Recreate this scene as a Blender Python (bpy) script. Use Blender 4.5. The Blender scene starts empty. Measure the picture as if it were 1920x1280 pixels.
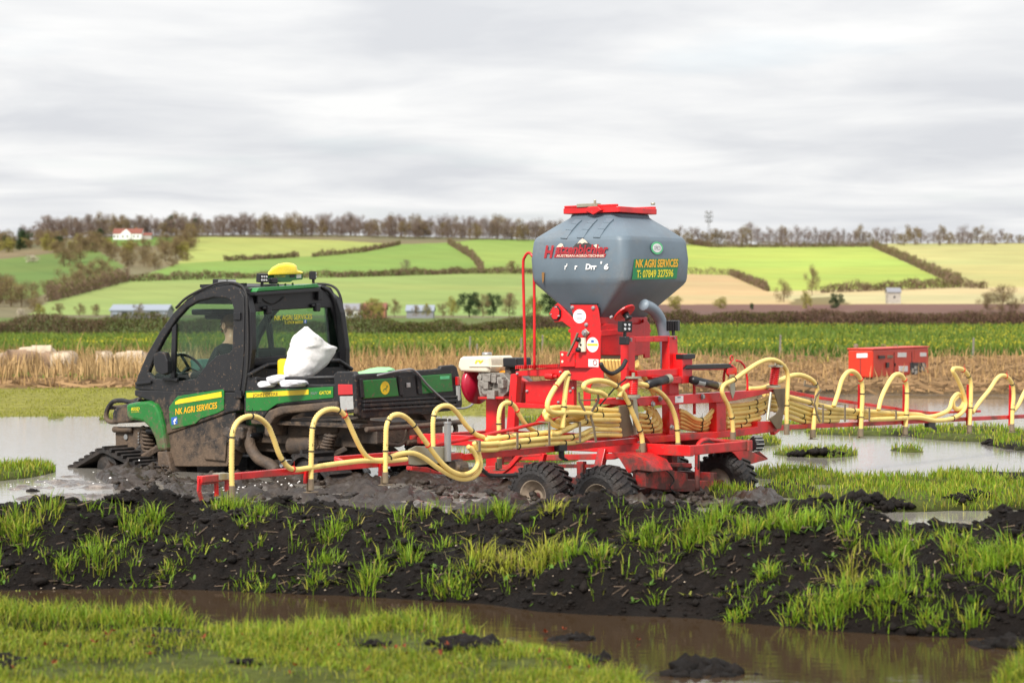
import bpy, bmesh, math, random
import numpy as np
from mathutils import Vector, Matrix
random.seed(7)
rng = np.random.default_rng(11)
R = math.radians
scene = bpy.context.scene
COL = scene.collection

# ---------------------------------------------------------------- camera
F, CX, HY, HC = 4000.0, 960.0, 592.0, 1.53      # focal length in photo pixels, centre column, horizon row, eye height
cam_d = bpy.data.cameras.new('camera')
cam_d.sensor_width = 36.0
cam_d.lens = 36.0 * F / 1920.0
cam_d.shift_y = -(640 - HY) / 1920.0
cam_d.clip_start, cam_d.clip_end = 0.5, 9000
cam_d.dof.use_dof = True
cam_d.dof.focus_distance = 18.2
cam_d.dof.aperture_fstop = 3.6
cam = bpy.data.objects.new('camera', cam_d)
cam.location = (0, 0, HC)
cam.rotation_euler = (R(90), 0, 0)
COL.objects.link(cam)
scene.camera = cam

# ---------------------------------------------------------------- sky
SUN_EL, SUN_AZ = 42.0, 205.0                      # azimuth clockwise from +Y
world = bpy.data.worlds.new('World')
scene.world = world
world.use_nodes = True
nt = world.node_tree
nt.nodes.clear()
def wn(kind, **kw):
    n = nt.nodes.new(kind)
    for k, v in kw.items():
        setattr(n, k, v)
    return n
L = nt.links.new
tc = wn('ShaderNodeTexCoord')
sep = wn('ShaderNodeSeparateXYZ'); L(tc.outputs['Generated'], sep.inputs[0])
zc = wn('ShaderNodeMath', operation='MAXIMUM'); L(sep.outputs[2], zc.inputs[0]); zc.inputs[1].default_value = 0.0
za = wn('ShaderNodeMath', operation='ADD'); L(zc.outputs[0], za.inputs[0]); za.inputs[1].default_value = 0.07
dx = wn('ShaderNodeMath', operation='DIVIDE'); L(sep.outputs[0], dx.inputs[0]); L(za.outputs[0], dx.inputs[1])
dy = wn('ShaderNodeMath', operation='DIVIDE'); L(sep.outputs[1], dy.inputs[0]); L(za.outputs[0], dy.inputs[1])
cmb = wn('ShaderNodeCombineXYZ'); L(dx.outputs[0], cmb.inputs[0]); L(dy.outputs[0], cmb.inputs[1])
n1 = wn('ShaderNodeTexNoise'); n1.inputs['Scale'].default_value = 1.15; n1.inputs['Detail'].default_value = 7
n1.inputs['Roughness'].default_value = 0.52; n1.inputs['Distortion'].default_value = 0.35; L(cmb.outputs[0], n1.inputs['Vector'])
ramp = wn('ShaderNodeValToRGB'); L(n1.outputs[0], ramp.inputs[0])
e = ramp.color_ramp.elements
e[0].position, e[0].color = 0.33, (0.69, 0.705, 0.735, 1)
e[1].position, e[1].color = 0.64, (0.93, 0.93, 0.922, 1)
m_ = ramp.color_ramp.elements.new(0.47); m_.color = (0.79, 0.80, 0.815, 1)
n2 = wn('ShaderNodeTexNoise'); n2.inputs['Scale'].default_value = 0.55; n2.inputs['Detail'].default_value = 5; L(cmb.outputs[0], n2.inputs['Vector'])
gap = wn('ShaderNodeMapRange'); L(n2.outputs[0], gap.inputs[0])
gap.inputs[1].default_value, gap.inputs[2].default_value, gap.inputs[3].default_value, gap.inputs[4].default_value = 0.55, 0.74, 1.0, 0.50
gap.clamp = True
sky = wn('ShaderNodeTexSky', sky_type='NISHITA', sun_disc=False)
sky.sun_elevation, sky.sun_rotation = R(SUN_EL), R(SUN_AZ)
b1 = wn('ShaderNodeBackground'); b1.inputs[1].default_value = 0.10; L(sky.outputs[0], b1.inputs[0])
b2 = wn('ShaderNodeBackground'); L(ramp.outputs[0], b2.inputs[0])
ov = wn('ShaderNodeMapRange'); L(zc.outputs[0], ov.inputs[0])          # overcast sky brightens steadily towards the zenith
ov.inputs[1].default_value, ov.inputs[2].default_value, ov.inputs[3].default_value, ov.inputs[4].default_value = 0.0, 1.0, 0.81, 1.45
L(ov.outputs[0], b2.inputs[1])
mx = wn('ShaderNodeMixShader'); L(gap.outputs[0], mx.inputs[0]); L(b1.outputs[0], mx.inputs[1]); L(b2.outputs[0], mx.inputs[2])
wo = wn('ShaderNodeOutputWorld'); L(mx.outputs[0], wo.inputs[0])

# ---------------------------------------------------------------- sun behind thin cloud
sd = bpy.data.lights.new('sun', 'SUN')
sd.energy = 4.0
sd.angle = R(14)
sd.color = (1.0, 0.95, 0.87)
sun = bpy.data.objects.new('sun', sd)
COL.objects.link(sun)
az = R(SUN_AZ)
sv = Vector((math.sin(az) * math.cos(R(SUN_EL)), math.cos(az) * math.cos(R(SUN_EL)), math.sin(R(SUN_EL))))
sun.rotation_euler = (-sv).to_track_quat('-Z', 'Y').to_euler()
sun.location = sv * 60

vs = scene.view_settings
vs.view_transform = 'Standard'
vs.look = 'None'
vs.exposure = 0.30
vs.gamma = 1.0
vs.use_curve_mapping = False
scene.cycles.max_bounces = 6
scene.cycles.transparent_max_bounces = 12
scene.cycles.caustics_reflective = False
scene.cycles.caustics_refractive = False

# ---------------------------------------------------------------- materials
def new_mat(name):
    m = bpy.data.materials.new(name)
    m.use_nodes = True
    t = m.node_tree
    return m, t, t.nodes['Principled BSDF'], t.links.new

def mat(name, col, rough=0.5, metal=0.0, var=0.12, scale=9.0, bump=0.0, bscale=60.0, mud=0.0, mudcol=(0.11, 0.075, 0.05), mscale=9.0,
        mz=None, coat=0.0, spec=0.5, speck=0.0):
    """Principled paint/plastic/metal with tonal variation, fine relief and (mud>0) splashed mud; mz=(z_low, z_high): mud thickest below z_low."""
    m, t, b, ln = new_mat(name)
    N = t.nodes.new
    tcx = N('ShaderNodeTexCoord')
    nz = N('ShaderNodeTexNoise'); nz.inputs['Scale'].default_value = scale; nz.inputs['Detail'].default_value = 5
    ln(tcx.outputs['Object'], nz.inputs['Vector'])
    rp = N('ShaderNodeMapRange'); ln(nz.outputs[0], rp.inputs[0])
    rp.inputs[1].default_value, rp.inputs[2].default_value = 0.3, 0.7
    rp.inputs[3].default_value, rp.inputs[4].default_value = 1 - var, 1 + var
    mul = N('ShaderNodeVectorMath'); mul.operation = 'SCALE'
    mul.inputs[0].default_value = col[:3]
    ln(rp.outputs[0], mul.inputs['Scale'])
    src = mul.outputs[0]
    ro = None
    if mud > 0 or speck > 0:
        n_a = N('ShaderNodeTexNoise'); n_a.inputs['Scale'].default_value = mscale; n_a.inputs['Detail'].default_value = 8; n_a.inputs['Roughness'].default_value = 0.62
        ln(tcx.outputs['Object'], n_a.inputs['Vector'])
        n_b = N('ShaderNodeTexNoise'); n_b.inputs['Scale'].default_value = 42; n_b.inputs['Detail'].default_value = 3
        ln(tcx.outputs['Object'], n_b.inputs['Vector'])
        if mz:
            sx = N('ShaderNodeSeparateXYZ'); ln(tcx.outputs['Object'], sx.inputs[0])
            mr = N('ShaderNodeMapRange'); ln(sx.outputs[2], mr.inputs[0])
            mr.inputs[1].default_value, mr.inputs[2].default_value = mz
            mr.inputs[3].default_value, mr.inputs[4].default_value = 0.34, -0.30
            amt = mr.outputs[0]
        else:
            amt = None
        ad = N('ShaderNodeMath'); ad.operation = 'ADD'; ln(n_a.outputs[0], ad.inputs[0])
        if amt: ln(amt, ad.inputs[1])
        else: ad.inputs[1].default_value = 0
        th = N('ShaderNodeMapRange'); ln(ad.outputs[0], th.inputs[0])
        th.inputs[1].default_value, th.inputs[2].default_value = 0.62 - 0.22 * mud, 0.80 - 0.16 * mud
        th.inputs[3].default_value, th.inputs[4].default_value = 0, 0.93
        ts = N('ShaderNodeMapRange'); ln(n_b.outputs[0], ts.inputs[0])
        ts.inputs[1].default_value, ts.inputs[2].default_value = 0.73 - 0.11 * speck, 0.77 - 0.11 * speck
        ts.inputs[3].default_value, ts.inputs[4].default_value = 0, 0.85 if speck > 0 else 0
        mxm = N('ShaderNodeMath'); mxm.operation = 'MAXIMUM'; ln(th.outputs[0], mxm.inputs[0]); ln(ts.outputs[0], mxm.inputs[1])
        mc = N('ShaderNodeMix'); mc.data_type = 'RGBA'
        ln(mxm.outputs[0], mc.inputs[0]); ln(src, mc.inputs[6])
        vm = N('ShaderNodeMix'); vm.data_type = 'RGBA'
        ln(n_b.outputs[0], vm.inputs[0]); vm.inputs[6].default_value = (*[c * 0.6 for c in mudcol], 1); vm.inputs[7].default_value = (*[c * 1.5 for c in mudcol], 1)
        ln(vm.outputs[2], mc.inputs[7])
        src = mc.outputs[2]
        rr = N('ShaderNodeMapRange'); ln(mxm.outputs[0], rr.inputs[0]); rr.inputs[3].default_value = rough; rr.inputs[4].default_value = 0.75
        ro = rr.outputs[0]
    ln(src, b.inputs['Base Color'])
    if ro: ln(ro, b.inputs['Roughness'])
    else:
        rv = N('ShaderNodeMapRange'); ln(nz.outputs[0], rv.inputs[0]); rv.inputs[3].default_value = max(0.03, rough - 0.1); rv.inputs[4].default_value = min(1, rough + 0.1)
        ln(rv.outputs[0], b.inputs['Roughness'])
    b.inputs['Metallic'].default_value = metal
    b.inputs['Specular IOR Level'].default_value = spec
    b.inputs['Coat Weight'].default_value = coat
    b.inputs['Coat Roughness'].default_value = 0.15
    if bump > 0:
        nb = N('ShaderNodeTexNoise'); nb.inputs['Scale'].default_value = bscale; nb.inputs['Detail'].default_value = 4
        ln(tcx.outputs['Object'], nb.inputs['Vector'])
        bp = N('ShaderNodeBump'); bp.inputs['Strength'].default_value = bump; bp.inputs['Distance'].default_value = 0.02
        ln(nb.outputs[0], bp.inputs['Height']); ln(bp.outputs[0], b.inputs['Normal'])
    return m

def vcol_mat(name, rough=0.8, bump=0.0, bscale=20.0, var=0.2, vscale=6.0, spec=0.25, transl=0.0, dist=0.05):
    """Material that takes its colour from the mesh's own colour attribute 'tint', with procedural variation."""
    m, t, b, ln = new_mat(name)
    N = t.nodes.new
    at = N('ShaderNodeAttribute'); at.attribute_name = 'tint'
    tcx = N('ShaderNodeTexCoord')
    nz = N('ShaderNodeTexNoise'); nz.inputs['Scale'].default_value = vscale; nz.inputs['Detail'].default_value = 8; nz.inputs['Roughness'].default_value = 0.6
    ln(tcx.outputs['Object'], nz.inputs['Vector'])
    rp = N('ShaderNodeMapRange'); ln(nz.outputs[0], rp.inputs[0])
    rp.inputs[1].default_value, rp.inputs[2].default_value, rp.inputs[3].default_value, rp.inputs[4].default_value = 0.3, 0.7, 1 - var, 1 + var
    mul = N('ShaderNodeVectorMath'); mul.operation = 'SCALE'; ln(at.outputs['Color'], mul.inputs[0]); ln(rp.outputs[0], mul.inputs['Scale'])
    ln(mul.outputs[0], b.inputs['Base Color'])
    b.inputs['Roughness'].default_value = rough
    b.inputs['Specular IOR Level'].default_value = spec
    if bump > 0:
        nb = N('ShaderNodeTexNoise'); nb.inputs['Scale'].default_value = bscale; nb.inputs['Detail'].default_value = 8; nb.inputs['Roughness'].default_value = 0.65
        ln(tcx.outputs['Object'], nb.inputs['Vector'])
        bp = N('ShaderNodeBump'); bp.inputs['Strength'].default_value = bump; bp.inputs['Distance'].default_value = dist
        ln(nb.outputs[0], bp.inputs['Height']); ln(bp.outputs[0], b.inputs['Normal'])
    if transl > 0:
        out = t.nodes['Material Output']
        tr = N('ShaderNodeBsdfTranslucent'); ln(mul.outputs[0], tr.inputs[0])
        ms = N('ShaderNodeMixShader'); ms.inputs[0].default_value = transl
        ln(b.outputs[0], ms.inputs[1]); ln(tr.outputs[0], ms.inputs[2]); ln(ms.outputs[0], out.inputs[0])
    return m

def glass_mat(name, tint=(0.80, 0.87, 0.83), refl=1.0):
    m = bpy.data.materials.new(name); m.use_nodes = True
    t = m.node_tree; t.nodes.clear(); N = t.nodes.new; ln = t.links.new
    tr = N('ShaderNodeBsdfTransparent'); tr.inputs[0].default_value = (*tint, 1)
    gl = N('ShaderNodeBsdfGlossy'); gl.inputs['Roughness'].default_value = 0.03
    lw = N('ShaderNodeLayerWeight'); lw.inputs[0].default_value = 0.5
    pw = N('ShaderNodeMath'); pw.operation = 'POWER'; ln(lw.outputs['Facing'], pw.inputs[0]); pw.inputs[1].default_value = 4.0
    fr = N('ShaderNodeMapRange'); ln(pw.outputs[0], fr.inputs[0]); fr.inputs[3].default_value = 0.03; fr.inputs[4].default_value = 0.7
    ms = N('ShaderNodeMixShader'); ln(fr.outputs[0], ms.inputs[0]); ln(tr.outputs[0], ms.inputs[1]); ln(gl.outputs[0], ms.inputs[2])
    o = N('ShaderNodeOutputMaterial'); ln(ms.outputs[0], o.inputs[0])
    return m

MUD = (0.115, 0.078, 0.052)
M = {}
M['black'] = mat('black_plastic', (0.013, 0.013, 0.015), 0.5, mud=0.35, mudcol=MUD, mz=(0.25, 1.15), speck=.85, bump=0.15, bscale=150)
M['black_clean'] = mat('black_trim', (0.010, 0.010, 0.012), 0.4, speck=0.05)
M['black_mud'] = mat('muddy_black_plastic', (0.022, 0.020, 0.020), 0.55, mud=0.85, mudcol=MUD, mz=(-0.1, 0.95), speck=1.0, bump=0.3, bscale=60)
M['frame_mud'] = mat('muddy_steel', (0.05, 0.04, 0.035), 0.7, mud=1.3, mudcol=MUD, mscale=6, bump=0.4, bscale=50)
M['green'] = mat('green_paint', (0.010, 0.155, 0.022), 0.32, mud=0.12, mudcol=MUD, mz=(0.1, 1.2), speck=0.95, coat=0.2)
M['green_clean'] = mat('green_gloss', (0.010, 0.165, 0.024), 0.3, coat=0.3)
M['yellow'] = mat('yellow_paint', (0.78, 0.56, 0.02), 0.35, var=0.05, speck=0.1)
M['dome'] = mat('yellow_dome', (0.85, 0.66, 0.03), 0.28, var=0.03)
M['letter_orange'] = mat('orange_yellow_vinyl', (0.82, 0.42, 0.015), 0.4, var=0.05)
M['letter_yellow'] = mat('yellow_vinyl', (0.72, 0.62, 0.02), 0.4, var=0.05)
M['letter_black'] = mat('black_vinyl', (0.015, 0.02, 0.015), 0.4)
M['white'] = mat('white_vinyl', (0.78, 0.78, 0.77), 0.45, var=0.04)
M['offwhite'] = mat('cream_plastic', (0.72, 0.66, 0.52), 0.4, var=0.06, speck=0.2)
M['blue'] = mat('blue_vinyl', (0.035, 0.11, 0.42), 0.4)
M['red'] = mat('red_paint', (0.60, 0.010, 0.012), 0.36, var=0.22, scale=5, mud=0.22, mudcol=(0.16, 0.055, 0.04), speck=0.62, mscale=4, mz=(-.1, 1.3), coat=0.15)
M['red_dirty'] = mat('red_paint_splashed', (0.52, 0.012, 0.012), 0.38, var=0.15, mud=0.75, mudcol=(0.055, 0.03, 0.025), mz=(-.10, .85), speck=0.9, coat=0.1)
M['red_orange'] = mat('orange_red_paint', (0.62, 0.035, 0.012), 0.42, var=0.08, speck=0.1)
M['tank'] = mat('blue_grey_polyethylene', (0.125, 0.165, 0.202), 0.45, var=0.14, scale=2.5, mud=0.42, mudcol=(0.155, 0.165, 0.175), mscale=2.6, speck=.12, bump=0.06, bscale=160)
M['hose'] = mat('yellow_ribbed_hose', (0.82, 0.60, 0.19), 0.45, var=0.08, mud=0.06, mudcol=(0.30, 0.19, 0.07), mscale=5, speck=0.15)
M['strap'] = mat('brown_steel_strap', (0.20, 0.155, 0.10), 0.6, metal=0.0, mud=0.4, mudcol=MUD)
M['zinc'] = mat('zinc_plated_steel', (0.42, 0.39, 0.30), 0.42, metal=0.7, mud=0.3, mudcol=(0.2, 0.15, 0.1))
M['steel'] = mat('grey_steel', (0.42, 0.42, 0.42), 0.4, metal=0.8, mud=0.15)
M['rubber'] = mat('black_rubber', (0.018, 0.017, 0.017), 0.65, mud=0.25, mudcol=(0.035, 0.027, 0.023), mscale=7, bump=0.3, bscale=60)
M['tyre'] = mat('muddy_tyre_rubber', (0.018, 0.016, 0.016), 0.6, mud=0.75, mudcol=(0.05, 0.037, 0.030), mscale=6, bump=0.5, bscale=40)
M['rim'] = mat('rusty_wheel_rim', (0.30, 0.24, 0.18), 0.6, mud=0.55, mudcol=(0.07, 0.05, 0.04))
M['engine'] = mat('grimy_cast_aluminium', (0.30, 0.28, 0.25), 0.55, metal=0.3, mud=0.55, mudcol=(0.09, 0.07, 0.055), mscale=14, bump=0.3)
M['orange'] = mat('orange_guard', (0.80, 0.30, 0.01), 0.4)
M['crimson'] = mat('crimson_cover', (0.38, 0.006, 0.03), 0.3, coat=0.3)
M['duct'] = mat('grey_duct_hose', (0.20, 0.245, 0.29), 0.45, var=0.05)
M['glass'] = glass_mat('cab_glass')
M['glass_rear'] = glass_mat('rear_cab_glass', (0.72, 0.82, 0.76))
M['lens_red'] = mat('red_lens', (0.50, 0.012, 0.015), 0.15, coat=0.8, speck=0.1)
M['lens_clear'] = mat('clear_lens', (0.36, 0.36, 0.35), 0.15, coat=0.8, speck=0.3)
M['lamp_face'] = mat('lamp_reflector', (0.75, 0.76, 0.78), 0.2, metal=0.6)
M['cloth'] = mat('white_woven_sack', (0.72, 0.70, 0.69), 0.75, var=0.06, bump=0.25, bscale=30)
M['green_sack'] = mat('pale_green_sack', (0.28, 0.62, 0.27), 0.5, var=0.06)
M['paper'] = mat('white_paper_sack', (0.66, 0.66, 0.70), 0.6)
M['skin'] = mat('skin', (0.62, 0.34, 0.25), 0.5, var=0.06)
M['hair'] = mat('short_ginger_hair', (0.16, 0.075, 0.035), 0.7, var=0.3, bump=0.5, bscale=200)
M['jacket'] = mat('dark_jacket', (0.012, 0.013, 0.016), 0.8)
M['screen'] = mat('grey_green_screen', (0.10, 0.22, 0.19), 0.3)
M['seat'] = mat('dark_seat_vinyl', (0.02, 0.02, 0.02), 0.6)
M['mudflat'] = mat('wet_mud', (0.028, 0.022, 0.020), 0.35, var=0.3, bump=0.5, bscale=25)
M['cable'] = mat('grey_cable', (0.22, 0.22, 0.23), 0.5)
M['tank_print_red'] = mat('red_print', (0.36, 0.022, 0.03), 0.45)
M['tank_print_dark'] = mat('dark_print', (0.05, 0.045, 0.045), 0.45)
M['tank_print_cream'] = mat('cream_print', (0.68, 0.58, 0.47), 0.45)
M['sticker_green'] = mat('green_sticker', (0.005, 0.19, 0.055), 0.4)
M['ring_green'] = mat('pale_green_sticker', (0.10, 0.50, 0.22), 0.4)
M['grey_print'] = mat('grey_print', (0.22, 0.22, 0.26), 0.5)
M['rust'] = mat('rust_stain', (0.22, 0.11, 0.03), 0.7)

# ---------------------------------------------------------------- scene bookkeeping
def tag(o, label=None, cat=None, group=None, kind=None):
    if label: o['label'] = label
    if cat: o['category'] = cat
    if group: o['group'] = group
    if kind: o['kind'] = kind
    return o

def empty(name, loc, rz=0.0, label=None, cat=None, group=None):
    o = bpy.data.objects.new(name, None)
    o.empty_display_size = 0.3
    o.location = loc
    o.rotation_euler = (0, 0, rz)
    COL.objects.link(o)
    return tag(o, label, cat, group)

def link_mesh(name, me, m, parent=None, smooth=False, bevel=0.0):
    if m is not None and len(me.materials) == 0:
        me.materials.append(m)
    if smooth:
        me.polygons.foreach_set('use_smooth', [True] * len(me.polygons))
    o = bpy.data.objects.new(name, me)
    COL.objects.link(o)
    if parent is not None:
        o.parent = parent
    if bevel > 0:
        md = o.modifiers.new('bevel', 'BEVEL')
        md.width = bevel; md.segments = 2; md.limit_method = 'ANGLE'; md.angle_limit = R(40)
    return o

def copy_tree(o, parent=None):
    c = o.copy()
    COL.objects.link(c)
    if parent is not None:
        c.parent = parent
    for ch in [x for x in o.children]:
        copy_tree(ch, c)
    return c

V = Vector

class MB:
    """Collects shapes into one mesh."""
    def __init__(self):
        self.v, self.f, self.mi = [], [], []
        self.cur = 0
    def add(self, vs_, fs):
        b = len(self.v)
        self.v += [tuple(p) for p in vs_]
        self.f += [tuple(i + b for i in f) for f in fs]
        self.mi += [self.cur] * len(fs)
    def box(self, c, s, rot=None):
        c = V(c); h = V(s) * 0.5
        ps = [V((x * h.x, y * h.y, z * h.z)) for z in (-1, 1) for y in (-1, 1) for x in (-1, 1)]
        if rot is not None: ps = [rot @ p for p in ps]
        self.add([c + p for p in ps], [(0, 2, 3, 1), (4, 5, 7, 6), (0, 1, 5, 4), (2, 6, 7, 3), (0, 4, 6, 2), (1, 3, 7, 5)])
        return self
    def beam(self, p0, p1, w, h, up=(0, 0, 1)):
        p0, p1 = V(p0), V(p1)
        d = (p1 - p0).normalized()
        up = V(up)
        if abs(d.dot(up)) > 0.97: up = V((1, 0, 0))
        sx = d.cross(up).normalized(); uz = sx.cross(d).normalized()
        ps = []
        for p in (p0, p1):
            for a, b in ((-1, -1), (1, -1), (1, 1), (-1, 1)):
                ps.append(p + sx * a * w / 2 + uz * b * h / 2)
        self.add(ps, [(3, 2, 1, 0), (4, 5, 6, 7), (0, 1, 5, 4), (1, 2, 6, 5), (2, 3, 7, 6), (3, 0, 4, 7)])
        return self
    def path_beam(self, pts, w, h, up=(0, 0, 1)):
        for a, b in zip(pts, pts[1:]): self.beam(a, b, w, h, up)
        return self
    def slab(self, pts, vec):
        pts = [V(p) for p in pts]; vec = V(vec); n = len(pts)
        nrm = V((0, 0, 0))
        for a, b in zip(pts, pts[1:] + pts[:1]): nrm += a.cross(b)
        if nrm.dot(vec) > 0: pts = pts[::-1]
        fs = [tuple(range(n)), tuple(range(2 * n - 1, n - 1, -1))]
        fs += [(i, i + n, (i + 1) % n + n, (i + 1) % n)[::-1] for i in range(n)]
        fs = [fs[0], fs[1]] + [tuple(reversed(f)) for f in fs[2:]]
        self.add(pts + [p + vec for p in pts], fs)
        return self
    def ring_slab(self, outer, inner, vec):
        """Plate with an opening: outer and inner loops with the same number of points."""
        vec = V(vec); n = len(outer)
        o = [V(p) for p in outer]; i_ = [V(p) for p in inner]
        vs_ = o + i_ + [p + vec for p in o] + [p + vec for p in i_]
        fs = []
        for k in range(n):
            j = (k + 1) % n
            fs += [(k, j, n + j, n + k), (2 * n + j, 2 * n + k, 3 * n + k, 3 * n + j), (j, k, 2 * n + k, 2 * n + j), (n + k, n + j, 3 * n + j, 3 * n + k)]
        self.add(vs_, fs)
        return self
    def tube(self, pts, r, n=8, closed=False, caps=True, rib=None):
        """Sweep; r is a number or a list. rib=(pitch, depth) resamples the path and adds corrugation rings."""
        pts = [V(p) for p in pts]
        if rib:
            pts, r = resample(pts, rib[0] / 2), r
            r = [r if (i % 2) else r - rib[1] for i in range(len(pts))]
        m = len(pts)
        rr = r if isinstance(r, (list, tuple)) else [r] * m
        t0 = (pts[1] - pts[0]).normalized()
        a = V((0, 0, 1)) if abs(t0.z) < 0.9 else V((1, 0, 0))
        nx = t0.cross(a).normalized()
        vs_ = []
        for i in range(m):
            if closed: t = (pts[(i + 1) % m] - pts[i - 1])
            else: t = pts[min(i + 1, m - 1)] - pts[max(i - 1, 0)]
            t = t.normalized() if t.length > 1e-9 else t0
            nx = (nx - t * nx.dot(t))
            nx = nx.normalized() if nx.length > 1e-6 else t.orthogonal().normalized()
            ny = t.cross(nx)
            for k in range(n):
                an = 2 * math.pi * k / n
                vs_.append(pts[i] + (nx * math.cos(an) + ny * math.sin(an)) * rr[i])
        fs = []
        for i in range(m if closed else m - 1):
            j = (i + 1) % m
            for k in range(n):
                l = (k + 1) % n
                fs.append((i * n + k, i * n + l, j * n + l, j * n + k))
        if caps and not closed:
            fs.append(tuple(range(n - 1, -1, -1))); fs.append(tuple(range((m - 1) * n, m * n)))
        self.add(vs_, fs)
        return self
    def cyl(self, p0, p1, r, n=14, r1=None):
        return self.tube([p0, p1], [r, r if r1 is None else r1], n)
    def lathe(self, origin, axis, prof, n=24, caps=True):
        """prof: list of (distance along axis, radius)."""
        o, a = V(origin), V(axis).normalized()
        x = a.orthogonal().normalized(); y = a.cross(x)
        vs_ = []
        for h, r in prof:
            for k in range(n):
                an = 2 * math.pi * k / n
                vs_.append(o + a * h + (x * math.cos(an) + y * math.sin(an)) * r)
        fs = []
        for i in range(len(prof) - 1):
            for k in range(n):
                l = (k + 1) % n
                fs.append((i * n + k, i * n + l, (i + 1) * n + l, (i + 1) * n + k))
        if caps: fs.append(tuple(range(n - 1, -1, -1))); fs.append(tuple(range((len(prof) - 1) * n, len(prof) * n)))
        self.add(vs_, fs)
        return self
    def loft(self, loops, cap=True):
        n = len(loops[0]); vs_ = [V(p) for l in loops for p in l]; fs = []
        for i in range(len(loops) - 1):
            for k in range(n):
                l = (k + 1) % n
                fs.append((i * n + k, i * n + l, (i + 1) * n + l, (i + 1) * n + k))
        if cap:
            fs.append(tuple(range(n - 1, -1, -1))); fs.append(tuple(range((len(loops) - 1) * n, len(loops) * n)))
        self.add(vs_, fs)
        return self
    def mesh(self, name):
        me = bpy.data.meshes.new(name)
        me.from_pydata(self.v, [], self.f)
        bm = bmesh.new(); bm.from_mesh(me)
        bmesh.ops.recalc_face_normals(bm, faces=bm.faces)
        bm.to_mesh(me); bm.free()
        if any(self.mi): me.polygons.foreach_set('material_index', self.mi)
        return me
    def build(self, name, m, parent=None, smooth=False, bevel=0.0, label=None):
        ms = m if isinstance(m, (list, tuple)) else [m]
        me = self.mesh(name)
        for x in ms: me.materials.append(x)
        o = link_mesh(name, me, None, parent, smooth, bevel)
        if label: o['label'] = label
        return o

def resample(pts, step):
    pts = [V(p) for p in pts]
    out = [pts[0]]; carry = 0.0
    for a, b in zip(pts, pts[1:]):
        d = (b - a).length
        s = step - carry
        while s <= d:
            out.append(a.lerp(b, s / d)); s += step
        carry = d - (s - step)
    return out

def spline(pts, n=10):
    """Catmull-Rom through pts."""
    p = [V(q) for q in pts]
    p = [p[0] * 2 - p[1]] + p + [p[-1] * 2 - p[-2]]
    out = []
    for i in range(1, len(p) - 2):
        for k in range(n):
            t = k / n
            a, b, c, d = p[i - 1], p[i], p[i + 1], p[i + 2]
            out.append(0.5 * ((2 * b) + (c - a) * t + (2 * a - 5 * b + 4 * c - d) * t * t + (3 * b - a - 3 * c + d) * t ** 3))
    out.append(p[-2])
    return out

class Frame:
    """Local axes of a machine standing in the field: x forward along its travel, y to its left, z up."""
    def __init__(self, ox, oy, phi):
        self.o = (ox, oy); a = R(phi); self.rz = a + math.pi / 2
        self.t = (-math.sin(a), math.cos(a)); self.l = (-math.cos(a), -math.sin(a))
    def _z(self, py, Y): return HC + (HY - py) / F * Y
    def S(self, px, py, w):                    # point on the lengthwise plane at offset w
        q = (px - CX) / F
        ax, ay = self.o[0] + w * self.l[0], self.o[1] + w * self.l[1]
        u = (q * ay - ax) / (self.t[0] - q * self.t[1])
        return V((u, w, self._z(py, ay + u * self.t[1])))
    def B(self, px, py, u):                    # point on the crosswise plane at u
        q = (px - CX) / F
        ax, ay = self.o[0] + u * self.t[0], self.o[1] + u * self.t[1]
        w = (q * ay - ax) / (self.l[0] - q * self.l[1])
        return V((u, w, self._z(py, ay + w * self.l[1])))
    def H(self, px, py, z):                    # point on the level plane at z
        Y = (HC - z) * F / (py - HY); X = (px - CX) / F * Y
        dx_, dy_ = X - self.o[0], Y - self.o[1]
        return V((dx_ * self.t[0] + dy_ * self.t[1], dx_ * self.l[0] + dy_ * self.l[1], z))

_font_cache = {}
def text_obj(name, s, m, parent, p0, p1, height, normal, shear=0.0, bold=0.0, up=(0, 0, 1), squash=None, depth=0.0015):
    """Lettering from p0 (left end of the base line) to p1 (right end), as flat mesh set on a surface."""
    cu = bpy.data.curves.new(name, 'FONT')
    cu.body = s; cu.size = 1.0; cu.shear = shear; cu.offset = bold; cu.extrude = 0.0; cu.resolution_u = 3
    to = bpy.data.objects.new(name, cu)
    COL.objects.link(to)
    dg = bpy.context.evaluated_depsgraph_get()
    me = bpy.data.meshes.new_from_object(to.evaluated_get(dg))
    bpy.data.objects.remove(to); bpy.data.curves.remove(cu)
    n = len(me.vertices)
    co = np.empty(n * 3); me.vertices.foreach_get('co', co); co = co.reshape(-1, 3)
    x0, x1 = co[:, 0].min(), co[:, 0].max(); y0, y1 = 0.0, 0.70
    p0, p1 = np.array(p0), np.array(p1)
    dirv = p1 - p0
    upv = np.array(V(up).normalized()); nv = np.array(V(normal).normalized())
    a = (co[:, 0:1] - x0) / (x1 - x0)
    out = p0 + a * dirv + upv * ((co[:, 1:2]) / 0.70 * height) + nv * depth
    me.vertices.foreach_set('co', out.ravel()); me.update()
    me.materials.clear(); me.materials.append(m)
    return link_mesh(name, me, None, parent)

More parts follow.
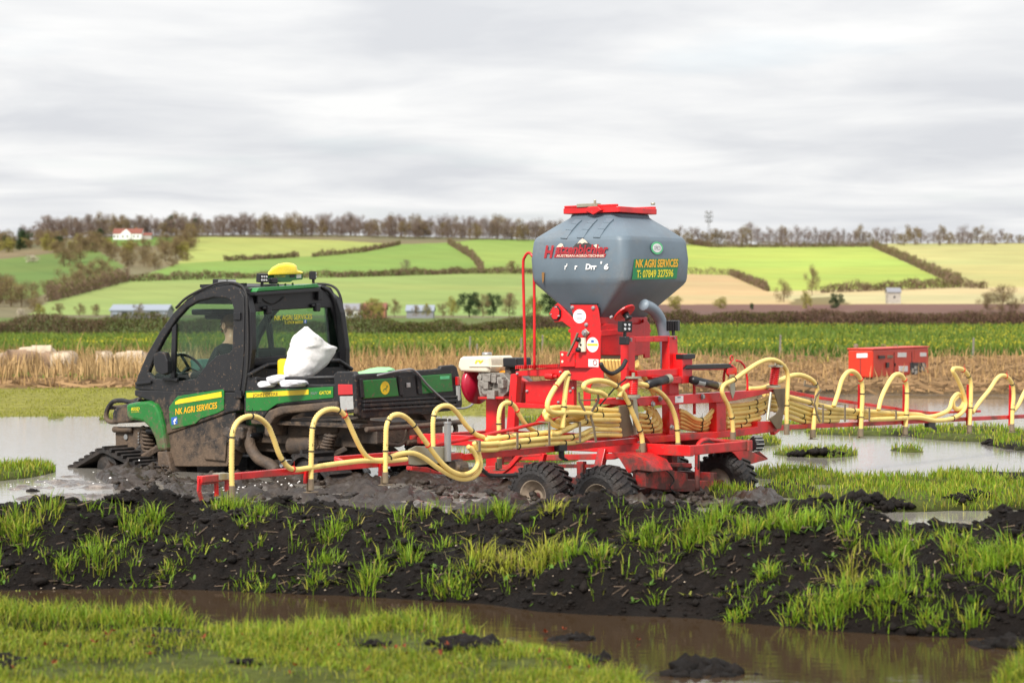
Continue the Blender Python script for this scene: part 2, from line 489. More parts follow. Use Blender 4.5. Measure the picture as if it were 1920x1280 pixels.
# ================================================================ LAND
def _h(ix, iy, s):
    h = (ix.astype(np.int64) * 374761393 + iy.astype(np.int64) * 668265263 + s * 1442695041) & 0x7fffffff
    h = ((h ^ (h >> 13)) * 1274126177) & 0x7fffffff
    return ((h ^ (h >> 16)) & 0xffff) / 65535.0
def vnoise(x, y, s=0):
    ix, iy = np.floor(x), np.floor(y)
    fx, fy = x - ix, y - iy
    fx, fy = fx * fx * (3 - 2 * fx), fy * fy * (3 - 2 * fy)
    a, b, c, d = _h(ix, iy, s), _h(ix + 1, iy, s), _h(ix, iy + 1, s), _h(ix + 1, iy + 1, s)
    return (a * (1 - fx) + b * fx) * (1 - fy) + (c * (1 - fx) + d * fx) * fy
def fbm(x, y, o=4, s=0, g=0.5):
    t, a, n = 0, 1.0, 0
    for k in range(o):
        t = t + a * vnoise(x * 2 ** k, y * 2 ** k, s + k * 17); n += a; a *= g
    return t / n                                  # 0..1
def sstep(a, b, x):
    t = np.clip((x - a) / (b - a), 0, 1); return t * t * (3 - 2 * t)

# water's edge and crest of the spoil bank, read along the columns of the view
BF = ([-900, 0, 300, 500, 900, 1000, 1100, 1300, 1500, 1700, 1900, 2800], [1102, 1104, 1106, 1112, 1128, 1142, 1150, 1160, 1180, 1192, 1194, 1190])
BC = ([-900, 0, 60, 200, 400, 600, 800, 1000, 1150, 1300, 1400, 1500, 1620, 1680, 1740, 1800, 1920, 2800], [945, 940, 930, 938, 950, 955, 958, 955, 955, 972, 968, 965, 968, 1000, 1012, 1008, 985, 985])
NB = ([-900, 0, 300, 380, 450, 540, 600, 700, 800, 900, 1000, 1100, 1180, 1240, 1330, 1700, 1820, 1920, 2800], [1168, 1170, 1182, 1205, 1222, 1226, 1212, 1200, 1196, 1222, 1240, 1266, 1310, 1380, 1400, 1400, 1360, 1275, 1250])
def ground_hit0(py): return HC * F / (py - HY)

# turf islands in the flooded field: (column, row, half width, half height) read off the photograph, stored as world ellipses
PATCH = []
for px, py, rx, ry, hh in [
    (1690, 812, 230, 7, .05), (1820, 816, 170, 14, .06), (1530, 852, 95, 7, .05), (1700, 845, 40, 4, .03), (1900, 838, 40, 8, .05),
    (1500, 893, 110, 9, .05), (1650, 905, 230, 6, .05), (1850, 897, 140, 7, .05), (1700, 940, 280, 19, .08), (1900, 935, 120, 24, .1),
    (1480, 925, 70, 12, .06), (1380, 930, 60, 7, .04), (1480, 800, 60, 6, .04), (1400, 830, 70, 7, .05),
    (25, 888, 75, 15, .06), (105, 783, 20, 3, .03), (930, 772, 90, 9, .05), (1010, 790, 60, 6, .04), (960, 860, 130, 12, .04),
    (200, 786, 22, 3, .03), (1250, 800, 80, 6, .04), (880, 830, 40, 5, .04)]:
    Y0 = ground_hit0(py); X0 = (px - CX) / F * Y0
    ry_ = abs(ground_hit0(py - ry) - ground_hit0(py + ry)) / 2
    PATCH.append((X0, Y0, rx / F * Y0, ry_, hh))

def land(X, Y):
    """height of the ground and the strengths of (bank, turf, churned mud) at X, Y"""
    X = np.asarray(X, float); Y = np.asarray(Y, float)
    px = CX + F * X / Y
    yf = HC * F / (np.interp(px, *BF) - HY)
    yf = yf + 0.35 * (fbm(X * 1.1, Y * 0 + 3, 3, 5) - .5)
    yc = yf + 1.12 + 0.4 * (fbm(X * .7, Y * 0 + 7, 3, 9) - .5)
    zcrest = HC - (np.interp(px, *BC) - HY) * yc / F
    yn = HC * F / (np.interp(px, *NB) - HY) + .42 * (fbm(X * 1.6, Y * 0 + 13, 4, 97) - .5)
    z = np.full(X.shape, -0.085) + 0.05 * (fbm(X * .5, Y * .5, 3, 2) - .5)
    # field floor rises out of the flood towards the far side
    far = sstep(33, 40, Y + 3 * (fbm(X * .25, Y * .1, 2, 31) - .5))
    left_lawn = sstep(0.2, 0.0, (px - 1150) / 800)
    z = z + far * (0.08 + .08 * left_lawn) + sstep(30.5, 33, Y + 2 * (fbm(X * .3, Y * .2, 2, 33) - .5)) * left_lawn * 0.09
    turf = far * 0.7 * left_lawn + sstep(30.5, 33.5, Y) * left_lawn
    for x0, y0, rx, ry, hh in PATCH:
        d = ((X - x0) / rx) ** 2 + ((Y - y0) / ry) ** 2
        d = d + 0.9 * (fbm(X * 1.6, Y * .9, 4, 41) - .5)
        g = np.clip(1.25 - d, 0, 1)
        z = np.maximum(z, -0.085 + (0.085 + hh) * sstep(0, .9, g)); turf = np.maximum(turf, sstep(.3, .7, g))
    # ruts and churned mud round the machines
    mx_ = np.exp(-(((X + 0.6) / 2.5) ** 2) ** 2) * sstep(15.6, 16.3, Y) * sstep(22.0, 20.0, Y)
    rough = fbm(X * 3.2, Y * 2.4, 5, 51) - .5
    z = z + mx_ * (0.045 + 0.16 * rough)
    # spoil bank
    t = (Y - yf) / (yc - yf)
    up = np.where(t < 1, np.clip(t, 0, 1) ** 0.72, 1 - sstep(1.0, 2.3, t))
    inb = (t > -0.05) & (t < 2.4)
    lump = (fbm(X * 2.3, Y * 2.3, 5, 61) - .5) * .42 + (np.abs(fbm(X * 5.5, Y * 5.5, 4, 71) - .5)) * .30 + (fbm(X * 17, Y * 17, 3, 81) - .5) * .04 + (np.abs(fbm(X * 9, Y * 9, 3, 87) - .5)) * .13
    env = sstep(-.05, .18, t) * sstep(2.4, 1.5, t)
    bankz = up * (zcrest + .01) + lump * env * .62 - .02
    z = np.where(inb, np.maximum(bankz, np.where(t > 1, z, -9)), z)
    bank = np.where(inb, sstep(-.05, .02, t) * sstep(2.4, 2.0, t), 0)
    # ditch and the near side
    z = np.where(t <= -0.05, -0.30 + 0.28 * sstep(-.35, -.05, t), z)
    s = yn - Y
    near = sstep(-.12, .55, s)
    nz = -0.30 + 0.36 * sstep(-.25, .12, s) + .06 * near + .10 * (fbm(X * 1.9, Y * 1.9, 4, 91) - .5) * near
    # shallow puddle trough along the near turf on the left
    pp = HY + F * HC / Y
    tr = np.exp(-((pp - 1217) / 7.0) ** 2) * sstep(400, 330, px)
    nz = nz - tr * .14
    isn = s > -.25
    z = np.where(isn, np.maximum(nz, -0.30), z)
    turf = np.where(isn, near * (1 - np.clip(tr * 1.3, 0, 1)), np.where(inb, 0, turf))
    return z, bank, turf, np.where(inb, 0, mx_)

def near_hit(px, py, y0=7.5, y1=40.0):
    """first ground point met along the view line through a photo position"""
    Ys = np.arange(y0, y1, .02)
    Xs = (px - CX) / F * Ys
    z = np.maximum(land(Xs, Ys)[0], -.02)
    pr = HY + F * (HC - z) / Ys
    k = np.argmax(pr <= py)
    return Xs[k], Ys[k], z[k]

def grid_mesh(name, X, Y, Z, cols, m, smooth=True):
    nr, nc = X.shape
    co = np.stack([X, Y, Z], -1).reshape(-1, 3)
    i = np.arange(nr * nc).reshape(nr, nc)
    q = np.stack([i[:-1, :-1], i[:-1, 1:], i[1:, 1:], i[1:, :-1]], -1).reshape(-1, 4)
    return raw_mesh(name, co, q, cols.reshape(-1, 3), m, smooth)

def raw_mesh(name, co, faces, cols, m, smooth=False, parent=None):
    """faces: (n,3) or (n,4) index array"""
    me = bpy.data.meshes.new(name)
    nf, k = faces.shape
    me.vertices.add(len(co)); me.vertices.foreach_set('co', np.ascontiguousarray(co, np.float32).ravel())
    me.loops.add(nf * k); me.loops.foreach_set('vertex_index', np.ascontiguousarray(faces, np.int32).ravel())
    me.polygons.add(nf); me.polygons.foreach_set('loop_start', np.arange(0, nf * k, k, dtype=np.int32))
    me.update(calc_edges=True)
    if cols is not None:
        at = me.color_attributes.new('tint', 'FLOAT_COLOR', 'POINT')
        c4 = np.ones((len(co), 4), np.float32); c4[:, :3] = cols
        at.data.foreach_set('color', c4.ravel())
    if smooth: me.polygons.foreach_set('use_smooth', np.ones(nf, bool))
    me.materials.append(m)
    o = bpy.data.objects.new(name, me); COL.objects.link(o)
    if parent is not None: o.parent = parent
    return o

M['ground'] = vcol_mat('peat_and_turf', 0.78, bump=1.0, bscale=11, var=0.45, vscale=9, spec=0.16, dist=0.10)
M['hill'] = vcol_mat('hill_fields', 0.9, bump=0.0, var=0.10, vscale=0.03, spec=0.1)
M['grass'] = vcol_mat('grass_blades', 0.55, var=0.08, vscale=2.0, spec=0.3, transl=0.35)
M['leaf'] = vcol_mat('foliage', 0.7, var=0.12, vscale=1.0, spec=0.2, transl=0.2)
M['twig'] = vcol_mat('bark_and_twigs', 0.85, var=0.15, vscale=1.0, spec=0.15)
M['straw'] = vcol_mat('dry_straw', 0.8, var=0.12, vscale=3.0, spec=0.2, transl=0.15)

PEAT = np.array([.0108, .0078, .0063]); TURF = np.array([.11, .13, .022]); LAWN = np.array([.24, .23, .042])
STRAW = np.array([.21, .135, .062]); WETMUD = np.array([.030, .024, .021]); CROP = np.array([.055, .105, .018]); VERGE = np.array([.035, .075, .014])
def mixc(a, b, t): return a * (1 - t[..., None]) + b * t[..., None]

def rise(X, Y):
    px = CX + F * X / Y
    return sstep(760, 1300, px) * .62 * np.clip((Y - 83) / 62, 0, 1.35)

# ---- ground: one sheet from under the camera to the foot of the hills
rows = np.concatenate([np.arange(3.5, 8.2, .12), np.arange(8.2, 16.2, .034), np.arange(16.2, 24, .075), np.arange(24, 48, .3), np.geomspace(48, 470, 70)])
cols_ = np.concatenate([np.linspace(-.62, -.27, 60, endpoint=False), np.linspace(-.27, .27, 430), np.linspace(.271, .62, 60)])
YY, AA = np.meshgrid(rows, cols_, indexing='ij')
XX = AA * YY
Z, BANK, TURFM, MUDM = land(XX, YY)
C = np.broadcast_to(PEAT, XX.shape + (3,)).copy()
gn = fbm(XX * 1.2, YY * 1.2, 4, 101)
C = mixc(C, TURF * .8, TURFM * sstep(.25, .5, gn))
LEFTL = sstep(0.2, 0.0, (CX + F * AA - 1150) / 800)
C = mixc(C, LAWN, sstep(30.5, 33, YY) * sstep(48, 40, YY) * LEFTL)
C = mixc(C, WETMUD, np.clip(MUDM, 0, 1))
C = mixc(C, PEAT * (.75 + .6 * gn[..., None]), BANK)
st = sstep(39.5, 41.5, YY + 2.5 * (gn - .5) + 2.5 * (1 - LEFTL))
C = mixc(C, mixc(np.broadcast_to(STRAW * .75, C.shape), PEAT * 1.6, sstep(.52, .62, fbm(XX * .35, YY * .25, 4, 111))), st)
C = mixc(C, LAWN * .9, sstep(54, 58, YY) * sstep(70, 62, YY) * .55 * LEFTL)
C = mixc(C, VERGE, sstep(72, 78, YY)); C = mixc(C, CROP, sstep(82, 86, YY)); C = mixc(C, np.array([.10, .14, .03]), sstep(146, 150, YY))  # VERGE puts the shade along the verge's front edge into the ground colour
brown = sstep(205, 215, YY) * sstep(400, 390, YY) * sstep(-20, 5, XX - 8)
C = mixc(C, np.array([.12, .055, .045]), brown)
Z = np.where(YY > 42, .08 + .06 * (gn - .5), Z)
Z = Z + rise(XX, YY) * sstep(470, 300, YY)
Z = np.where(YY > 230, Z + (YY - 230) / 240 * 1.0, Z)
ground = grid_mesh('ground', XX, YY, Z, C, M['ground'])
tag(ground, kind='structure')
print('ground verts', XX.size)

# ---- flood water
wm, wt, wb, wl = new_mat('flood_water')
wb.inputs['Base Color'].default_value = (.26, .24, .21, 1)
wb.inputs['Roughness'].default_value = .06; wb.inputs['IOR'].default_value = 1.33
_N = wt.nodes.new
wtc = _N('ShaderNodeTexCoord')
wmap = _N('ShaderNodeMapping'); wmap.inputs['Scale'].default_value = (1.0, 2.2, 1.0); wl(wtc.outputs['Object'], wmap.inputs[0])
wn1 = _N('ShaderNodeTexNoise'); wn1.inputs['Scale'].default_value = 5.5; wn1.inputs['Detail'].default_value = 5; wl(wmap.outputs[0], wn1.inputs['Vector'])
wsep = _N('ShaderNodeSeparateXYZ'); wl(wtc.outputs['Object'], wsep.inputs[0])
wmr = _N('ShaderNodeMapRange'); wl(wsep.outputs[1], wmr.inputs[0])      # open flood is ruffled by wind, the sheltered ditch lies almost still
wmr.inputs[1].default_value, wmr.inputs[2].default_value, wmr.inputs[3].default_value, wmr.inputs[4].default_value = 12.5, 16, .02, .045
wbp = _N('ShaderNodeBump'); wbp.inputs['Distance'].default_value = .05; wl(wmr.outputs[0], wbp.inputs['Strength']); wl(wn1.outputs[0], wbp.inputs['Height']); wl(wbp.outputs[0], wb.inputs['Normal'])
dm, dt, db, dl = new_mat('ditch_water')
db.inputs['Base Color'].default_value = (.050, .031, .017, 1); db.inputs['Roughness'].default_value = .05; db.inputs['IOR'].default_value = 1.33
_t = dt.nodes.new('ShaderNodeTexCoord'); _m = dt.nodes.new('ShaderNodeMapping'); _m.inputs['Scale'].default_value = (1, 2.5, 1); dl(_t.outputs['Object'], _m.inputs[0])
_n = dt.nodes.new('ShaderNodeTexNoise'); _n.inputs['Scale'].default_value = 6; _n.inputs['Detail'].default_value = 4; dl(_m.outputs[0], _n.inputs['Vector'])
_b = dt.nodes.new('ShaderNodeBump'); _b.inputs['Strength'].default_value = .03; _b.inputs['Distance'].default_value = .05; dl(_n.outputs[0], _b.inputs['Height']); dl(_b.outputs[0], db.inputs['Normal'])
for nm, wr, m_ in (('ditch_water', [3.5, 8.0, 12.3], dm), ('flood_water', [12.3, 16, 24, 44.0], wm)):
    wY, wA = np.meshgrid(np.array(wr), np.linspace(-.62, .62, 9), indexing='ij')
    tag(grid_mesh(nm, wA * wY, wY, wY * 0, np.zeros(wA.shape + (3,)), m_), kind='structure')

# ---- hills
RIDGE = ([-2000, 0, 200, 400, 600, 900, 1050, 1200, 1350, 1600, 1920, 4000], [462, 452, 442, 440, 440, 446, 450, 456, 459, 457, 455, 470])
Y_FOOT, Y_RIDGE = 470.0, 1500.0
def hill_row(px): return np.interp(px, *RIDGE)
FOOTROW = HY - F * (1.08 - HC) / Y_FOOT     # where the ground sheet ends
def hill_z(px, Y):
    t = np.clip((Y - Y_FOOT) / (Y_RIDGE - Y_FOOT), 0, 1)
    row = FOOTROW - (FOOTROW - hill_row(px)) * t ** .86
    z = HC + (HY - row) / F * Y
    b = np.clip((Y - Y_RIDGE) / 500, 0, 1)
    return z - b * b * 55
def hill_pt(px, py):
    r = hill_row(px)
    t = np.clip((FOOTROW - py) / (FOOTROW - r), 0, 1) ** (1 / .86)
    Y = Y_FOOT + t * (Y_RIDGE - Y_FOOT)
    return float((px - CX) / F * Y), float(Y), float(HC + (HY - (FOOTROW - (FOOTROW - r) * t ** .86)) / F * Y)
FIELDS = [
    ([(-2500, 600), (-2500, 490), (0, 486), (90, 476), (180, 468), (235, 500), (150, 530), (60, 560), (-400, 570)], (.12, .18, .045)),
    ([(190, 462), (205, 443), (330, 446), (320, 460)], (.115, .19, .04)),
    ([(335, 494), (372, 444), (480, 446), (620, 450), (750, 458), (690, 472), (560, 482), (420, 489)], (.27, .30, .085)),
    ([(235, 527), (335, 494), (420, 489), (560, 482), (690, 472), (750, 458), (840, 455), (895, 492), (880, 513), (640, 520), (400, 523)], (.165, .245, .055)),
    ([(55, 590), (90, 566), (235, 527), (400, 523), (640, 520), (880, 513), (1010, 513), (1060, 592)], (.22, .28, .085)),
    ([(840, 455), (900, 449), (1040, 450), (1300, 452), (1300, 513), (880, 513), (895, 492)], (.20, .27, .062)),
    ([(1262, 480), (1285, 456), (1335, 463), (1630, 462), (1700, 492), (1800, 538), (1440, 546), (1370, 516), (1262, 513)], (.30, .36, .075)),
    ([(1630, 462), (1660, 457), (2600, 455), (2600, 540), (1800, 538), (1700, 492)], (.38, .345, .14)),
    ([(1180, 592), (1262, 513), (1370, 516), (1440, 546), (1490, 566), (1490, 592)], (.42, .30, .155)),
    ([(1490, 592), (1490, 566), (1440, 546), (1800, 538), (2600, 540), (2600, 592)], (.43, .35, .185)),
    ([(1120, 600), (1180, 571), (1500, 570), (2700, 570), (2700, 600)], (.14, .078, .062)),
    ([(1480, 572), (1490, 560), (1560, 556), (1600, 571)], (.17, .13, .06)),
]
def in_poly(px, py, poly):
    ins = np.zeros(px.shape, bool); n = len(poly)
    for i in range(n):
        (x0, y0), (x1, y1) = poly[i], poly[(i + 1) % n]
        c = ((y0 > py) != (y1 > py)) & (px < (x1 - x0) * (py - y0) / (y1 - y0 + 1e-9) + x0)
        ins ^= c
    return ins
hr = np.concatenate([np.linspace(Y_FOOT, Y_RIDGE, 260), np.linspace(1520, 2400, 18)])
ha = np.linspace(-.62, .62, 620)
hY, hA = np.meshgrid(hr, ha, indexing='ij')
hP = CX + F * hA
hZ = hill_z(hP, hY)
hZ[0, :] = 1.08
hrow = HY - F * (hZ - HC) / hY
HC_ = np.broadcast_to(np.array([.16, .135, .075]), hA.shape + (3,)).copy()
for poly, c in FIELDS:
    HC_[in_poly(hP, hrow, poly) & (hY < Y_RIDGE + 10)] = c
HC_ *= (.80 + .40 * fbm(hA * hY * .012, hY * .004, 4, 120))[..., None]
HC_[..., 0] *= .86 + .28 * fbm(hA * hY * .006 + 9, hY * .010, 3, 125)
HC_ *= (1 - .10 * (np.abs(((hA * hY + hY * .35) / 24.0) % 1 - .5) < .045))[..., None]      # tramlines
hills = grid_mesh('hills', hA * hY, hY, hZ, HC_, M['hill'])
tag(hills, kind='structure')

# ================================================================ PLANTS
def blades(P, h, w, lean, col, name, m, parent=None, base=(.72, .76, .66), ang=None):
    """Grass blades: two-segment bent strips rooted at P (n,3)."""
    n = len(P); h = np.broadcast_to(h, n); w = np.broadcast_to(w, n)
    a = rng.uniform(0, 2 * np.pi, n) if ang is None else ang; f = rng.uniform(0, 2 * np.pi, n)
    ln_ = np.abs(rng.normal(0, 1, n)) * lean * h
    d = np.stack([np.cos(a), np.sin(a), np.zeros(n)], -1)
    s = np.stack([np.cos(f), np.sin(f), np.zeros(n)], -1) * (w / 2)[:, None]
    up = np.array([0, 0, 1.0])
    mid = P + d * (ln_ * .30)[:, None] + up * (h * .58)[:, None]
    tip = P + d * ln_[:, None] + up * (h * np.clip(1 - .25 * (ln_ / h) ** 2, .3, 1))[:, None]
    co = np.stack([P - s, P + s, mid - s * .75, mid + s * .75, tip], 1).reshape(-1, 3)
    i = np.arange(n)[:, None] * 5
    tri = np.concatenate([i + np.array([0, 1, 3]), i + np.array([0, 3, 2]), i + np.array([2, 3, 4])], 0)
    c = np.repeat(col, 5, axis=0).reshape(n, 5, 3)
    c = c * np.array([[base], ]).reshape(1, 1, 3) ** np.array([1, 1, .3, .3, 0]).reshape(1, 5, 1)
    return raw_mesh(name, co, tri, c.reshape(-1, 3), m, parent=parent)

def grass_cols(n, g=(.185, .300, .018), yel=(.42, .40, .050), dry=(.40, .28, .10), fy=.3, fd=.06):
    t = rng.random((n, 1)); b = rng.uniform(.6, 1.35, (n, 1))
    c = np.where(t < fd, np.array(dry), np.where(t < fd + fy, np.array(yel), np.array(g)))
    k = rng.random((n, 1)) * .5
    return (c * (1 - k) + np.array(g) * k) * b

# ---- near turf
n = 190000
Y = rng.uniform(6.6, 11.9, n); X = rng.uniform(-.30, .30, n) * Y
z, bk, tf, _ = land(X, Y)
dens = sstep(.36, .54, fbm(X * 2.2, Y * 2.2, 4, 131)) * .92 + .08
keep = (z > .0) & (tf > .25) & (rng.random(n) < dens * sstep(0, .05, z + .015))
X, Y, z = X[keep], Y[keep], z[keep]
px_ = CX + F * X / Y; py_ = HY + F * (HC - z) / Y
edge = np.interp(px_, *NB) - HY
s = HC * F / edge - Y                                        # distance from the waterline
tall = .034 + .062 * sstep(.95, .1, s) * sstep(.38, .6, fbm(X * 1.3, Y * 1.3, 3, 141) + .04)
hgt = tall * rng.uniform(.5, 1.45, len(X))
cc = grass_cols(len(X), fy=.45, fd=.05)
cc = cc * (1 - .25 * sstep(.1, .9, s)[:, None]) + np.array([.05, .04, .005]) * sstep(.2, 1.0, s)[:, None] * 1.0
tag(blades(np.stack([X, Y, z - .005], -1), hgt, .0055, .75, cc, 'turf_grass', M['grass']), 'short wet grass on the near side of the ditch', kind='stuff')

# ---- tufts on the spoil bank
TUFT = [(40, 992, .30, 1), (15, 1000, .2, 1), (250, 990, .22, 0), (280, 982, .15, 0), (165, 1038, .20, 0), (200, 1028, .18, 0), (120, 1060, .12, 0), (430, 962, .22, 0), (415, 950, .16, 0), (470, 965, .16, 0),
        (555, 960, .10, 0), (640, 1000, .14, 0), (670, 985, .1, 1), (600, 1080, .20, 0), (580, 1085, .1, 0), (700, 1090, .20, 0), (745, 1060, .18, 0), (650, 1095, .1, 0), (480, 1108, .12, 0), (470, 1112, .1, 0),
        (940, 1050, .26, 2), (985, 1062, .30, 2), (1010, 1050, .28, 2), (1040, 1060, .2, 1), (800, 962, .14, 0), (890, 968, .14, 0), (940, 968, .16, 0), (1040, 958, .12, 2), (1215, 1012, .22, 0), (1250, 1000, .22, 0),
        (1300, 995, .26, 0), (1345, 988, .26, 0), (1370, 1010, .2, 1), (1455, 985, .28, 0), (1500, 975, .26, 0), (1530, 980, .2, 0), (1580, 1000, .14, 0), (1580, 1128, .22, 0), (1545, 1150, .26, 0), (1520, 1165, .2, 1),
        (1480, 1172, .2, 0), (1640, 1095, .20, 0), (1675, 1110, .22, 0), (1660, 1135, .16, 0), (1700, 1040, .26, 0), (1665, 1050, .16, 0), (1600, 1085, .22, 2), (1830, 1072, .32, 0), (1870, 1060, .36, 0), (1905, 1048, .32, 0),
        (1800, 1055, .2, 1), (1790, 1020, .18, 0), (1620, 1160, .16, 0), (1710, 1165, .16, 0), (1740, 1170, .14, 0), (1380, 1155, .12, 0), (1400, 1150, .08, 0), (1820, 1150, .14, 0), (1900, 1110, .16, 0), (1440, 1085, .12, 0),
        (1130, 1040, .16, 1), (1090, 1040, .16, 0), (840, 1100, .14, 0), (860, 1115, .14, 0), (960, 1110, .10, 0), (310, 1070, .12, 0), (90, 1055, .10, 0), (370, 1005, .1, 0), (1260, 1045, .1, 0), (1330, 1080, .1, 0),
        (1450, 1110, .1, 0), (760, 1010, .1, 0), (780, 1040, .1, 0), (1180, 965, .1, 0), (1100, 985, .08, 0), (230, 1060, .1, 0), (540, 985, .08, 0), (860, 1020, .08, 0), (700, 960, .1, 0), (330, 1020, .08, 0)]
for k in range(150):
    TUFT.append((rng.uniform(-150, 2080), rng.uniform(950, 1150), rng.uniform(.03, .09), 0))
PP, HH, CCc, AAg = [], [], [], []
for px, py, r_, kind in TUFT:
    x, y, zz = near_hit(px, py, 9.0, 16.5)
    nb = int(60 + 1900 * r_ * (r_ + .08)) if r_ > .1 else int(rng.integers(6, 26))
    r_ = r_ * (.80 if px < 1150 else .62)
    nb = int(nb * .8)
    sub = rng.normal(0, .38, (max(1, int(r_ / .035)), 2)) * r_ * np.array([1.25, .9])      # a tuft is several shoots close together
    sc_ = rng.uniform(.55, 1.2, len(sub)); si = rng.integers(0, len(sub), nb)
    q = rng.normal(0, .022, (nb, 2)) * (1 + r_ * 3)
    gx, gy = x + sub[si, 0] + q[:, 0], y + sub[si, 1] + q[:, 1]
    gz, bk, _, _ = land(gx, gy)
    ok = gz > -.01
    PP.append(np.stack([gx, gy, gz - .006], -1)[ok])
    HH.append((rng.uniform(.35, 1.25, nb) * sc_[si] * (.075 + .22 * min(r_, .25)))[ok])
    AAg.append((np.arctan2(q[:, 1], q[:, 0]) + rng.normal(0, .6, nb))[ok])
    c = grass_cols(nb, fy=(.18, .4, .75)[kind], fd=(.04, .08, .25)[kind]) * 1.1
    CCc.append(c[ok])
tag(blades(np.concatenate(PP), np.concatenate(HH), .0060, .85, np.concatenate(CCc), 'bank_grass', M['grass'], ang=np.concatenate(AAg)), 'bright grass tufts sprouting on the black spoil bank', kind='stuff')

# ---- turf islands in the flood
n = 240000
Y = 1 / rng.uniform(1 / 42.0, 1 / 14.8, n); X = rng.uniform(-.31, .31, n) * Y
z, bk, tf, md = land(X, Y)
keep = (z > -.004) & (tf > .3) & (bk < .1) & (md < .5) & (rng.random(n) < .25 + .75 * sstep(.35, .55, fbm(X * 1.3, Y * .8, 4, 151)))
X, Y, z = X[keep], Y[keep], z[keep]
lawn = sstep(31, 33, Y)
hgt = rng.uniform(.03, .10, len(X)) * (1 - .55 * lawn)
cc = grass_cols(len(X), fy=.4, fd=.08)
cc = cc * (1 - lawn[:, None]) + (np.array([.30, .30, .045]) * rng.uniform(.7, 1.3, (len(X), 1))) * lawn[:, None]
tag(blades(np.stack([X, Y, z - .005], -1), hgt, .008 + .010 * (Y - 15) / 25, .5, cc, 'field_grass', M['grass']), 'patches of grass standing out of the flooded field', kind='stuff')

# ---- clods of peat on the bank, straw litter and pebbles
def rocks(P, s, col, name, m):
    """small lumpy stones/clods from distorted octahedra"""
    n = len(P)
    base = np.array([[1, 0, 0], [-1, 0, 0], [0, 1, 0], [0, -1, 0], [0, 0, 1], [0, 0, -1.0], [.6, .6, .5], [-.6, .6, .5], [-.6, -.6, .5], [.6, -.6, .5]])
    fac = np.array([[4, 6, 7], [4, 7, 8], [4, 8, 9], [4, 9, 6], [0, 2, 6], [2, 1, 7], [1, 3, 8], [3, 0, 9], [2, 7, 6], [1, 8, 7], [3, 9, 8], [0, 6, 9], [2, 0, 5], [1, 2, 5], [3, 1, 5], [0, 3, 5]])
    co = base[None] * rng.uniform(.55, 1.2, (n, 10, 1)) * (np.ones((n, 1, 3)) * np.array([1, 1, .75]) * rng.uniform(.7, 1.3, (n, 1, 3))) * s[:, None, None]
    a = rng.uniform(0, 6.28, n); ca, sa = np.cos(a)[:, None], np.sin(a)[:, None]
    x, y = co[..., 0] * ca - co[..., 1] * sa, co[..., 0] * sa + co[..., 1] * ca
    co = np.stack([x, y, co[..., 2]], -1) + P[:, None]
    f = (np.arange(n)[:, None, None] * 10 + fac[None]).reshape(-1, 3)
    return raw_mesh(name, co.reshape(-1, 3), f, np.repeat(col, 10, axis=0), m)
M['clod'] = vcol_mat('peat_clods', 0.72, bump=0.9, bscale=45, var=.3, vscale=20, spec=.18, dist=.02)
n = 26000
Y = rng.uniform(9.5, 15.5, n); X = rng.uniform(-.30, .30, n) * Y
z, bk, _, md = land(X, Y)
k = (bk > .3) & (z > .0)
X, Y, z = X[k], Y[k], z[k]
s = np.minimum(rng.lognormal(-4.55, .62, len(X)), .07)
tag(rocks(np.stack([X, Y, z + s * .1], -1), s, PEAT * rng.uniform(.6, 1.35, (len(X), 1)), 'peat_clods', M['clod']), 'crumbly black peat clods on the spoil bank', kind='stuff')
big = [(60, 925, .085), (215, 940, .09), (240, 945, .06), (90, 938, .05), (870, 1212, .12), (845, 1216, .08), (1080, 1205, .10), (1110, 1245, .10), (1310, 1262, .14), (1350, 1268, .12), (1280, 1272, .1), (5, 1240, .08), (20, 1250, .07), (1415, 1272, .05),
       (1905, 905, .10), (1830, 930, .12), (1800, 935, .1), (1655, 948, .14), (1690, 950, .10), (1860, 832, .13), (1540, 850, .14), (1500, 852, .1), (1620, 940, .1), (700, 1210, .05), (460, 1245, .05), (1890, 1215, .12), (1915, 1222, .15)]
bp_, bs_ = [], []
for px, py, r_ in big:
    x, y, zz = near_hit(px, py)
    for q in range(26):
        o = rng.normal(0, .55, 2) * r_
        rr = r_ * rng.uniform(.18, .5)
        bp_.append((x + o[0], y + o[1], max(zz, -.02) + r_ * .30 * math.exp(-(o @ o) / r_ ** 2) - rr * .2)); bs_.append(rr)
tag(rocks(np.array(bp_), np.array(bs_), PEAT * rng.uniform(.55, 1.2, (len(bs_), 1)), 'turned_up_clods', M['clod']), 'larger lumps of wet peat thrown up beside the water', kind='stuff')
n = 210
pts = np.array([near_hit(rng.uniform(-60, 1980), rng.uniform(955, 1120), 9.5, 15.5) for _ in range(n)])
tag(rocks(pts + [0, 0, .004], rng.uniform(.004, .011, n), np.array([.36, .29, .22]) * rng.uniform(.4, 1.3, (n, 1)), 'bank_pebbles', M['clod']), 'pale pebbles scattered over the peat', kind='stuff')

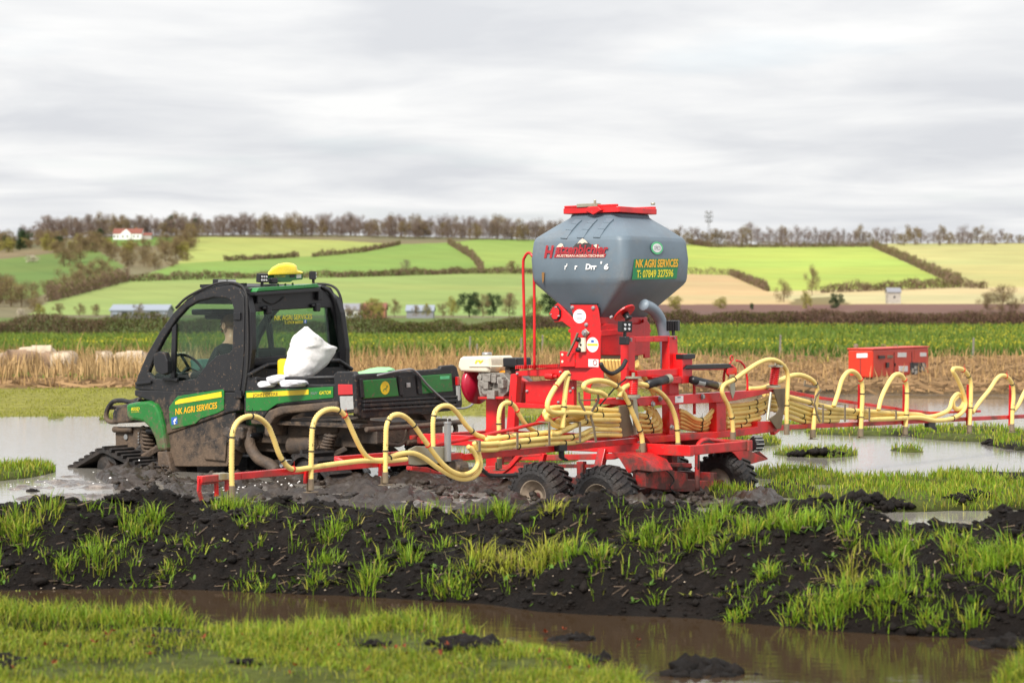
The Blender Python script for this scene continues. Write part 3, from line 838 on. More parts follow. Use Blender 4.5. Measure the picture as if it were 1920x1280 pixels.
def litter(n, name, label, ymin, ymax, col, ln0, ln1, w):
    pts = np.array([near_hit(rng.uniform(-60, 1980), rng.uniform(ymin, ymax), 9.0, 15.5) for _ in range(n)])
    a = rng.uniform(0, np.pi, n); l = rng.uniform(ln0, ln1, n)
    d = np.stack([np.cos(a), np.sin(a), rng.normal(0, .25, n)], -1) * (l / 2)[:, None]
    s_ = np.stack([-np.sin(a), np.cos(a), np.ones(n) * .6], -1) * w / 2
    c = pts + [0, 0, .012]
    co = np.stack([c - d - s_, c - d + s_, c + d + s_, c + d - s_], 1).reshape(-1, 3)
    f = np.arange(n)[:, None] * 4 + np.array([[0, 1, 2, 3]])
    return tag(raw_mesh(name, co, f, np.repeat(np.array(col) * rng.uniform(.5, 1.3, (n, 1)), 4, axis=0), M['straw']), label, kind='stuff')
litter(800, 'straw_litter', 'broken dry stalks lying on the peat', 955, 1130, (.15, .105, .07), .02, .09, .0042)

# broad dock leaves and seedlings
def leaves(pts, size, col, name, label):
    co, fs, cs = [], [], []
    for (x, y, zz), s0, c in zip(pts, size, col):
        for q in range(rng.integers(2, 6)):
            a = rng.uniform(0, 6.28); el = rng.uniform(.25, 1.1); L_ = s0 * rng.uniform(.7, 1.3); w = L_ * rng.uniform(.30, .5)
            d = np.array([math.cos(a) * math.cos(el), math.sin(a) * math.cos(el), math.sin(el)]); sd_ = np.array([-math.sin(a), math.cos(a), 0])
            b0 = np.array([x, y, zz]); nrm = np.cross(d, sd_)
            ring = [b0, b0 + d * L_ * .35 + sd_ * w * .5 - nrm * w * .15, b0 + d * L_ * .75 + sd_ * w * .4 - nrm * w * .15, b0 + d * L_ * 1.05 + np.array([0, 0, -.12 * L_]), b0 + d * L_ * .75 - sd_ * w * .4 - nrm * w * .15, b0 + d * L_ * .35 - sd_ * w * .5 - nrm * w * .15, b0 + d * L_ * .55]
            k0 = len(co); co += ring
            fs += [(k0 + i, k0 + (i + 1) % 6, k0 + 6) for i in range(6)]
            cs += [c * rng.uniform(.8, 1.2)] * 7
    return tag(raw_mesh(name, np.array(co), np.array(fs), np.array(cs), M['leaf']), label, kind='stuff')
spots = [(690, 1020, .07), (1890, 1010, .04), (555, 1095, .05), (905, 1105, .06), (1035, 1010, .05), (820, 1065, .06), (945, 1095, .05), (1440, 1055, .06), (1505, 1005, .08), (1530, 1008, .07), (1560, 1045, .05), (1470, 1040, .05), (1825, 1140, .07), (1860, 1150, .05),
         (1290, 1120, .05), (270, 1000, .04), (1110, 1000, .05), (495, 985, .04), (885, 1010, .05), (1000, 975, .04), (1240, 1080, .04), (850, 1070, .05)]
spots += [(rng.uniform(0, 1920), rng.uniform(955, 1140), rng.uniform(.02, .04)) for _ in range(130)]
pts = [near_hit(a, b, 9, 15.5) for a, b, c in spots]
cols2 = np.where(rng.random((len(spots), 1)) < .25, np.array([.25, .26, .05]), np.array([.10, .19, .03])) * rng.uniform(.7, 1.2, (len(spots), 1))
leaves(pts, [c for a, b, c in spots], cols2, 'bank_weeds', 'broad-leaved weed seedlings on the spoil bank')
spots = [(rng.uniform(0, 1250), rng.uniform(1190, 1280), rng.uniform(.015, .028)) for _ in range(42)]
pts = [near_hit(a, b, 7, 12) for a, b, c in spots]
pts = [(x, y, z + .03) for x, y, z in pts]
leaves(pts, [c for a, b, c in spots], np.array([.24, .05, .02]) * rng.uniform(.6, 1.2, (len(spots), 1)), 'red_leaves', 'small reddish leaves among the near grass')

# ---- dry maize stubble across the field
n = 19000
Y = 1 / rng.uniform(1 / 74.0, 1 / 41.0, n); X = rng.uniform(-.30, .30, n) * Y
den = fbm(X * .25, Y * .2, 3, 161)
k = rng.random(n) < .35 + .65 * sstep(.3, .6, den)
X, Y = X[k], Y[k]
pxs = CX + F * X / Y
tallf = np.where((pxs < 1100), 1.0, .72)
h = rng.uniform(.16, .74, len(X)) * tallf * np.where(Y < 43.5, .75, 1.0) * (1 + .5 * (rng.random(len(X)) < .05))
cc = np.array([.42, .275, .12]) * rng.uniform(.5, 1.35, (len(X), 1)) + np.array([.03, .0, .0]) * rng.random((len(X), 1))
tag(blades(np.stack([X, Y, np.full(len(X), .06)], -1), h, .028, .35, cc, 'maize_stubble', M['straw'], base=(.8, .8, .8)), 'dry straw-coloured stalks standing across the field', kind='stuff')
n = 9000
Y = 1 / rng.uniform(1 / 70.0, 1 / 40.4, n); X = rng.uniform(-.30, .30, n) * Y
a = rng.uniform(0, np.pi, n); l = rng.uniform(.2, .7, n)
d = np.stack([np.cos(a), np.sin(a), rng.normal(0, .18, n)], -1) * (l / 2)[:, None]
c = np.stack([X, Y, np.full(n, .13) + rng.uniform(0, .1, n)], -1); s_ = np.array([0, 0, .022])
co = np.stack([c - d - s_, c - d + s_, c + d + s_, c + d - s_], 1).reshape(-1, 3)
tag(raw_mesh('fallen_stalks', co, np.arange(n)[:, None] * 4 + np.array([[0, 1, 2, 3]]), np.repeat(np.array([.36, .23, .12]) * rng.uniform(.45, 1.3, (n, 1)), 4, axis=0), M['straw']), 'flattened dry stalks lying between the stubble', kind='stuff')
n = 2600
Y = rng.uniform(44, 50.5, n); X = rng.uniform(-.30, -.13, n) * Y
k = rng.random(n) < .25 + .75 * sstep(.4, .6, fbm(X * .6, Y * .3, 3, 165)); X, Y = X[k], Y[k]
cc = np.array([.50, .34, .16]) * rng.uniform(.55, 1.3, (len(X), 1))
tag(blades(np.stack([X, Y, np.full(len(X), .06)], -1), rng.uniform(.3, .85, len(X)), .026, .25, cc, 'tall_stalks', M['straw'], base=(.85, .85, .85)), 'taller dry stalks standing in front of the sheep', kind='stuff')
# green regrowth among the stubble
n = 9000
Y = np.concatenate([rng.uniform(44.5, 47.5, n // 2), rng.uniform(60, 74, n // 2)]); X = rng.uniform(-.30, .30, n) * Y
k = (sstep(.42, .55, fbm(X * .22, Y * .1, 3, 171)) > rng.random(n)) & ((X < -5) | (Y > 55))
X, Y = X[k], Y[k]
tag(blades(np.stack([X, Y, np.full(len(X), .06)], -1), rng.uniform(.12, .30, len(X)), .05, .5, grass_cols(len(X), g=(.08, .21, .016), fy=.15, fd=0), 'green_regrowth', M['grass']), 'bright green regrowth between the stubble rows', kind='stuff')

# ---- yellow-flowering crop
n = 70000
Y = 1 / rng.uniform(1 / 146.0, 1 / 83.0, n); X = rng.uniform(-.30, .30, n) * Y
h = rng.uniform(.22, .48, n)
fl = (rng.random(n) < .16 * sstep(.35, .65, fbm(X * .12, Y * .05, 3, 181)))
cc = np.array([.14, .215, .030]) * rng.uniform(.55, 1.35, (n, 1)); cc = np.where((rng.random((n, 1)) < .3), cc * .5 + np.array([.16, .16, .018]), cc)
zr_ = rise(X, Y) + .06
crop = blades(np.stack([X, Y, zr_], -1), h, .10, .35, cc, 'flowering_crop', M['grass'], base=(.6, .65, .6))
tag(crop, 'green crop coming into yellow flower beyond the stubble', kind='stuff')
P = np.stack([X, Y, h * .93 + zr_], -1)[fl]
co = (P[:, None] + np.array([[-.024, 0, 0], [0, 0, .036], [.024, 0, 0], [0, 0, -.024]])[None] * rng.uniform(.6, 1.6, (len(P), 1, 1))).reshape(-1, 3)
tag(raw_mesh('crop_flowers', co, np.arange(len(P))[:, None] * 4 + np.array([[0, 1, 2, 3]]), np.repeat(np.array([.50, .45, .04]) * rng.uniform(.6, 1.1, (len(P), 1)), 4, axis=0), M['leaf']), 'yellow flower heads over the green crop', kind='stuff')
n = 9000
Y = rng.uniform(71, 80, n); X = rng.uniform(-.30, .30, n) * Y
tag(blades(np.stack([X, Y, np.full(n, .04)], -1), rng.uniform(.12, .42, n), .06, .5, grass_cols(n, g=(.055, .13, .012), yel=(.16, .18, .03), fy=.25, fd=.08), 'field_verge', M['grass']), 'grassy verge in front of the flowering crop, coloured dark for its shaded edge', kind='stuff')  # blade greens darkened to paint in the verge's shaded front

# ---- hedges: masses of twigs and young leaves round a woody core
def hedge(name, label, line, h, wd, n, leaf, twig, ts, zoff=None, fl=.5):
    """line: list of (x, y, z) along the foot"""
    L_ = np.array(line, float)
    seg = np.linalg.norm(np.diff(L_, axis=0), axis=1); cum = np.concatenate([[0], np.cumsum(seg)])
    s = rng.uniform(0, cum[-1], n)
    P = np.stack([np.interp(s, cum, L_[:, k]) for k in range(3)], -1)
    hv = h * (.45 + 1.0 * fbm(s / (h * 2.2), s * 0 + len(label), 4, 191))
    q = rng.random(n) ** .75
    P[:, 2] += q * hv
    r = wd * np.sqrt(np.clip(1 - (q - .35) ** 2, .1, 1))
    P[:, 0] += rng.normal(0, .5, n) * wd * .3; P[:, 1] += rng.uniform(-1, 1, n) * r
    a = rng.normal(0, 1, (n, 3)); a /= np.linalg.norm(a, axis=1)[:, None]
    b = np.cross(a, rng.normal(0, 1, (n, 3))); b /= np.linalg.norm(b, axis=1)[:, None]
    isl = rng.random(n) < fl * (.35 + .65 * (fbm(s / 6, s * 0 + 2, 3, 201) > .48))
    la = np.where(isl, ts, ts * 2.6) * rng.uniform(.6, 1.3, n); lb = np.where(isl, ts * .8, ts * .32)
    a[:, 2] = np.where(isl, a[:, 2], np.abs(a[:, 2]) + .5)
    co = np.stack([P - a * la[:, None] / 2 - b * lb[:, None] / 2, P + a * la[:, None] / 2, P - a * la[:, None] / 2 + b * lb[:, None] / 2], 1).reshape(-1, 3)
    c = np.where(isl[:, None], np.array(leaf), np.array(twig)) * rng.uniform(.55, 1.4, (n, 1))
    root = empty(name, tuple(L_[0]), label=label, cat='hedge')
    o = raw_mesh('foliage', co - L_[0], np.arange(n * 3).reshape(-1, 3), np.repeat(c, 3, axis=0), M['leaf'], parent=root)
    o['kind'] = 'stuff'
    core = MB()
    m = max(2, int(cum[-1] / 4))
    for k in range(m + 1):
        p = V([np.interp(k / m * cum[-1], cum, L_[:, j]) for j in range(3)]) - V(L_[0])
        core.tube([p, p + V((rng.normal(0, .15), rng.normal(0, .15), h * .7))], [.05 * h / 2, .015 * h / 2], 4)
    tw = core.build('stems', M['bark'], root); tw['kind'] = 'stuff'
    return root
M['bark'] = mat('tree_bark', (.07, .052, .042), .85, var=.3)
hl = [(x, 150 + 2 * math.sin(x * .05), .02 + float(rise(np.array(x), np.array(150.)))) for x in np.linspace(-60, 5.5, 30)]
hedge('field_hedge', 'long brown-green hedge behind the flowering crop, left of the hopper', hl, 1.4, 1.1, 60000, (.085, .095, .018), (.14, .090, .055), .12, fl=.7)
hl = [(x, 149 + 2 * math.sin(x * .05 + 1), .02 + float(rise(np.array(x), np.array(149.)))) for x in np.linspace(6.0, 60, 26)]
hedge('field_hedge', 'brown trimmed hedge behind the flowering crop, right of the hopper', hl, 1.15, 1.1, 50000, (.085, .080, .020), (.14, .080, .055), .12, fl=.5)
def hline(pts, m=14):
    P = []
    for (a, b), (c, d) in zip(pts, pts[1:]):
        for k in range(m): P.append(hill_pt(a + (c - a) * k / m, b + (d - b) * k / m))
    return P + [hill_pt(*pts[-1])]
LF, TW = (.135, .135, .04), (.19, .125, .085)
for pts, lab, hh, n in [
    ([(420, 490), (500, 486), (560, 482)], 'short dark hedge along the top left meadow on the hill', 3.0, 2200),
    ([(585, 482), (680, 473), (750, 459)], 'reddish hedge climbing to the ridge wood above the middle meadow', 2.9, 3200),
    ([(235, 528), (400, 523), (640, 520), (880, 513), (1010, 513)], 'long hedge across the hill between the two wide left meadows', 3.0, 8000),
    ([(840, 457), (885, 485), (905, 512)], 'steep hedge running downhill behind the red guard rail', 4.6, 4600),
    ([(1270, 513), (1370, 516), (1440, 546)], 'hedge bending round the tan field right of the hopper', 3.0, 4000),
    ([(1285, 457), (1335, 464), (1480, 464), (1635, 463)], 'reddish hedge along the top of the bright green field', 3.6, 5600),
    ([(1635, 463), (1700, 492), (1800, 538)], 'bushy hedge slanting down between the bright green and the straw field', 5.0, 6500),
    ([(1540, 549), (1700, 543), (1790, 539), (1850, 541)], 'low hedge under the bright green field', 3.4, 3000),
    ([(90, 566), (160, 548), (240, 527)], 'scrubby hedge along the lower left edge of the wide meadow', 5.0, 4500)]:
    hedge('hill_hedge', lab, hline(pts), hh, hh * .6, n, LF, TW, .75, fl=.4)

# ---- trees
def tree_mesh(name, H, wide, n_leaf, leaf, twig, ts, trunk=.22, seed=0, fl=.0, low=.16, lobes=9):
    """tapered trunk with forking limbs; twigs and leaves fill uneven lobes of the crown, thinner between them"""
    rr = random.Random(seed); g = np.random.default_rng(seed); mb = MB()
    cen = []
    for k in range(lobes):
        a = k * 2.4 + rr.uniform(-.5, .5); zz = low + (.92 - low) * ((k + .5) / lobes) + rr.uniform(-.06, .06)
        rad = wide * .5 * math.sqrt(max(.12, 1 - ((zz - .55) / .52) ** 2)) * rr.uniform(.35, .85)
        cen.append((V((math.cos(a) * rad, math.sin(a) * rad, zz)), rr.uniform(.12, .20) * (.7 + .5 * wide)))
    cen.append((V((0, 0, .84)), .15)); cen.append((V((rr.gauss(0, .05), rr.gauss(0, .05), .6)), .2 * (.7 + .4 * wide)))
    mb.tube([(0, 0, -.03), (rr.gauss(0, .01), rr.gauss(0, .01), trunk), (rr.gauss(0, .02), rr.gauss(0, .02), .55), (0, 0, .9)], [.022, .017, .011, .003], 6, caps=False)
    for c, r_ in cen:
        z0 = min(c.z * .75, trunk + rr.uniform(0, .25)); s0 = V((0, 0, z0)); m_ = s0.lerp(c, .5) + V((rr.gauss(0, .03), rr.gauss(0, .03), -.02))
        mb.tube([s0, m_, c], [.010, .007, .003], 4, caps=False)
        for q in range(7):
            e_ = c + V((rr.gauss(0, 1), rr.gauss(0, 1), rr.gauss(.3, .8))).normalized() * r_ * rr.uniform(.7, 1.1)
            mb.tube([m_.lerp(c, rr.uniform(.3, 1)), e_], [.004, .0015], 3, caps=False)
    mb.v = [(x * H, y * H, z * H) for x, y, z in mb.v]
    w_ = np.array([r_ ** 2 for c, r_ in cen]); i = g.choice(len(cen), n_leaf, p=w_ / w_.sum())
    C0 = np.array([tuple(c) for c, r_ in cen])[i]; R0 = np.array([r_ for c, r_ in cen])[i]
    d = g.normal(0, 1, (n_leaf, 3)); d /= np.linalg.norm(d, axis=1)[:, None]
    P = (C0 + d * (R0 * g.random(n_leaf) ** .45)[:, None]) * H
    P[:, 2] = np.maximum(P[:, 2], H * .06)
    a = d * .7 + g.normal(0, .5, (n_leaf, 3)); a[:, 2] += .5; a /= np.linalg.norm(a, axis=1)[:, None]
    b = np.cross(a, g.normal(0, 1, (n_leaf, 3))); b /= np.linalg.norm(b, axis=1)[:, None]
    isl = g.random(n_leaf) < fl
    la = np.where(isl, ts, ts * 2.6) * g.uniform(.6, 1.4, n_leaf); lb = np.where(isl, ts * .8, ts * .20)
    co = np.stack([P - a * la[:, None] / 2 - b * lb[:, None] / 2, P + a * la[:, None] / 2, P - a * la[:, None] / 2 + b * lb[:, None] / 2], 1).reshape(-1, 3)
    lob = g.uniform(.8, 1.2, len(cen))[i][:, None]
    c = np.where(isl[:, None], np.array(leaf), np.array(twig)) * g.uniform(.65, 1.3, (n_leaf, 1)) * lob
    nt_ = len(mb.v); tri = []
    for f in mb.f:
        for q in range(1, len(f) - 1): tri.append((f[0], f[q], f[q + 1]))
    tr = raw_mesh('trunk', np.array(mb.v), np.array(tri), np.tile(np.array(twig) * .7, (nt_, 1)), M['twig'])
    cr = raw_mesh('crown', co, np.arange(n_leaf * 3).reshape(-1, 3), np.repeat(c, 3, axis=0), M['leaf'])
    ms = (tr.data, cr.data)
    bpy.data.objects.remove(tr); bpy.data.objects.remove(cr)
    return ms
BARE = [tree_mesh('b', 1.0, .85, 2300, (.3, .26, .1), (.20, .145, .118), .028, seed=s_, fl=.02, low=.12, trunk=.18) for s_ in (1, 2, 3, 4, 13)]
BROWN = [tree_mesh('b', 1.0, 1.0, 2600, (.25, .21, .07), (.21, .145, .085), .034, seed=s_, fl=.2, low=.14) for s_ in (5, 6, 7, 14)]
BUD = [tree_mesh('b', 1.0, 1.0, 2300, (.30, .28, .06), (.24, .18, .09), .042, seed=s_, fl=.7, low=.12) for s_ in (8, 9)]
EVER = [tree_mesh('e', 1.0, .9, 2600, (.045, .075, .03), (.05, .05, .03), .045, seed=s_, fl=.9, low=.12) for s_ in (10, 11)]
PALE = [tree_mesh('p', 1.0, 1.1, 1700, (.60, .54, .44), (.3, .24, .16), .042, seed=12, fl=.7, low=.15)]
def tree(name, kinds, loc, H, wide, label, group=None, cat='tree'):
    tm = random.choice(kinds)
    r_ = empty(name, loc, random.uniform(0, 6.28), label, cat, group)
    r_.scale = (H * wide, H * wide, H)
    for nm, me in zip(('trunk', 'crown'), tm):
        o = bpy.data.objects.new(nm, me); COL.objects.link(o); o.parent = r_
    return r_
def px_h(px_tall, Y): return px_tall / F * Y
# ridge wood, left and middle
def RW(xx):
    if xx < 195: return 'leafless tree at the tall left end of the ridge wood', 'bare trees at the left end of the ridge wood'
    if xx < 310: return 'leafless tree of the ridge wood just behind the white hillside house', 'bare trees behind the hillside house'
    if xx < 560: return 'leafless tree of the ridge wood above the pale upper left meadow', 'bare trees above the upper left meadow'
    if xx < 800: return 'leafless tree of the ridge wood above the yellow receiver and the reddish hedge', 'bare trees in the middle of the ridge wood'
    return 'leafless tree of the ridge wood between the steep hedge and the hopper', 'bare trees at the right end of the ridge wood'
def RB(xx):
    if xx < 1345: return 'leafless tree on the ridge between the hopper and the telecom mast', 'bare trees between hopper and mast'
    if xx < 1640: return 'leafless tree in the ridge belt above the bright green field', 'bare trees above the bright green field'
    return 'leafless tree in the ridge belt above the pale straw field', 'bare trees above the straw field'
def SL(px, py):
    if py > 540: return 'brown scrub tree at the far left foot of the slope near the hedge', 'scrub trees at the foot of the left slope'
    if px > 285: return 'brown scrub tree in the strip running down beside the pale upper left meadow', 'scrub trees beside the upper left meadow'
    if px > 175: return 'brown scrub tree below the white hillside house', 'scrub trees below the hillside house'
    if py < 481: return 'brown scrub tree between the left pasture and the ridge wood', 'scrub trees above the left pasture'
    return 'brown scrub tree beside the left-hand hillside pasture', 'scrub trees beside the left pasture'
x = 50.0
while x < 1085:
    for row in range(2):
        dep = Y_RIDGE - 20 + row * 45 + random.uniform(-12, 12)
        xx = x + random.uniform(-5, 5) + row * 5
        hpx = random.uniform(27, 46) + (6 if 85 < xx < 150 else 0) - (8 if xx < 80 else 0)
        tree('bare_tree', BARE if random.random() < .8 else BROWN, ((xx - CX) / F * dep, dep, float(hill_z(xx, dep)) - .5), px_h(hpx, dep), random.uniform(.8, 1.15),
             *RW(xx))
    x += 10.5
# thinner belt right of the hopper
x = 1255.0
while x < 1960:
    dep = Y_RIDGE - 10 + random.uniform(-25, 40)
    hpx = random.uniform(22, 36) + (14 if 1395 < x < 1420 else 0) - (7 if x > 1840 else 0)
    tree('bare_tree', BARE if random.random() < .75 else BROWN, ((x - CX) / F * dep, dep, float(hill_z(x, dep)) - .5), px_h(hpx, dep), random.uniform(.8, 1.2),
         *RB(x))
    x += random.uniform(7, 13)
# scrub and small trees down the left-hand slope
def scrub(px, py, hpx, kinds, w=1.1):
    x_, y_, z_ = hill_pt(px, py)
    return tree('scrub_tree', kinds, (x_, y_, z_ - .4), px_h(hpx, y_), w, *SL(px, py))
for px, py, hpx in [(130, 495, 38), (120, 500, 32), (150, 492, 30), (270, 500, 30), (330, 485, 36), (350, 470, 40), (362, 455, 34), (310, 490, 34), (290, 505, 28), (240, 500, 26), (200, 480, 24), (215, 475, 20),
                    (170, 535, 40), (150, 530, 34), (190, 525, 36), (205, 530, 28), (120, 548, 36), (90, 556, 30), (140, 545, 34), (60, 560, 28), (20, 575, 50), (0, 570, 52), (-15, 575, 50), (40, 575, 40), (65, 585, 26), (-40, 560, 50)]:
    scrub(px, py, hpx * 1.2, BROWN, random.uniform(.95, 1.4))
for k in range(120):
    px = random.uniform(-60, 370)
    py = random.uniform(452, 478) if random.random() < .8 else random.uniform(478, 500)
    if 205 < px < 300 and py < 466: continue
    if py > 478 and px < 200: continue
    if px < 205 and py > 474: continue
    scrub(px, py, random.uniform(16, 32), BROWN if random.random() < .75 else (BUD if random.random() < .7 else EVER), random.uniform(1.0, 1.6))
def one(name, label, kinds, px, py, hpx, w=1.0, cat='tree', Yfix=None):
    if Yfix is None: x_, y_, z_ = hill_pt(px, py)
    else: x_, y_, z_ = (px - CX) / F * Yfix, Yfix, HC + (HY - py) / F * Yfix
    return tree(name, kinds, (x_, y_, z_ - .3), px_h(hpx, y_), w, label, cat=cat)
one('blossom_bush', 'pale blossoming thicket at the left end of the hillside pasture', PALE, 62, 492, 15, 2.2, 'bush')
one('blossom_bush', 'pale blossoming shrub low on the left near the far hedge', PALE, 38, 590, 14, 1.7, 'bush')
one('conifer', 'dark green tree rising over the ridge wood above the upper left meadow', EVER, 318, 441, 36, .8)
one('conifer', 'smaller dark green tree beside the tallest one over the ridge wood', EVER, 367, 442, 34, .7)
one('field_tree', 'small bare tree alone in the middle of the bright left meadow', BARE, 762, 510, 26, 1.1)
one('field_tree', 'round bare tree on the meadow hedge just left of the red guard rail', BROWN, 960, 512, 26, 1.2)
one('field_tree', 'tall budding tree standing in front of the bright green field', BROWN, 1523, 553, 56, .62)
one('field_tree', 'round bare tree left of the tall budding tree below the bright green field', BROWN, 1470, 566, 42, 1.0)
one('yellow_bush', 'yellow-green bush at the foot of the tall budding tree', BUD, 1512, 578, 34, .8, 'bush')
one('dark_bush', 'dark evergreen bush right of the yellow-green bush', EVER, 1568, 578, 30, 1.15, 'bush')
one('young_tree', 'small dark cone of a shrub at the edge of the brown ploughed strip', EVER, 1410, 580, 14, .8, 'bush')
one('willow_bush', 'yellowish willow bush right under the hopper spout', BUD, 1265, 580, 28, 1.4, 'bush')
one('willow_bush', 'faint yellow bush in the tan field', BUD, 1350, 578, 22, 1.6, 'bush')
for px, w in ((1850, 1.3), (1880, 1.4), (1905, 1.2), (1940, 1.3)):
    tree('edge_tree', BROWN, ((px - CX) / F * 520, 520, float(hill_z(px, 520)) - .5), px_h(random.uniform(34, 66), 520), w * .8, 'brown tree at the right-hand end of the far hedge', 'trees at the right-hand end of the far hedge')
for px, hpx, kk, lab in [(700, 34, BUD, 'yellow budding tree over the farm roofs'), (740, 32, BROWN, 'brown tree over the farm roofs beside the yellow one'), (680, 26, BROWN, 'low brown tree left of the farm roofs'), (850, 34, BUD, 'broad yellow-green tree between the farm and the guard rail'),
                         (880, 44, EVER, 'dark green tree left of the guard rail'), (905, 44, BROWN, 'brown round tree left of the guard rail'), (925, 42, EVER, 'second dark green tree close to the guard rail'), (955, 46, BROWN, 'tall brown tree right at the guard rail'), (1000, 38, BUD, 'yellowish tree behind the guard rail'), (1030, 44, EVER, 'dark tree behind the hopper, right of the guard rail'),
                         (830, 26, BROWN, 'low brown thicket beside the broad yellow-green tree'), (780, 22, BROWN, 'scrubby low tree in front of the long low grey shed'), (655, 20, BROWN, 'scrubby low tree in front of the pale shed right of the cab'), (712, 24, BUD, 'yellow-green tree in front of the orange brick building'), (800, 24, BUD, 'budding tree at the right end of the low grey shed'), (690, 18, BROWN, 'brown scrub at the left corner of the orange brick building'), (110, 26, BROWN, 'thin brown tree left of the long barn'), (150, 24, BROWN, 'second thin brown tree left of the long barn'), (180, 24, BROWN, 'round brown tree at the left end of the long barn'), (262, 24, BROWN, 'round brown bush in front of the long barn'),
                         (75, 22, BUD, 'yellowish tree far left behind the hedge'), (340, 22, BROWN, 'small brown tree right of the long barn')]:
    one('farm_tree', lab, kk, px, 590, hpx, random.uniform(.9, 1.3), Yfix=444 if 'in front' not in lab else 430)

# ---- buildings far off
def gable(name, label, cat, px0, px1, base, eave, ridge, Y, depth, wallm, roofm, parts=None):
    k = Y / F
    x0, x1 = (px0 - CX) * k, (px1 - CX) * k
    zb, ze, zr = [HC + (HY - q) * k for q in (base, eave, ridge)]
    r_ = empty(name, ((x0 + x1) / 2, Y, zb), label=label, cat=cat)
    w = (x1 - x0) / 2; he, hr_ = ze - zb, zr - zb
    mb = MB(); mb.slab([(-w, 0, -2), (-w, 0, he), (-w, depth / 2, hr_), (-w, depth, he), (-w, depth, -2)], (2 * w, 0, 0)); mb.build('wall', wallm, r_)
    rf = MB(); o = .25
    rf.slab([(-w - o, -o, he - .1), (-w - o, depth / 2, hr_ + .06), (-w - o, depth / 2, hr_ + .3), (-w - o, -o, he + .14)], (2 * w + 2 * o, 0, 0))
    rf.slab([(-w - o, depth + o, he - .1), (-w - o, depth / 2, hr_ + .06), (-w - o, depth / 2, hr_ + .3), (-w - o, depth + o, he + .14)], (2 * w + 2 * o, 0, 0))
    rf.build('roof', roofm, r_)
    return r_, w, he
M['render'] = mat('white_render', (.75, .75, .72), .8)
M['redtile'] = mat('red_roof_tile', (.20, .065, .045), .8, var=.25)
M['brick'] = mat('orange_brick', (.38, .17, .10), .85)
M['sheet'] = mat('grey_sheet_roof', (.24, .27, .32), .5)
M['slate'] = mat('grey_slate', (.22, .22, .24), .7)
M['stone'] = mat('grey_stone', (.36, .33, .30), .85, var=.25, scale=2)
M['dark'] = mat('dark_opening', (.03, .03, .035), .6)
hx, hy_, hz = hill_pt(240, 449)
h, w, he = gable('hill_house', 'white house with red roof high on the left hillside', 'house', 212, 266, 448, 438, 429, hy_, 9, M['render'], M['redtile'])
g = MB(); g.slab([(-w * .45, -1.2, -1.5), (-w * .45, -1.2, he), (-w * .1, -1.2, he + 2.9), (w * .25, -1.2, he), (w * .25, -1.2, -1.5)], (0, 6, 0)); g.build('gable_wing', M['render'], h)
for sx in (-.9, -.68, -.3, .02, .45, .72):
    wd_ = MB(); wd_.box((w * sx, -1.26 if -.4 < sx < .2 else -.06, 1.7), (1.0, .1, 1.3)); wd_.build('window', M['dark'], h)
ch = MB(); ch.box((w * .55, 4.5, he + 3.4), (.9, .9, 1.8)); ch.build('chimney', M['brick'], h)
h, w, he = gable('annexe', 'small low outbuilding at the right of the white hillside house', 'outbuilding', 268, 284, 446, 441, 437, hy_ - 2, 6, M['stone'], M['redtile'])
h, w, he = gable('long_barn', 'long grey metal-roofed barn beyond the left hedge', 'barn', 207, 313, 594, 582, 573, 452, 9, M['slate'], M['sheet'])
for k in range(6):
    d_ = MB(); d_.box((-w + (k + .5) * w / 3, -.05, he * .42), (w / 3 * .55, .1, he * .8)); d_.build('door', M['dark'] if k % 3 == 1 else M['sheet'], h)
h, w, he = gable('farm_shed', 'low pale shed with dark roof right of the cab', 'shed', 640, 672, 592, 581, 571, 450, 8, M['render'], M['slate'])
d_ = MB(); d_.box((0, -.05, he * .4), (1.4, .1, he * .7)); d_.build('door', M['dark'], h)
h, w, he = gable('farmhouse', 'orange brick farm building beyond the hedge right of the cab', 'house', 681, 722, 592, 580, 570, 448, 7, M['brick'], M['redtile'])
for sx in (-.5, .4):
    wd_ = MB(); wd_.box((w * sx, -.05, he * .55), (.7, .1, .7)); wd_.build('window', M['dark'], h)
h, w, he = gable('grey_shed', 'long low grey shed between the farm trees', 'shed', 762, 812, 592, 583, 574, 449, 8, M['slate'], M['sheet'])
h, w, he = gable('stone_barn', 'small square stone building standing in the pale field on the right', 'barn', 1665, 1689, 569, 548, 541, hill_pt(1677, 569)[1], 4, M['stone'], M['slate'])
wd_ = MB(); wd_.box((0, -.05, 1.9), (.5, .1, .6)); wd_.build('window', M['dark'], h)

# telecom mast on the ridge
k = 1490 / F
mx0, mz0 = (1329 - CX) * k, float(hill_z(1329, 1490))
mast = empty('telecom_mast', (mx0, 1490, mz0), label='tall lattice telecom mast on the ridge right of the hopper', cat='mast')
mb = MB(); top = HC + (HY - 399) * k - mz0
for sx, sy in ((-1, -1), (1, -1), (1, 1), (-1, 1)): mb.beam((sx * .9, sy * .9, 0), (sx * .45, sy * .45, top), .16, .16)
for q in range(9):
    z0, z1 = top * q / 9, top * (q + 1) / 9; a0, a1 = .9 - .05 * q, .9 - .05 * (q + 1)
    mb.beam((-a0, -a0, z0), (a1, -a1, z1), .1, .1); mb.beam((a0, a0, z0), (-a1, a1, z1), .1, .1)
    mb.beam((-a0, a0, z0), (-a1, -a1, z1), .1, .1); mb.beam((a0, -a0, z0), (a1, a1, z1), .1, .1)
mb.build('lattice_tower', M['slate'], mast)
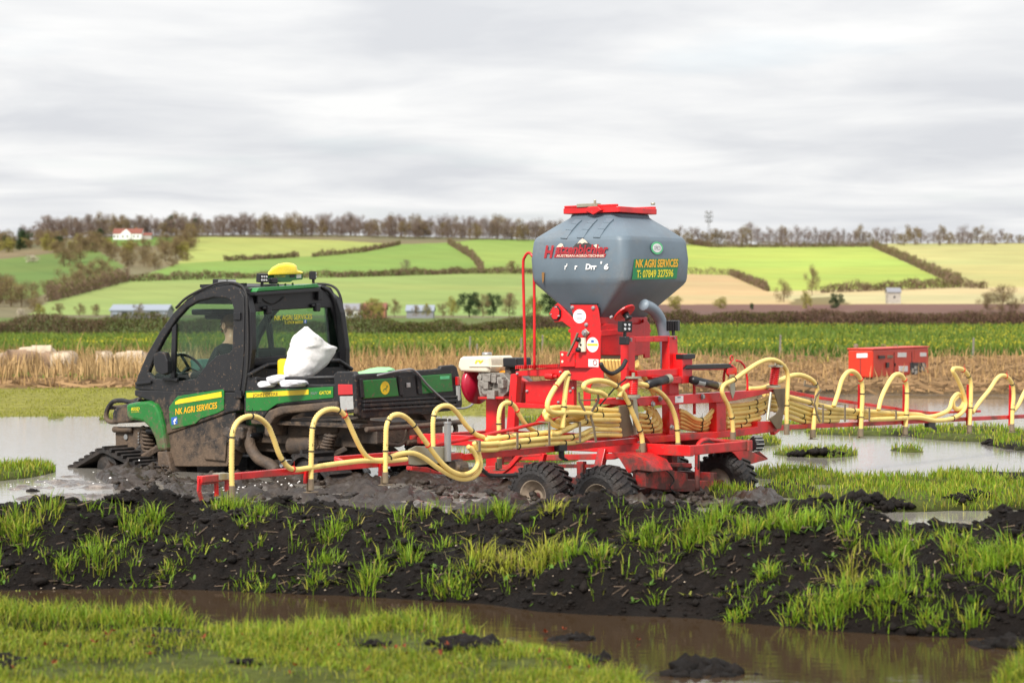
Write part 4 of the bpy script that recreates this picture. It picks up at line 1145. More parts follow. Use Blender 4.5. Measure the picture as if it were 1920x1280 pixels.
for z_, w_ in ((.99, 4.6), (.86, 5.6), (.72, 4.6)):
    mb = MB(); mb.box((0, 0, top * z_), (w_ * .7, w_ * .7, .25)); mb.build('platform', M['slate'], mast)
    for q in range(6):
        an = q * math.pi / 3
        mb = MB(); mb.box((math.cos(an) * w_ / 2, math.sin(an) * w_ / 2, top * z_ + .6), (.5, .5, 2.0)); mb.build('antenna', M['slate'], mast)

# ================================================================ UTILITY VEHICLE
G = Frame(-.95, 20.0, 52)
veh = empty('utility_vehicle', (-.95, 20.0, 0), G.rz, 'green and black tracked utility vehicle with cab, splashed with mud, towing through the flood', 'utility vehicle')
Z1 = lambda X, Y: (80 + X / 2.56, 460 + Y / 2.56)
Z2 = lambda X, Y: (420 + X / 4, 460 + Y / 4)
Z3 = lambda X, Y: (360 + X / 3.4286, 720 + Y / 3.4286)
def sideP(fr, z, pts, w): return [fr.S(*z(*p), w) for p in pts]
def backP(fr, z, pts, u): return [fr.B(*z(*p), u) for p in pts]
IN, OUT, FWD = V((0, -1, 0)), V((0, 1, 0)), V((1, 0, 0))
def mir(p): return V((p.x, -p.y, p.z))
W = .72
def mirT(p): return V((p.x, -(p.y - max(0.0, p.z - .95) * .17), p.z))     # the far side, leaning in towards the roof

door_o = sideP(G, Z1, [(440, 690), (455, 625), (500, 520), (560, 415), (625, 325), (680, 268), (745, 228), (830, 198), (905, 190), (945, 205), (965, 245), (968, 320), (965, 500), (962, 560), (955, 640), (945, 702), (750, 702), (600, 702)], W)
door_i = sideP(G, Z1, [(535, 638), (505, 610), (530, 545), (578, 450), (640, 355), (690, 300), (745, 268), (820, 250), (880, 255), (905, 272), (914, 300), (914, 360), (908, 500), (895, 516), (835, 528), (775, 585), (735, 640), (650, 650)], W)
low = sideP(G, Z1, [(440, 692), (945, 704), (945, 792), (890, 802), (750, 852), (600, 905), (583, 902), (575, 860), (552, 765), (510, 745), (440, 722)], W)
for sg in (1, -1):
    f = (lambda p: p) if sg > 0 else mirT
    mb = MB(); mb.ring_slab([f(p) for p in door_o], [f(p) for p in door_i], IN * .055 * sg); mb.slab([f(p) for p in low], IN * .07 * sg)
    d = mb.build('door', M['black'], veh, bevel=.014)
    bar = sideP(G, Z1, [(620, 395), (640, 375), (632, 645), (612, 645)], W - .005)
    mb = MB(); mb.slab([f(p) for p in bar], IN * .03 * sg); mb.build('window_bar', M['black_clean'], d, bevel=.004)
    mb = MB(); mb.slab([f(p + V((0, -.025, 0))) for p in door_i], IN * .005 * sg); mb.build('window_pane', M['glass'], d)
    h0, h1 = sideP(G, Z1, [(578, 640), (650, 645)], W + .02)
    mb = MB(); mb.beam(f(h0), f(h1), .03, .035); mb.build('handle', M['black_clean'], d, bevel=.008)
    h0, h1 = sideP(G, Z1, [(448, 664), (522, 655)], W + .015)
    mb = MB(); mb.beam(f(h0), f(h1), .03, .028); mb.build('hinge', M['black_clean'], d, bevel=.006)
    for q in ((935, 340), (940, 715)):
        hp = G.S(*Z1(*q), W + .008); mb = MB(); mb.box(f(hp), (.09, .02, .07)); mb.build('hinge', M['black_clean'], d, bevel=.005)
    if sg > 0: door = d
dec = sideP(G, Z1, [(609, 775), (650, 722), (866, 690), (874, 700), (872, 788), (840, 805), (762, 830), (735, 855), (680, 868), (622, 882), (613, 850)], W)
mb = MB(); mb.slab(dec, OUT * .010); mb.build('green_panel', M['green'], door, bevel=.004)
mb = MB(); mb.slab(sideP(G, Z1, [(637, 750), (655, 738), (858, 701), (860, 727), (637, 763)], W + .0105), OUT * .003); mb.build('yellow_stripe', M['yellow'], door)
a, b = sideP(G, Z1, [(638, 812), (838, 780)], W + .011)
text_obj('lettering', 'NK AGRI SERVICES', M['letter_orange'], door, a, b, .058, OUT, bold=.02, up=V((0, 0, 1)))
mb = MB(); mb.slab(sideP(G, Z1, [(617, 826), (645, 820), (648, 855), (620, 861)], W + .0105), OUT * .002); mb.build('social_sticker', M['blue'], door)
a, b = sideP(G, Z1, [(628, 857), (643, 854)], W + .0128)
text_obj('lettering', 'f', M['white'], door, a, b, .05, OUT, bold=.03)

# body below the doors, hood, front wing
mb = MB()
sill = sideP(G, Z1, [(585, 905), (750, 854), (890, 804), (925, 800), (918, 880), (905, 1010), (885, 1060), (605, 1060)], W - .02)
mb.slab(sill, IN * .16); mb.slab([mir(p) for p in sill], OUT * .16)
mb.slab(sideP(G, Z1, [(770, 945), (890, 910), (880, 1035), (780, 1025)], W - .012), OUT * .018)
mb.build('sill_panel', M['black_mud'], veh, bevel=.02)
wing = [(398, 762), (440, 752), (505, 745), (540, 762), (558, 800), (575, 870), (590, 985), (548, 985), (537, 930), (514, 880), (482, 848), (440, 838), (415, 842), (403, 820)]
for sg in (1, -1):
    f = (lambda p: p) if sg > 0 else mir
    mb = MB(); mb.slab([f(p) for p in sideP(G, Z1, wing, W + .05)], IN * .30 * sg); wg = mb.build('front_wing', M['green'], veh, bevel=.028)
    mb = MB(); mb.slab([f(p) for p in sideP(G, Z1, [(548, 988), (590, 988), (603, 1020), (616, 1085), (600, 1120), (562, 1120), (552, 1070)], W + .045)], IN * .22 * sg); mb.build('mud_flap', M['frame_mud'], wg, bevel=.015)
    if sg > 0:
        a, b = sideP(G, Z1, [(425, 792), (466, 790)], W + .052); text_obj('lettering', '855D', M['letter_yellow'], wg, a, b, .030, OUT, shear=.2, bold=.02)
        a, b = sideP(G, Z1, [(426, 802), (464, 800)], W + .052); text_obj('lettering', 'XUV GATOR', M['letter_yellow'], wg, a, b, .012, OUT, shear=.2)
hood = sideP(G, Z1, [(322, 805), (330, 785), (352, 768), (398, 758), (445, 735), (445, 835), (400, 850), (332, 856), (322, 842)], W + .0)
mb = MB(); mb.slab([p + IN * .03 for p in hood], IN * 1.38); mb.build('hood', M['black'], veh, bevel=.035)
for sw in (.5, -.5):
    p = G.S(*Z1(325, 822), W); mb = MB(); mb.box((p.x + .012, sw, p.z), (.03, .22, .07)); mb.build('headlight', M['lens_clear'], veh, bevel=.008)
# cowl between hood and windscreen
c0, c1 = door_o[0], door_o[1]
mb = MB(); mb.slab([c0 + IN * .06, c1 + IN * .06, c1 + V((-.03, -.06, 0)), c0 + V((-.1, -.06, 0))], IN * 1.32); mb.build('cowl', M['black'], veh)
# brush guard
gp = lambda w, L_: [G.S(*Z1(*p), w) for p in L_]
loop1 = [(432, 738), (385, 752), (345, 745), (305, 750), (282, 775), (270, 805), (272, 835), (290, 848), (322, 848)]
mb = MB()
for w_ in (.62, -.40): mb.tube(spline(gp(W, loop1) if 0 else [V((p.x, w_, p.z)) for p in gp(W, loop1)], 5), .024, 8)
p = gp(W, [(280, 780)])[0]; mb.tube([V((p.x, .62, p.z)), V((p.x, -.40, p.z))], .022, 8)
p = gp(W, [(300, 885)])[0]; q = gp(W, [(385, 888)])[0]
for w_ in (.6, -.4): mb.tube([V((p.x, w_, p.z)), V((q.x, w_, q.z))], .032, 8)
mb.build('brush_guard', M['black'], veh, smooth=True)
mb = MB(); mb.slab(sideP(G, Z1, [(348, 880), (400, 870), (490, 870), (488, 980), (400, 985), (350, 965)], W - .14), IN * .05)
mb.slab([mir(x) for x in sideP(G, Z1, [(348, 880), (400, 870), (490, 870), (488, 980), (400, 985), (350, 965)], W - .14)], OUT * .05)
pa, pb = sideP(G, Z1, [(352, 905), (352, 960)], W)
mb.box((pa.x - .05, 0, (pa.z + pb.z) / 2), (.08, 1.15, abs(pa.z - pb.z)))
mb.build('front_frame', M['frame_mud'], veh, bevel=.006)
mb = MB()
p = G.S(*Z1(402, 918), W - .135); mb.lathe(p, OUT, [(0, .028), (.012, .028)], 14)
for k in range(4): mb.lathe(G.S(*Z1(463, 900 + 15 * k), W - .135), OUT, [(0, .009), (.012, .009)], 8)
mb.build('frame_bolt', M['steel'], veh)
# front suspension spring
p0, p1 = sideP(G, Z1, [(505, 870), (512, 1000)], W - .16)
mb = MB(); mb.tube([p0.lerp(p1, k / 60) + V((math.cos(k * .75) * .06, math.sin(k * .75) * .06, 0)) for k in range(61)], .014, 6); mb.cyl(p0, p1, .03, 8)
mb.build('front_spring', M['frame_mud'], veh, smooth=True)

# cab: roof, pillars, rear wall
UR = 1.46
top = door_o[4:11]
mb = MB()
for a, b in zip(top, top[1:]):
    mb.slab([a + IN * .02 + V((0, 0, .018)), b + IN * .02 + V((0, 0, .018)), b + IN * .02 + V((0, 0, -.03)), a + IN * .02 + V((0, 0, -.03))], IN * 1.27) if a is not top[0] else None
mb.build('roof', M['black_clean'], veh, bevel=.01)
ws = [door_o[k] + V((.0, -.05, 0)) for k in (1, 2, 3, 4, 5)]
mb = MB()
for a, b in zip(ws, ws[1:]): mb.slab([a, b, b + V((-.006, 0, 0)), a + V((-.006, 0, 0))], IN * 1.24)
mb.build('windscreen', M['glass'], veh)
zt = door_o[10].z
pil = sideP(G, Z1, [(950, 215), (985, 250), (1000, 320), (1003, 500), (985, 640), (975, 715), (948, 715), (957, 640), (968, 500), (970, 320), (966, 245)], W - .004)
mb = MB(); mb.slab(pil, IN * .07); mb.build('pillar', M['black_clean'], veh, bevel=.01)
mb = MB(); mb.slab([mirT(x) for x in pil], OUT * .07); mb.build('pillar', M['black_clean'], veh, bevel=.01)
seal = spline(sideP(G, Z1, [(640, 300), (700, 245), (820, 188), (900, 178), (955, 195), (978, 240), (982, 320), (985, 450), (980, 600), (965, 720)], W + .004), 6)
mb = MB(); mb.tube(seal, .013, 7); mb.build('door_seal', M['rubber'], veh, smooth=True); mb = MB(); mb.tube([mirT(x) for x in seal], .013, 7); mb.build('door_seal', M['rubber'], veh, smooth=True)

rear_o = backP(G, Z2, [(195, 322), (460, 315), (735, 308), (800, 385), (845, 500), (890, 680), (930, 800), (930, 880), (560, 890), (195, 905)], UR)
rear_i = backP(G, Z2, [(215, 500), (460, 482), (700, 468), (800, 468), (828, 540), (850, 650), (872, 770), (868, 795), (560, 815), (205, 845)], UR)
mb = MB(); mb.ring_slab(rear_o, rear_i, FWD * .05); rw = mb.build('rear_wall', M['black_clean'], veh, bevel=.012)
mb = MB(); mb.slab([x + FWD * .02 for x in rear_i], FWD * .005); pane = mb.build('window_pane', M['glass_rear'], rw)
mb = MB()
mb.slab(backP(G, Z2, [(216, 502), (268, 500), (262, 842), (206, 846)], UR + .03), FWD * .01)
mb.slab(backP(G, Z2, [(752, 468), (800, 468), (872, 795), (775, 800)], UR + .03), FWD * .01)
mb.build('seal_band', M['glass_rear'], rw)
a, b = backP(G, Z2, [(378, 562), (660, 550)], UR - .001)
text_obj('lettering', 'NK AGRI SERVICES', M['letter_yellow'], rw, a, b, .047, -FWD, bold=.012)
a, b = backP(G, Z2, [(452, 590), (592, 584)], UR - .001)
text_obj('lettering', 'T: 07414 660024', M['letter_yellow'], rw, a, b, .029, -FWD, bold=.008)
mb = MB(); mb.slab(backP(G, Z2, [(598, 558), (618, 557), (618, 583), (598, 584)], UR), -FWD * .003); mb.build('social_sticker', M['blue'], rw)
a, b = backP(G, Z2, [(604, 581), (613, 580)], UR - .004); text_obj('lettering', 'f', M['white'], rw, a, b, .028, -FWD, bold=.03)
mb = MB(); mb.path_beam(backP(G, Z2, [(305, 470), (330, 640), (358, 830)], UR + .06), .03, .02); mb.build('strap', M['black_clean'], rw)
for q in ((330, 485), (695, 465)):
    p = G.B(*Z2(*q), UR - .02); mb = MB(); mb.box(p, (.05, .07, .08)); mb.box(p + V((0, .05, .02)), (.03, .06, .03)); mb.build('hinge', M['black_clean'], rw, bevel=.012)
for q in ((255, 395), (710, 372)):
    p = G.B(*Z2(*q), UR - .02); mb = MB(); mb.box(p, (.05, .06, .10)); mb.build('bracket', M['black_clean'], rw, bevel=.008)
mb = MB(); mb.tube(spline(backP(G, Z2, [(275, 390), (320, 425), (370, 440), (420, 415), (450, 385)], UR - .01), 6), .004, 5); mb.build('wire', M['rubber'], rw)
edge = spline(backP(G, Z2, [(735, 310), (790, 350), (830, 430), (858, 540), (890, 680), (925, 800), (930, 850)], UR - .01), 6)
mb = MB(); mb.tube(edge, .02, 8); mb.build('cab_edge', M['black_clean'], rw, smooth=True)
mb = MB(); mb.box(G.B(*Z2(850, 500), UR), (.06, .03, .10)); mb.build('side_marker', M['black_clean'], rw, bevel=.008)
# roof bar with lamps and the satellite receiver
mb = MB(); mb.slab(backP(G, Z2, [(240, 352), (725, 318), (728, 345), (242, 378)], UR - .10), FWD * .14); mb.build('roof_bar', M['black_clean'], veh, bevel=.006)
mb = MB(); mb.slab(backP(G, Z2, [(262, 318), (700, 288), (724, 314), (243, 348)], UR - .08), FWD * .26); mb.build('roof_tray', M['green_clean'], veh, bevel=.006)
gps = MB(); gps.slab(backP(G, Z2, [(372, 222), (480, 215), (592, 206), (592, 255), (520, 262), (500, 275), (430, 275), (380, 262)], UR + .02), FWD * .18)
for q in ((405, 285), (460, 285), (515, 280)): gps.cyl(G.B(*Z2(*q), UR + .08), G.B(*Z2(q[0], 302), UR + .08), .012, 6)
gp_ = gps.build('satellite_receiver', M['green_clean'], veh, bevel=.015)
dome = [(322, 226), (332, 200), (362, 165), (410, 138), (470, 128), (520, 136), (545, 152), (552, 185), (594, 198), (592, 212), (480, 218)]
dl = []
for k, (off, sc) in enumerate(((-.02, .72), (.0, .9), (.04, 1.0), (.16, 1.0), (.22, .9), (.25, .7))):
    pl = backP(G, Z2, dome, UR + off); c = sum(pl, V()) / len(pl)
    dl.append([V((UR + off, c.y + (p.y - c.y) * (.75 + .25 * sc), c.z - .05 + (p.z - c.z + .05) * sc)) for p in pl])
mb = MB(); mb.loft(dl); o = mb.build('receiver_dome', M['dome'], gp_, smooth=True, bevel=.006)
a, b = backP(G, Z2, [(374, 240), (460, 238)], UR + .019); text_obj('lettering', 'StarFire 6000', M['letter_yellow'], gp_, a, b, .018, -FWD, shear=.2)
mb = MB(); mb.slab(backP(G, Z2, [(542, 214), (578, 212), (578, 244), (542, 246)], UR + .018), -FWD * .003); mb.build('plate', M['white'], gp_)
mb = MB(); mb.slab(backP(G, Z2, [(495, 220), (530, 218), (530, 240), (495, 242)], UR + .018), -FWD * .003); mb.build('socket', M['black_clean'], gp_)
def lamp(fr, c, face, s, parent, leds=(3, 2), name='work_lamp'):
    """small LED flood lamp at c, looking along `face`"""
    face = V(face).normalized(); sx = V((0, 0, 1)).cross(face).normalized(); up = face.cross(sx)
    rot = Matrix((sx, up, face)).transposed()
    mb = MB(); mb.box(c, (s, s * .85, s * .55), rot)
    for k in range(5): mb.box(V(c) - face * s * .33 + sx * s * (k - 2) * .2, (s * .06, s * .8, s * .18), rot)
    mb.beam(V(c) - up * s * .4, V(c) - up * s * .8, s * .3, s * .15)
    o = mb.build(name, M['black_clean'], parent, bevel=.006)
    for i in range(leds[0]):
        for j in range(leds[1]):
            q = V(c) + face * s * .285 + sx * s * .8 * ((i + .5) / leds[0] - .5) + up * s * .65 * ((j + .5) / leds[1] - .5)
            m2 = MB(); m2.lathe(q, face, [(0, s * .11), (.004, s * .10)], 10); m2.build('lens', M['lamp_face'], o)
    return o
lamp(G, G.B(*Z2(288, 245), UR - .02), (-1, .15, -.1), .10, veh)
lamp(G, G.B(*Z2(670, 225), UR - .02), (-.75, -.65, 0), .095, veh)
mb = MB(); mb.box(G.B(*Z2(368, 265), UR - .02), (.06, .09, .06)); mb.build('camera_pod', M['black_clean'], veh, bevel=.015)
p = G.S(*Z1(872, 178), .30); mb = MB(); mb.box(p, (.07, .26, .065)); lb = mb.build('roof_lamp', M['black_clean'], veh, bevel=.008)
for dy_ in (-.065, .065):
    mb = MB(); mb.box(p + V((-.037, dy_, 0)), (.006, .11, .05)); mb.build('lens', M['lamp_face'], lb)
p = G.S(*Z1(770, 205), W - .1); mb = MB(); mb.beam(p, p + V((-.05, -1.2, .03)), .05, .04); mb.beam(G.S(*Z1(760, 195), W - .1), G.S(*Z1(975, 188), W - .1), .03, .03); mb.build('roof_rack', M['black_clean'], veh)
mr_o = sideP(G, Z1, [(532, 520), (555, 509), (583, 514), (598, 555), (599, 612), (575, 622), (543, 606), (531, 565)], W + .14)
mb = MB(); mb.slab(mr_o, IN * .07); mb.beam(G.S(*Z1(585, 560), W + .10), G.S(*Z1(620, 600), W - .01), .02, .02); mb.build('wing_mirror', M['black_clean'], veh, bevel=.012)

# inside the cab
mb = MB()
for sw in (.33, -.33):
    mb.box((1.85, sw, .72), (.45, .5, .12)); mb.slab([(1.62, sw + .24, .75), (1.72, sw + .24, .75), (1.58, sw + .24, 1.22), (1.50, sw + .24, 1.22)], (0, -.48, 0))
mb.build('seat', M['seat'], veh, bevel=.03)
mb = MB(); mb.box((2.65, 0, .82), (.30, 1.3, .30)); mb.box((2.2, 0, .38), (1.5, 1.3, .06)); mb.build('dashboard', M['black_clean'], veh, bevel=.03)
sw_c = G.S(*Z1(700, 585), .36)
ax = V((-.75, 0, .66)).normalized(); e1 = V((0, 1, 0)); e2 = ax.cross(e1)
mb = MB(); mb.tube([sw_c + (e1 * math.cos(a) + e2 * math.sin(a)) * .17 for a in np.linspace(0, 6.283, 25)[:-1]], .014, 7, closed=True)
for a in (.5, 2.6, 4.7): mb.beam(sw_c, sw_c + (e1 * math.cos(a) + e2 * math.sin(a)) * .165, .03, .012)
mb.cyl(sw_c, sw_c - ax * .3, .025, 8); mb.build('steering_wheel', M['black_clean'], veh, smooth=True)
mb = MB(); mb.slab(sideP(G, Z1, [(705, 550), (755, 545), (772, 590), (745, 605), (715, 602)], .10), IN * .16); mb.build('screen', M['screen'], veh, bevel=.01)
mb = MB(); mb.box(G.S(*Z1(850, 320), .32), (.30, .5, .06)); mb.box(G.S(*Z1(860, 342), .30), (.2, .3, .05)); mb.build('roof_console', M['black_clean'], veh, bevel=.02)

# cargo bed
bl = [(148, 1000), (175, 985), (240, 985), (250, 1045), (825, 1040), (820, 965), (845, 945), (968, 945), (985, 960), (990, 1252), (900, 1262), (868, 1190), (840, 1175), (480, 1192), (380, 1205), (330, 1240), (300, 1285), (150, 1262)]
bed_l = sideP(G, Z2, bl, W)
for sg in (1, -1):
    f = (lambda p: p) if sg > 0 else mir
    mb = MB(); mb.slab([f(p) for p in bed_l], IN * .06 * sg); s_ = mb.build('bed_side', M['black'], veh, bevel=.012)
    r0, r1 = sideP(G, Z2, [(235, 1003), (835, 988)], W - .02)
    mb = MB(); mb.tube([f(r0), f(r1)], .017, 8); mb.build('rail', M['black'], s_, smooth=True)
    if sg > 0: bs = s_
mb = MB(); mb.slab(sideP(G, Z2, [(165, 1092), (818, 1058), (822, 1062), (822, 1142), (470, 1176), (400, 1188), (330, 1238), (168, 1242)], W), OUT * .008); mb.build('green_panel', M['green'], bs, bevel=.004)
mb = MB(); mb.slab(sideP(G, Z2, [(170, 1105), (635, 1080), (635, 1117), (172, 1142)], W + .0085), OUT * .003); mb.build('yellow_stripe', M['yellow'], bs)
a, b = sideP(G, Z2, [(215, 1136), (405, 1125)], W + .0118); text_obj('lettering', 'JOHN DEERE', M['letter_black'], bs, a, b, .031, OUT)
a, b = sideP(G, Z2, [(715, 1117), (804, 1112)], W + .0088); text_obj('lettering', 'GATOR', M['letter_yellow'], bs, a, b, .030, OUT, shear=.15, bold=.015)
a, b = sideP(G, Z2, [(650, 1118), (702, 1115)], W + .0088); text_obj('lettering', 'XUV', M['grey_print'], bs, a, b, .024, OUT, shear=.15)
tl = MB(); tl.slab(sideP(G, Z2, [(860, 1040), (972, 1042), (985, 1118), (862, 1122)], W + .001), OUT * .014); tlo = tl.build('tail_light', M['lens_red'], veh, bevel=.006)
mb = MB(); mb.slab(sideP(G, Z2, [(872, 1130), (985, 1128), (990, 1228), (880, 1240)], W + .001), OUT * .012); mb.build('reversing_lens', M['lens_clear'], tlo, bevel=.006)
mb = MB(); mb.slab(backP(G, Z2, [(1750, 985), (1768, 983), (1770, 1045), (1752, 1048)], -.035), FWD * .03); tlo = mb.build('tail_light', M['lens_red'], veh, bevel=.004)
mb = MB(); mb.slab(backP(G, Z2, [(1755, 1055), (1772, 1053), (1776, 1160), (1760, 1165)], -.035), FWD * .03); mb.build('reversing_lens', M['lens_clear'], tlo, bevel=.004)

tg = [(985, 975), (1000, 965), (1625, 925), (1632, 903), (1728, 895), (1748, 912), (1772, 1000), (1790, 1185), (1782, 1228), (1700, 1240), (1040, 1300), (1000, 1262)]
mb = MB(); mb.slab(backP(G, Z2, tg, .0), FWD * .05); gate = mb.build('tailgate', M['black'], veh, bevel=.012)
for pts in ([(1030, 1012), (1285, 993), (1306, 1130), (1040, 1150)], [(1468, 977), (1700, 961), (1711, 1093), (1472, 1113)]):
    mb = MB(); mb.slab(backP(G, Z2, pts, .0), -FWD * .012); mb.build('green_panel', M['green'], gate, bevel=.006)
mb = MB(); mb.slab(backP(G, Z2, [(1318, 985), (1425, 977), (1445, 1135), (1335, 1142)], 0), -FWD * .006); lt = mb.build('latch_recess', M['black_clean'], gate, bevel=.004)
mb = MB(); mb.slab(backP(G, Z2, [(1365, 1030), (1392, 1028), (1394, 1062), (1367, 1066)], -.007), -FWD * .012); mb.build('latch', M['steel'], lt, bevel=.004)
mb = MB()
for y0, y1, hh in ((1172, 1132, .022), (1200, 1160, .03), (1232, 1192, .022)):
    mb.beam(G.B(*Z2(1045, y0), -.012), G.B(*Z2(1755, y1), -.012), .03, hh)
for k in range(16):
    t = k / 15; mb.beam(G.B(*Z2(1050 + 690 * t, 1180 - 38 * t), -.004), G.B(*Z2(1050 + 690 * t, 1225 - 38 * t), -.004), .012, .012)
for x0, x1 in ((1010, 1032), (1300, 1322), (1440, 1466)):
    mb.slab(backP(G, Z2, [(x0, 1000 - (x0 - 1000) * .07), (x1, 998 - (x0 - 1000) * .07), (x1 + 14, 1140 - (x0 - 1000) * .06), (x0 + 12, 1142 - (x0 - 1000) * .06)], 0), -FWD * .018)
mb.build('tailgate_rib', M['black'], gate, bevel=.005)
c = G.B(*Z2(1208, 1068), -.0125); mb = MB(); mb.lathe(c, -FWD, [(0, .062), (.002, .062)], 24); bd = mb.build('round_badge', M['yellow'], gate)
mb = MB()
for a, b in ((( -.02, -.012), (.012, -.004)), ((.012, -.004), (.026, .008)), ((-.02, -.012), (-.03, -.03)), ((.006, -.006), (.014, -.028)), ((.022, .004), (.018, .024)), ((.026, .006), (.032, .022))):
    mb.beam(c + V((-.0025, -a[0], a[1])), c + V((-.0025, -b[0], b[1])), .002, .006)
mb.build('badge_mark', M['sticker_green'], bd)
mb = MB(); mb.slab(backP(G, Z2, [(1622, 980), (1690, 976), (1690, 1000), (1622, 1004)], -.0125), -FWD * .002); stk = mb.build('sticker', M['ring_green'], gate)
mb = MB(); mb.slab([(0.05, .66, .54), (1.44, .66, .54), (1.44, .66, .50), (.05, .66, .50)], IN * 1.32); mb.slab([(1.40, .66, .54), (1.44, .66, .54), (1.44, .66, 1.02), (1.40, .66, 1.02)], IN * 1.32)
hb = backP(G, Z2, [(180, 975), (270, 925), (330, 895), (700, 868), (860, 862), (960, 930)], 1.38); mb.tube(hb, .022, 8)
mb.build('bed_floor', M['black'], veh, bevel=.006)

# running gear and chassis under the bed
mb = MB()
arch = sideP(G, Z3, [(462, 330), (462, 205), (490, 168), (560, 142), (930, 108), (935, 160), (590, 190), (530, 215), (500, 262), (492, 340)], W + .03)
mb.slab(arch, IN * .26); mb.slab([mir(x) for x in arch], OUT * .26); mb.build('rear_wing', M['frame_mud'], veh, bevel=.02)
mb = MB()
mb.slab(sideP(G, Z3, [(600, 250), (942, 232), (932, 312), (622, 348)], W - .22), IN * .05)
mb.slab(sideP(G, Z3, [(940, 250), (1120, 200), (1130, 260), (980, 330)], W - .28), IN * .05)
mb.box((1.9, 0, .30), (2.6, .8, .16)); mb.box((.55, 0, .42), (1.1, .95, .14)); mb.box((.75, 0, .22), (.5, .5, .25))
for sw in (.45, -.45):
    mb.beam((.2, sw, .36), (3.2, sw, .36), .07, .10)
    mb.beam((.75, sw, .30), (.72, sw * 1.6, .12), .06, .06); mb.beam((.4, sw, .30), (.68, sw * 1.6, .12), .05, .05)
    mb.beam((2.75, sw, .30), (2.9, sw * 1.6, .12), .06, .06)
mb.build('chassis', M['frame_mud'], veh, bevel=.01)
p0, p1 = sideP(G, Z3, [(895, 325), (850, 445)], W - .12)
mb = MB(); mb.tube([p0.lerp(p1, k / 50) + V((math.cos(k * .8) * .055, math.sin(k * .8) * .055, 0)) for k in range(51)], .015, 6); mb.cyl(p0, p1, .03, 8); mb.build('rear_spring', M['frame_mud'], veh, smooth=True)
mb = MB(); mb.tube(spline(sideP(G, Z3, [(350, 290), (365, 350), (385, 420), (430, 480), (500, 515), (545, 560)], W - .10), 5), .055, 10); mb.build('exhaust', M['frame_mud'], veh, smooth=True)
mb = MB(); mb.cyl(G.S(*Z3(640, 395), W - .25), G.S(*Z3(820, 385), W - .25), .09, 14); mb.build('silencer', M['frame_mud'], veh, smooth=True, bevel=.01)
mb = MB(); mb.cyl(G.S(*Z1(905, 900), W - .12), G.S(*Z1(985, 935), W - .12), .13, 14); mb.box(G.S(*Z3(330, 310), W - .1), (.18, .2, .12)); mb.build('air_intake', M['black_mud'], veh, bevel=.02)
mb = MB(); mb.tube(spline(backP(G, Z3, [(1118, 292), (1300, 280), (1500, 265), (1700, 245), (1735, 242)], -.12), 4), .026, 8)
mb.tube(spline(backP(G, Z3, [(1690, 255), (1695, 300), (1660, 345), (1560, 360), (1380, 375)], -.10), 5), .026, 8)
mb.tube(spline(backP(G, Z3, [(1385, 285), (1375, 350), (1330, 390), (1240, 380)], -.08), 5), .022, 8)
mb.slab(backP(G, Z3, [(1120, 230), (1200, 235), (1400, 250), (1330, 400), (1180, 380)], .06), FWD * .25)
mb.slab(backP(G, Z3, [(1480, 190), (1560, 180), (1545, 250), (1520, 250)], .06), FWD * .25)
mb.build('rear_bumper', M['frame_mud'], veh, bevel=.008)

# rubber tracks
def track(u, w, zt, zb, half, name='track', pitch=0.0):
    """triangular belt round a driving sprocket and two idlers"""
    rS, rI = .15, .13
    cs = [(half - rI, zb + rI, rI), (-half + rI, zb + rI, rI), (.02, zt - rS, rS)]
    pts = []
    order = [0, 2, 1]
    for k in range(3):
        c = cs[order[k]]; pv, nx_ = cs[order[k - 1]], cs[order[(k + 1) % 3]]
        def nrm(a, b):
            d = V((b[0] - a[0], b[1] - a[1])); d.normalize(); return math.atan2(d.x, -d.y)
        def ang(a, b): d = V((b[0] - a[0], b[1] - a[1])); return math.atan2(d.y, d.x) - math.pi / 2
        a0, a1 = ang(pv, c), ang(c, nx_)
        while a1 < a0: a1 += 2 * math.pi
        for j in range(7):
            a = a0 + (a1 - a0) * j / 6
            pts.append((c[0] + math.cos(a) * c[2], c[1] + math.sin(a) * c[2]))
    loop = resample([V((x, 0, y)) for x, y in pts + pts[:1]], .03)
    hw = .16
    mb = MB(); n = len(loop)
    cen = sum(loop, V()) / n
    vs_ = []
    for i, p in enumerate(loop):
        t = (loop[(i + 1) % n] - loop[i - 1]).normalized(); nn = V((t.z, 0, -t.x))
        if nn.dot(p - cen) < 0: nn = -nn
        for off in (0, .03):
            for s in (hw, -hw): vs_.append(p + nn * off + V((0, s, 0)))
        if i % 3 == 0: mb.box(p + nn * .045, (.035, hw * 2 * .96, .04), Matrix((t, V((0, 1, 0)), t.cross(V((0, 1, 0))))).transposed())
    fs = []
    for i in range(n):
        j = (i + 1) % n; a, b = i * 4, j * 4
        fs += [(a, b, b + 1, a + 1), (a + 3, b + 3, b + 2, a + 2), (a, a + 2, b + 2, b), (a + 1, b + 1, b + 3, a + 3)]
    mb.add(vs_, fs)
    cosp, sinp = math.cos(pitch), math.sin(pitch)
    def put(m_):
        m_.v = [(u + x * cosp - z * sinp, w + y, z * cosp + x * sinp) for x, y, z in m_.v]; return m_
    o = put(mb).build(name, M['tyre'], veh)
    for c in cs + [(0, zb + .1, .10)]:
        m2 = MB(); m2.lathe(V((c[0], -.13, c[1])), (0, 1, 0), [(0, c[2] * .4), (.02, c[2] * .95), (.08, c[2] * .95), (.09, c[2] * .5), (.17, c[2] * .5), (.18, c[2] * .95), (.24, c[2] * .95), (.265, c[2] * .35)], 18)
        put(m2).build('idler_wheel', M['tyre'], o, bevel=.004)
    m3 = MB(); m3.beam((cs[0][0], .10, cs[0][1]), (cs[1][0], .10, cs[1][1]), .05, .07); m3.beam((cs[2][0], .10, cs[2][1]), (0, .10, cs[0][1]), .05, .09)
    put(m3).build('track_frame', M['frame_mud'], o)
    return o
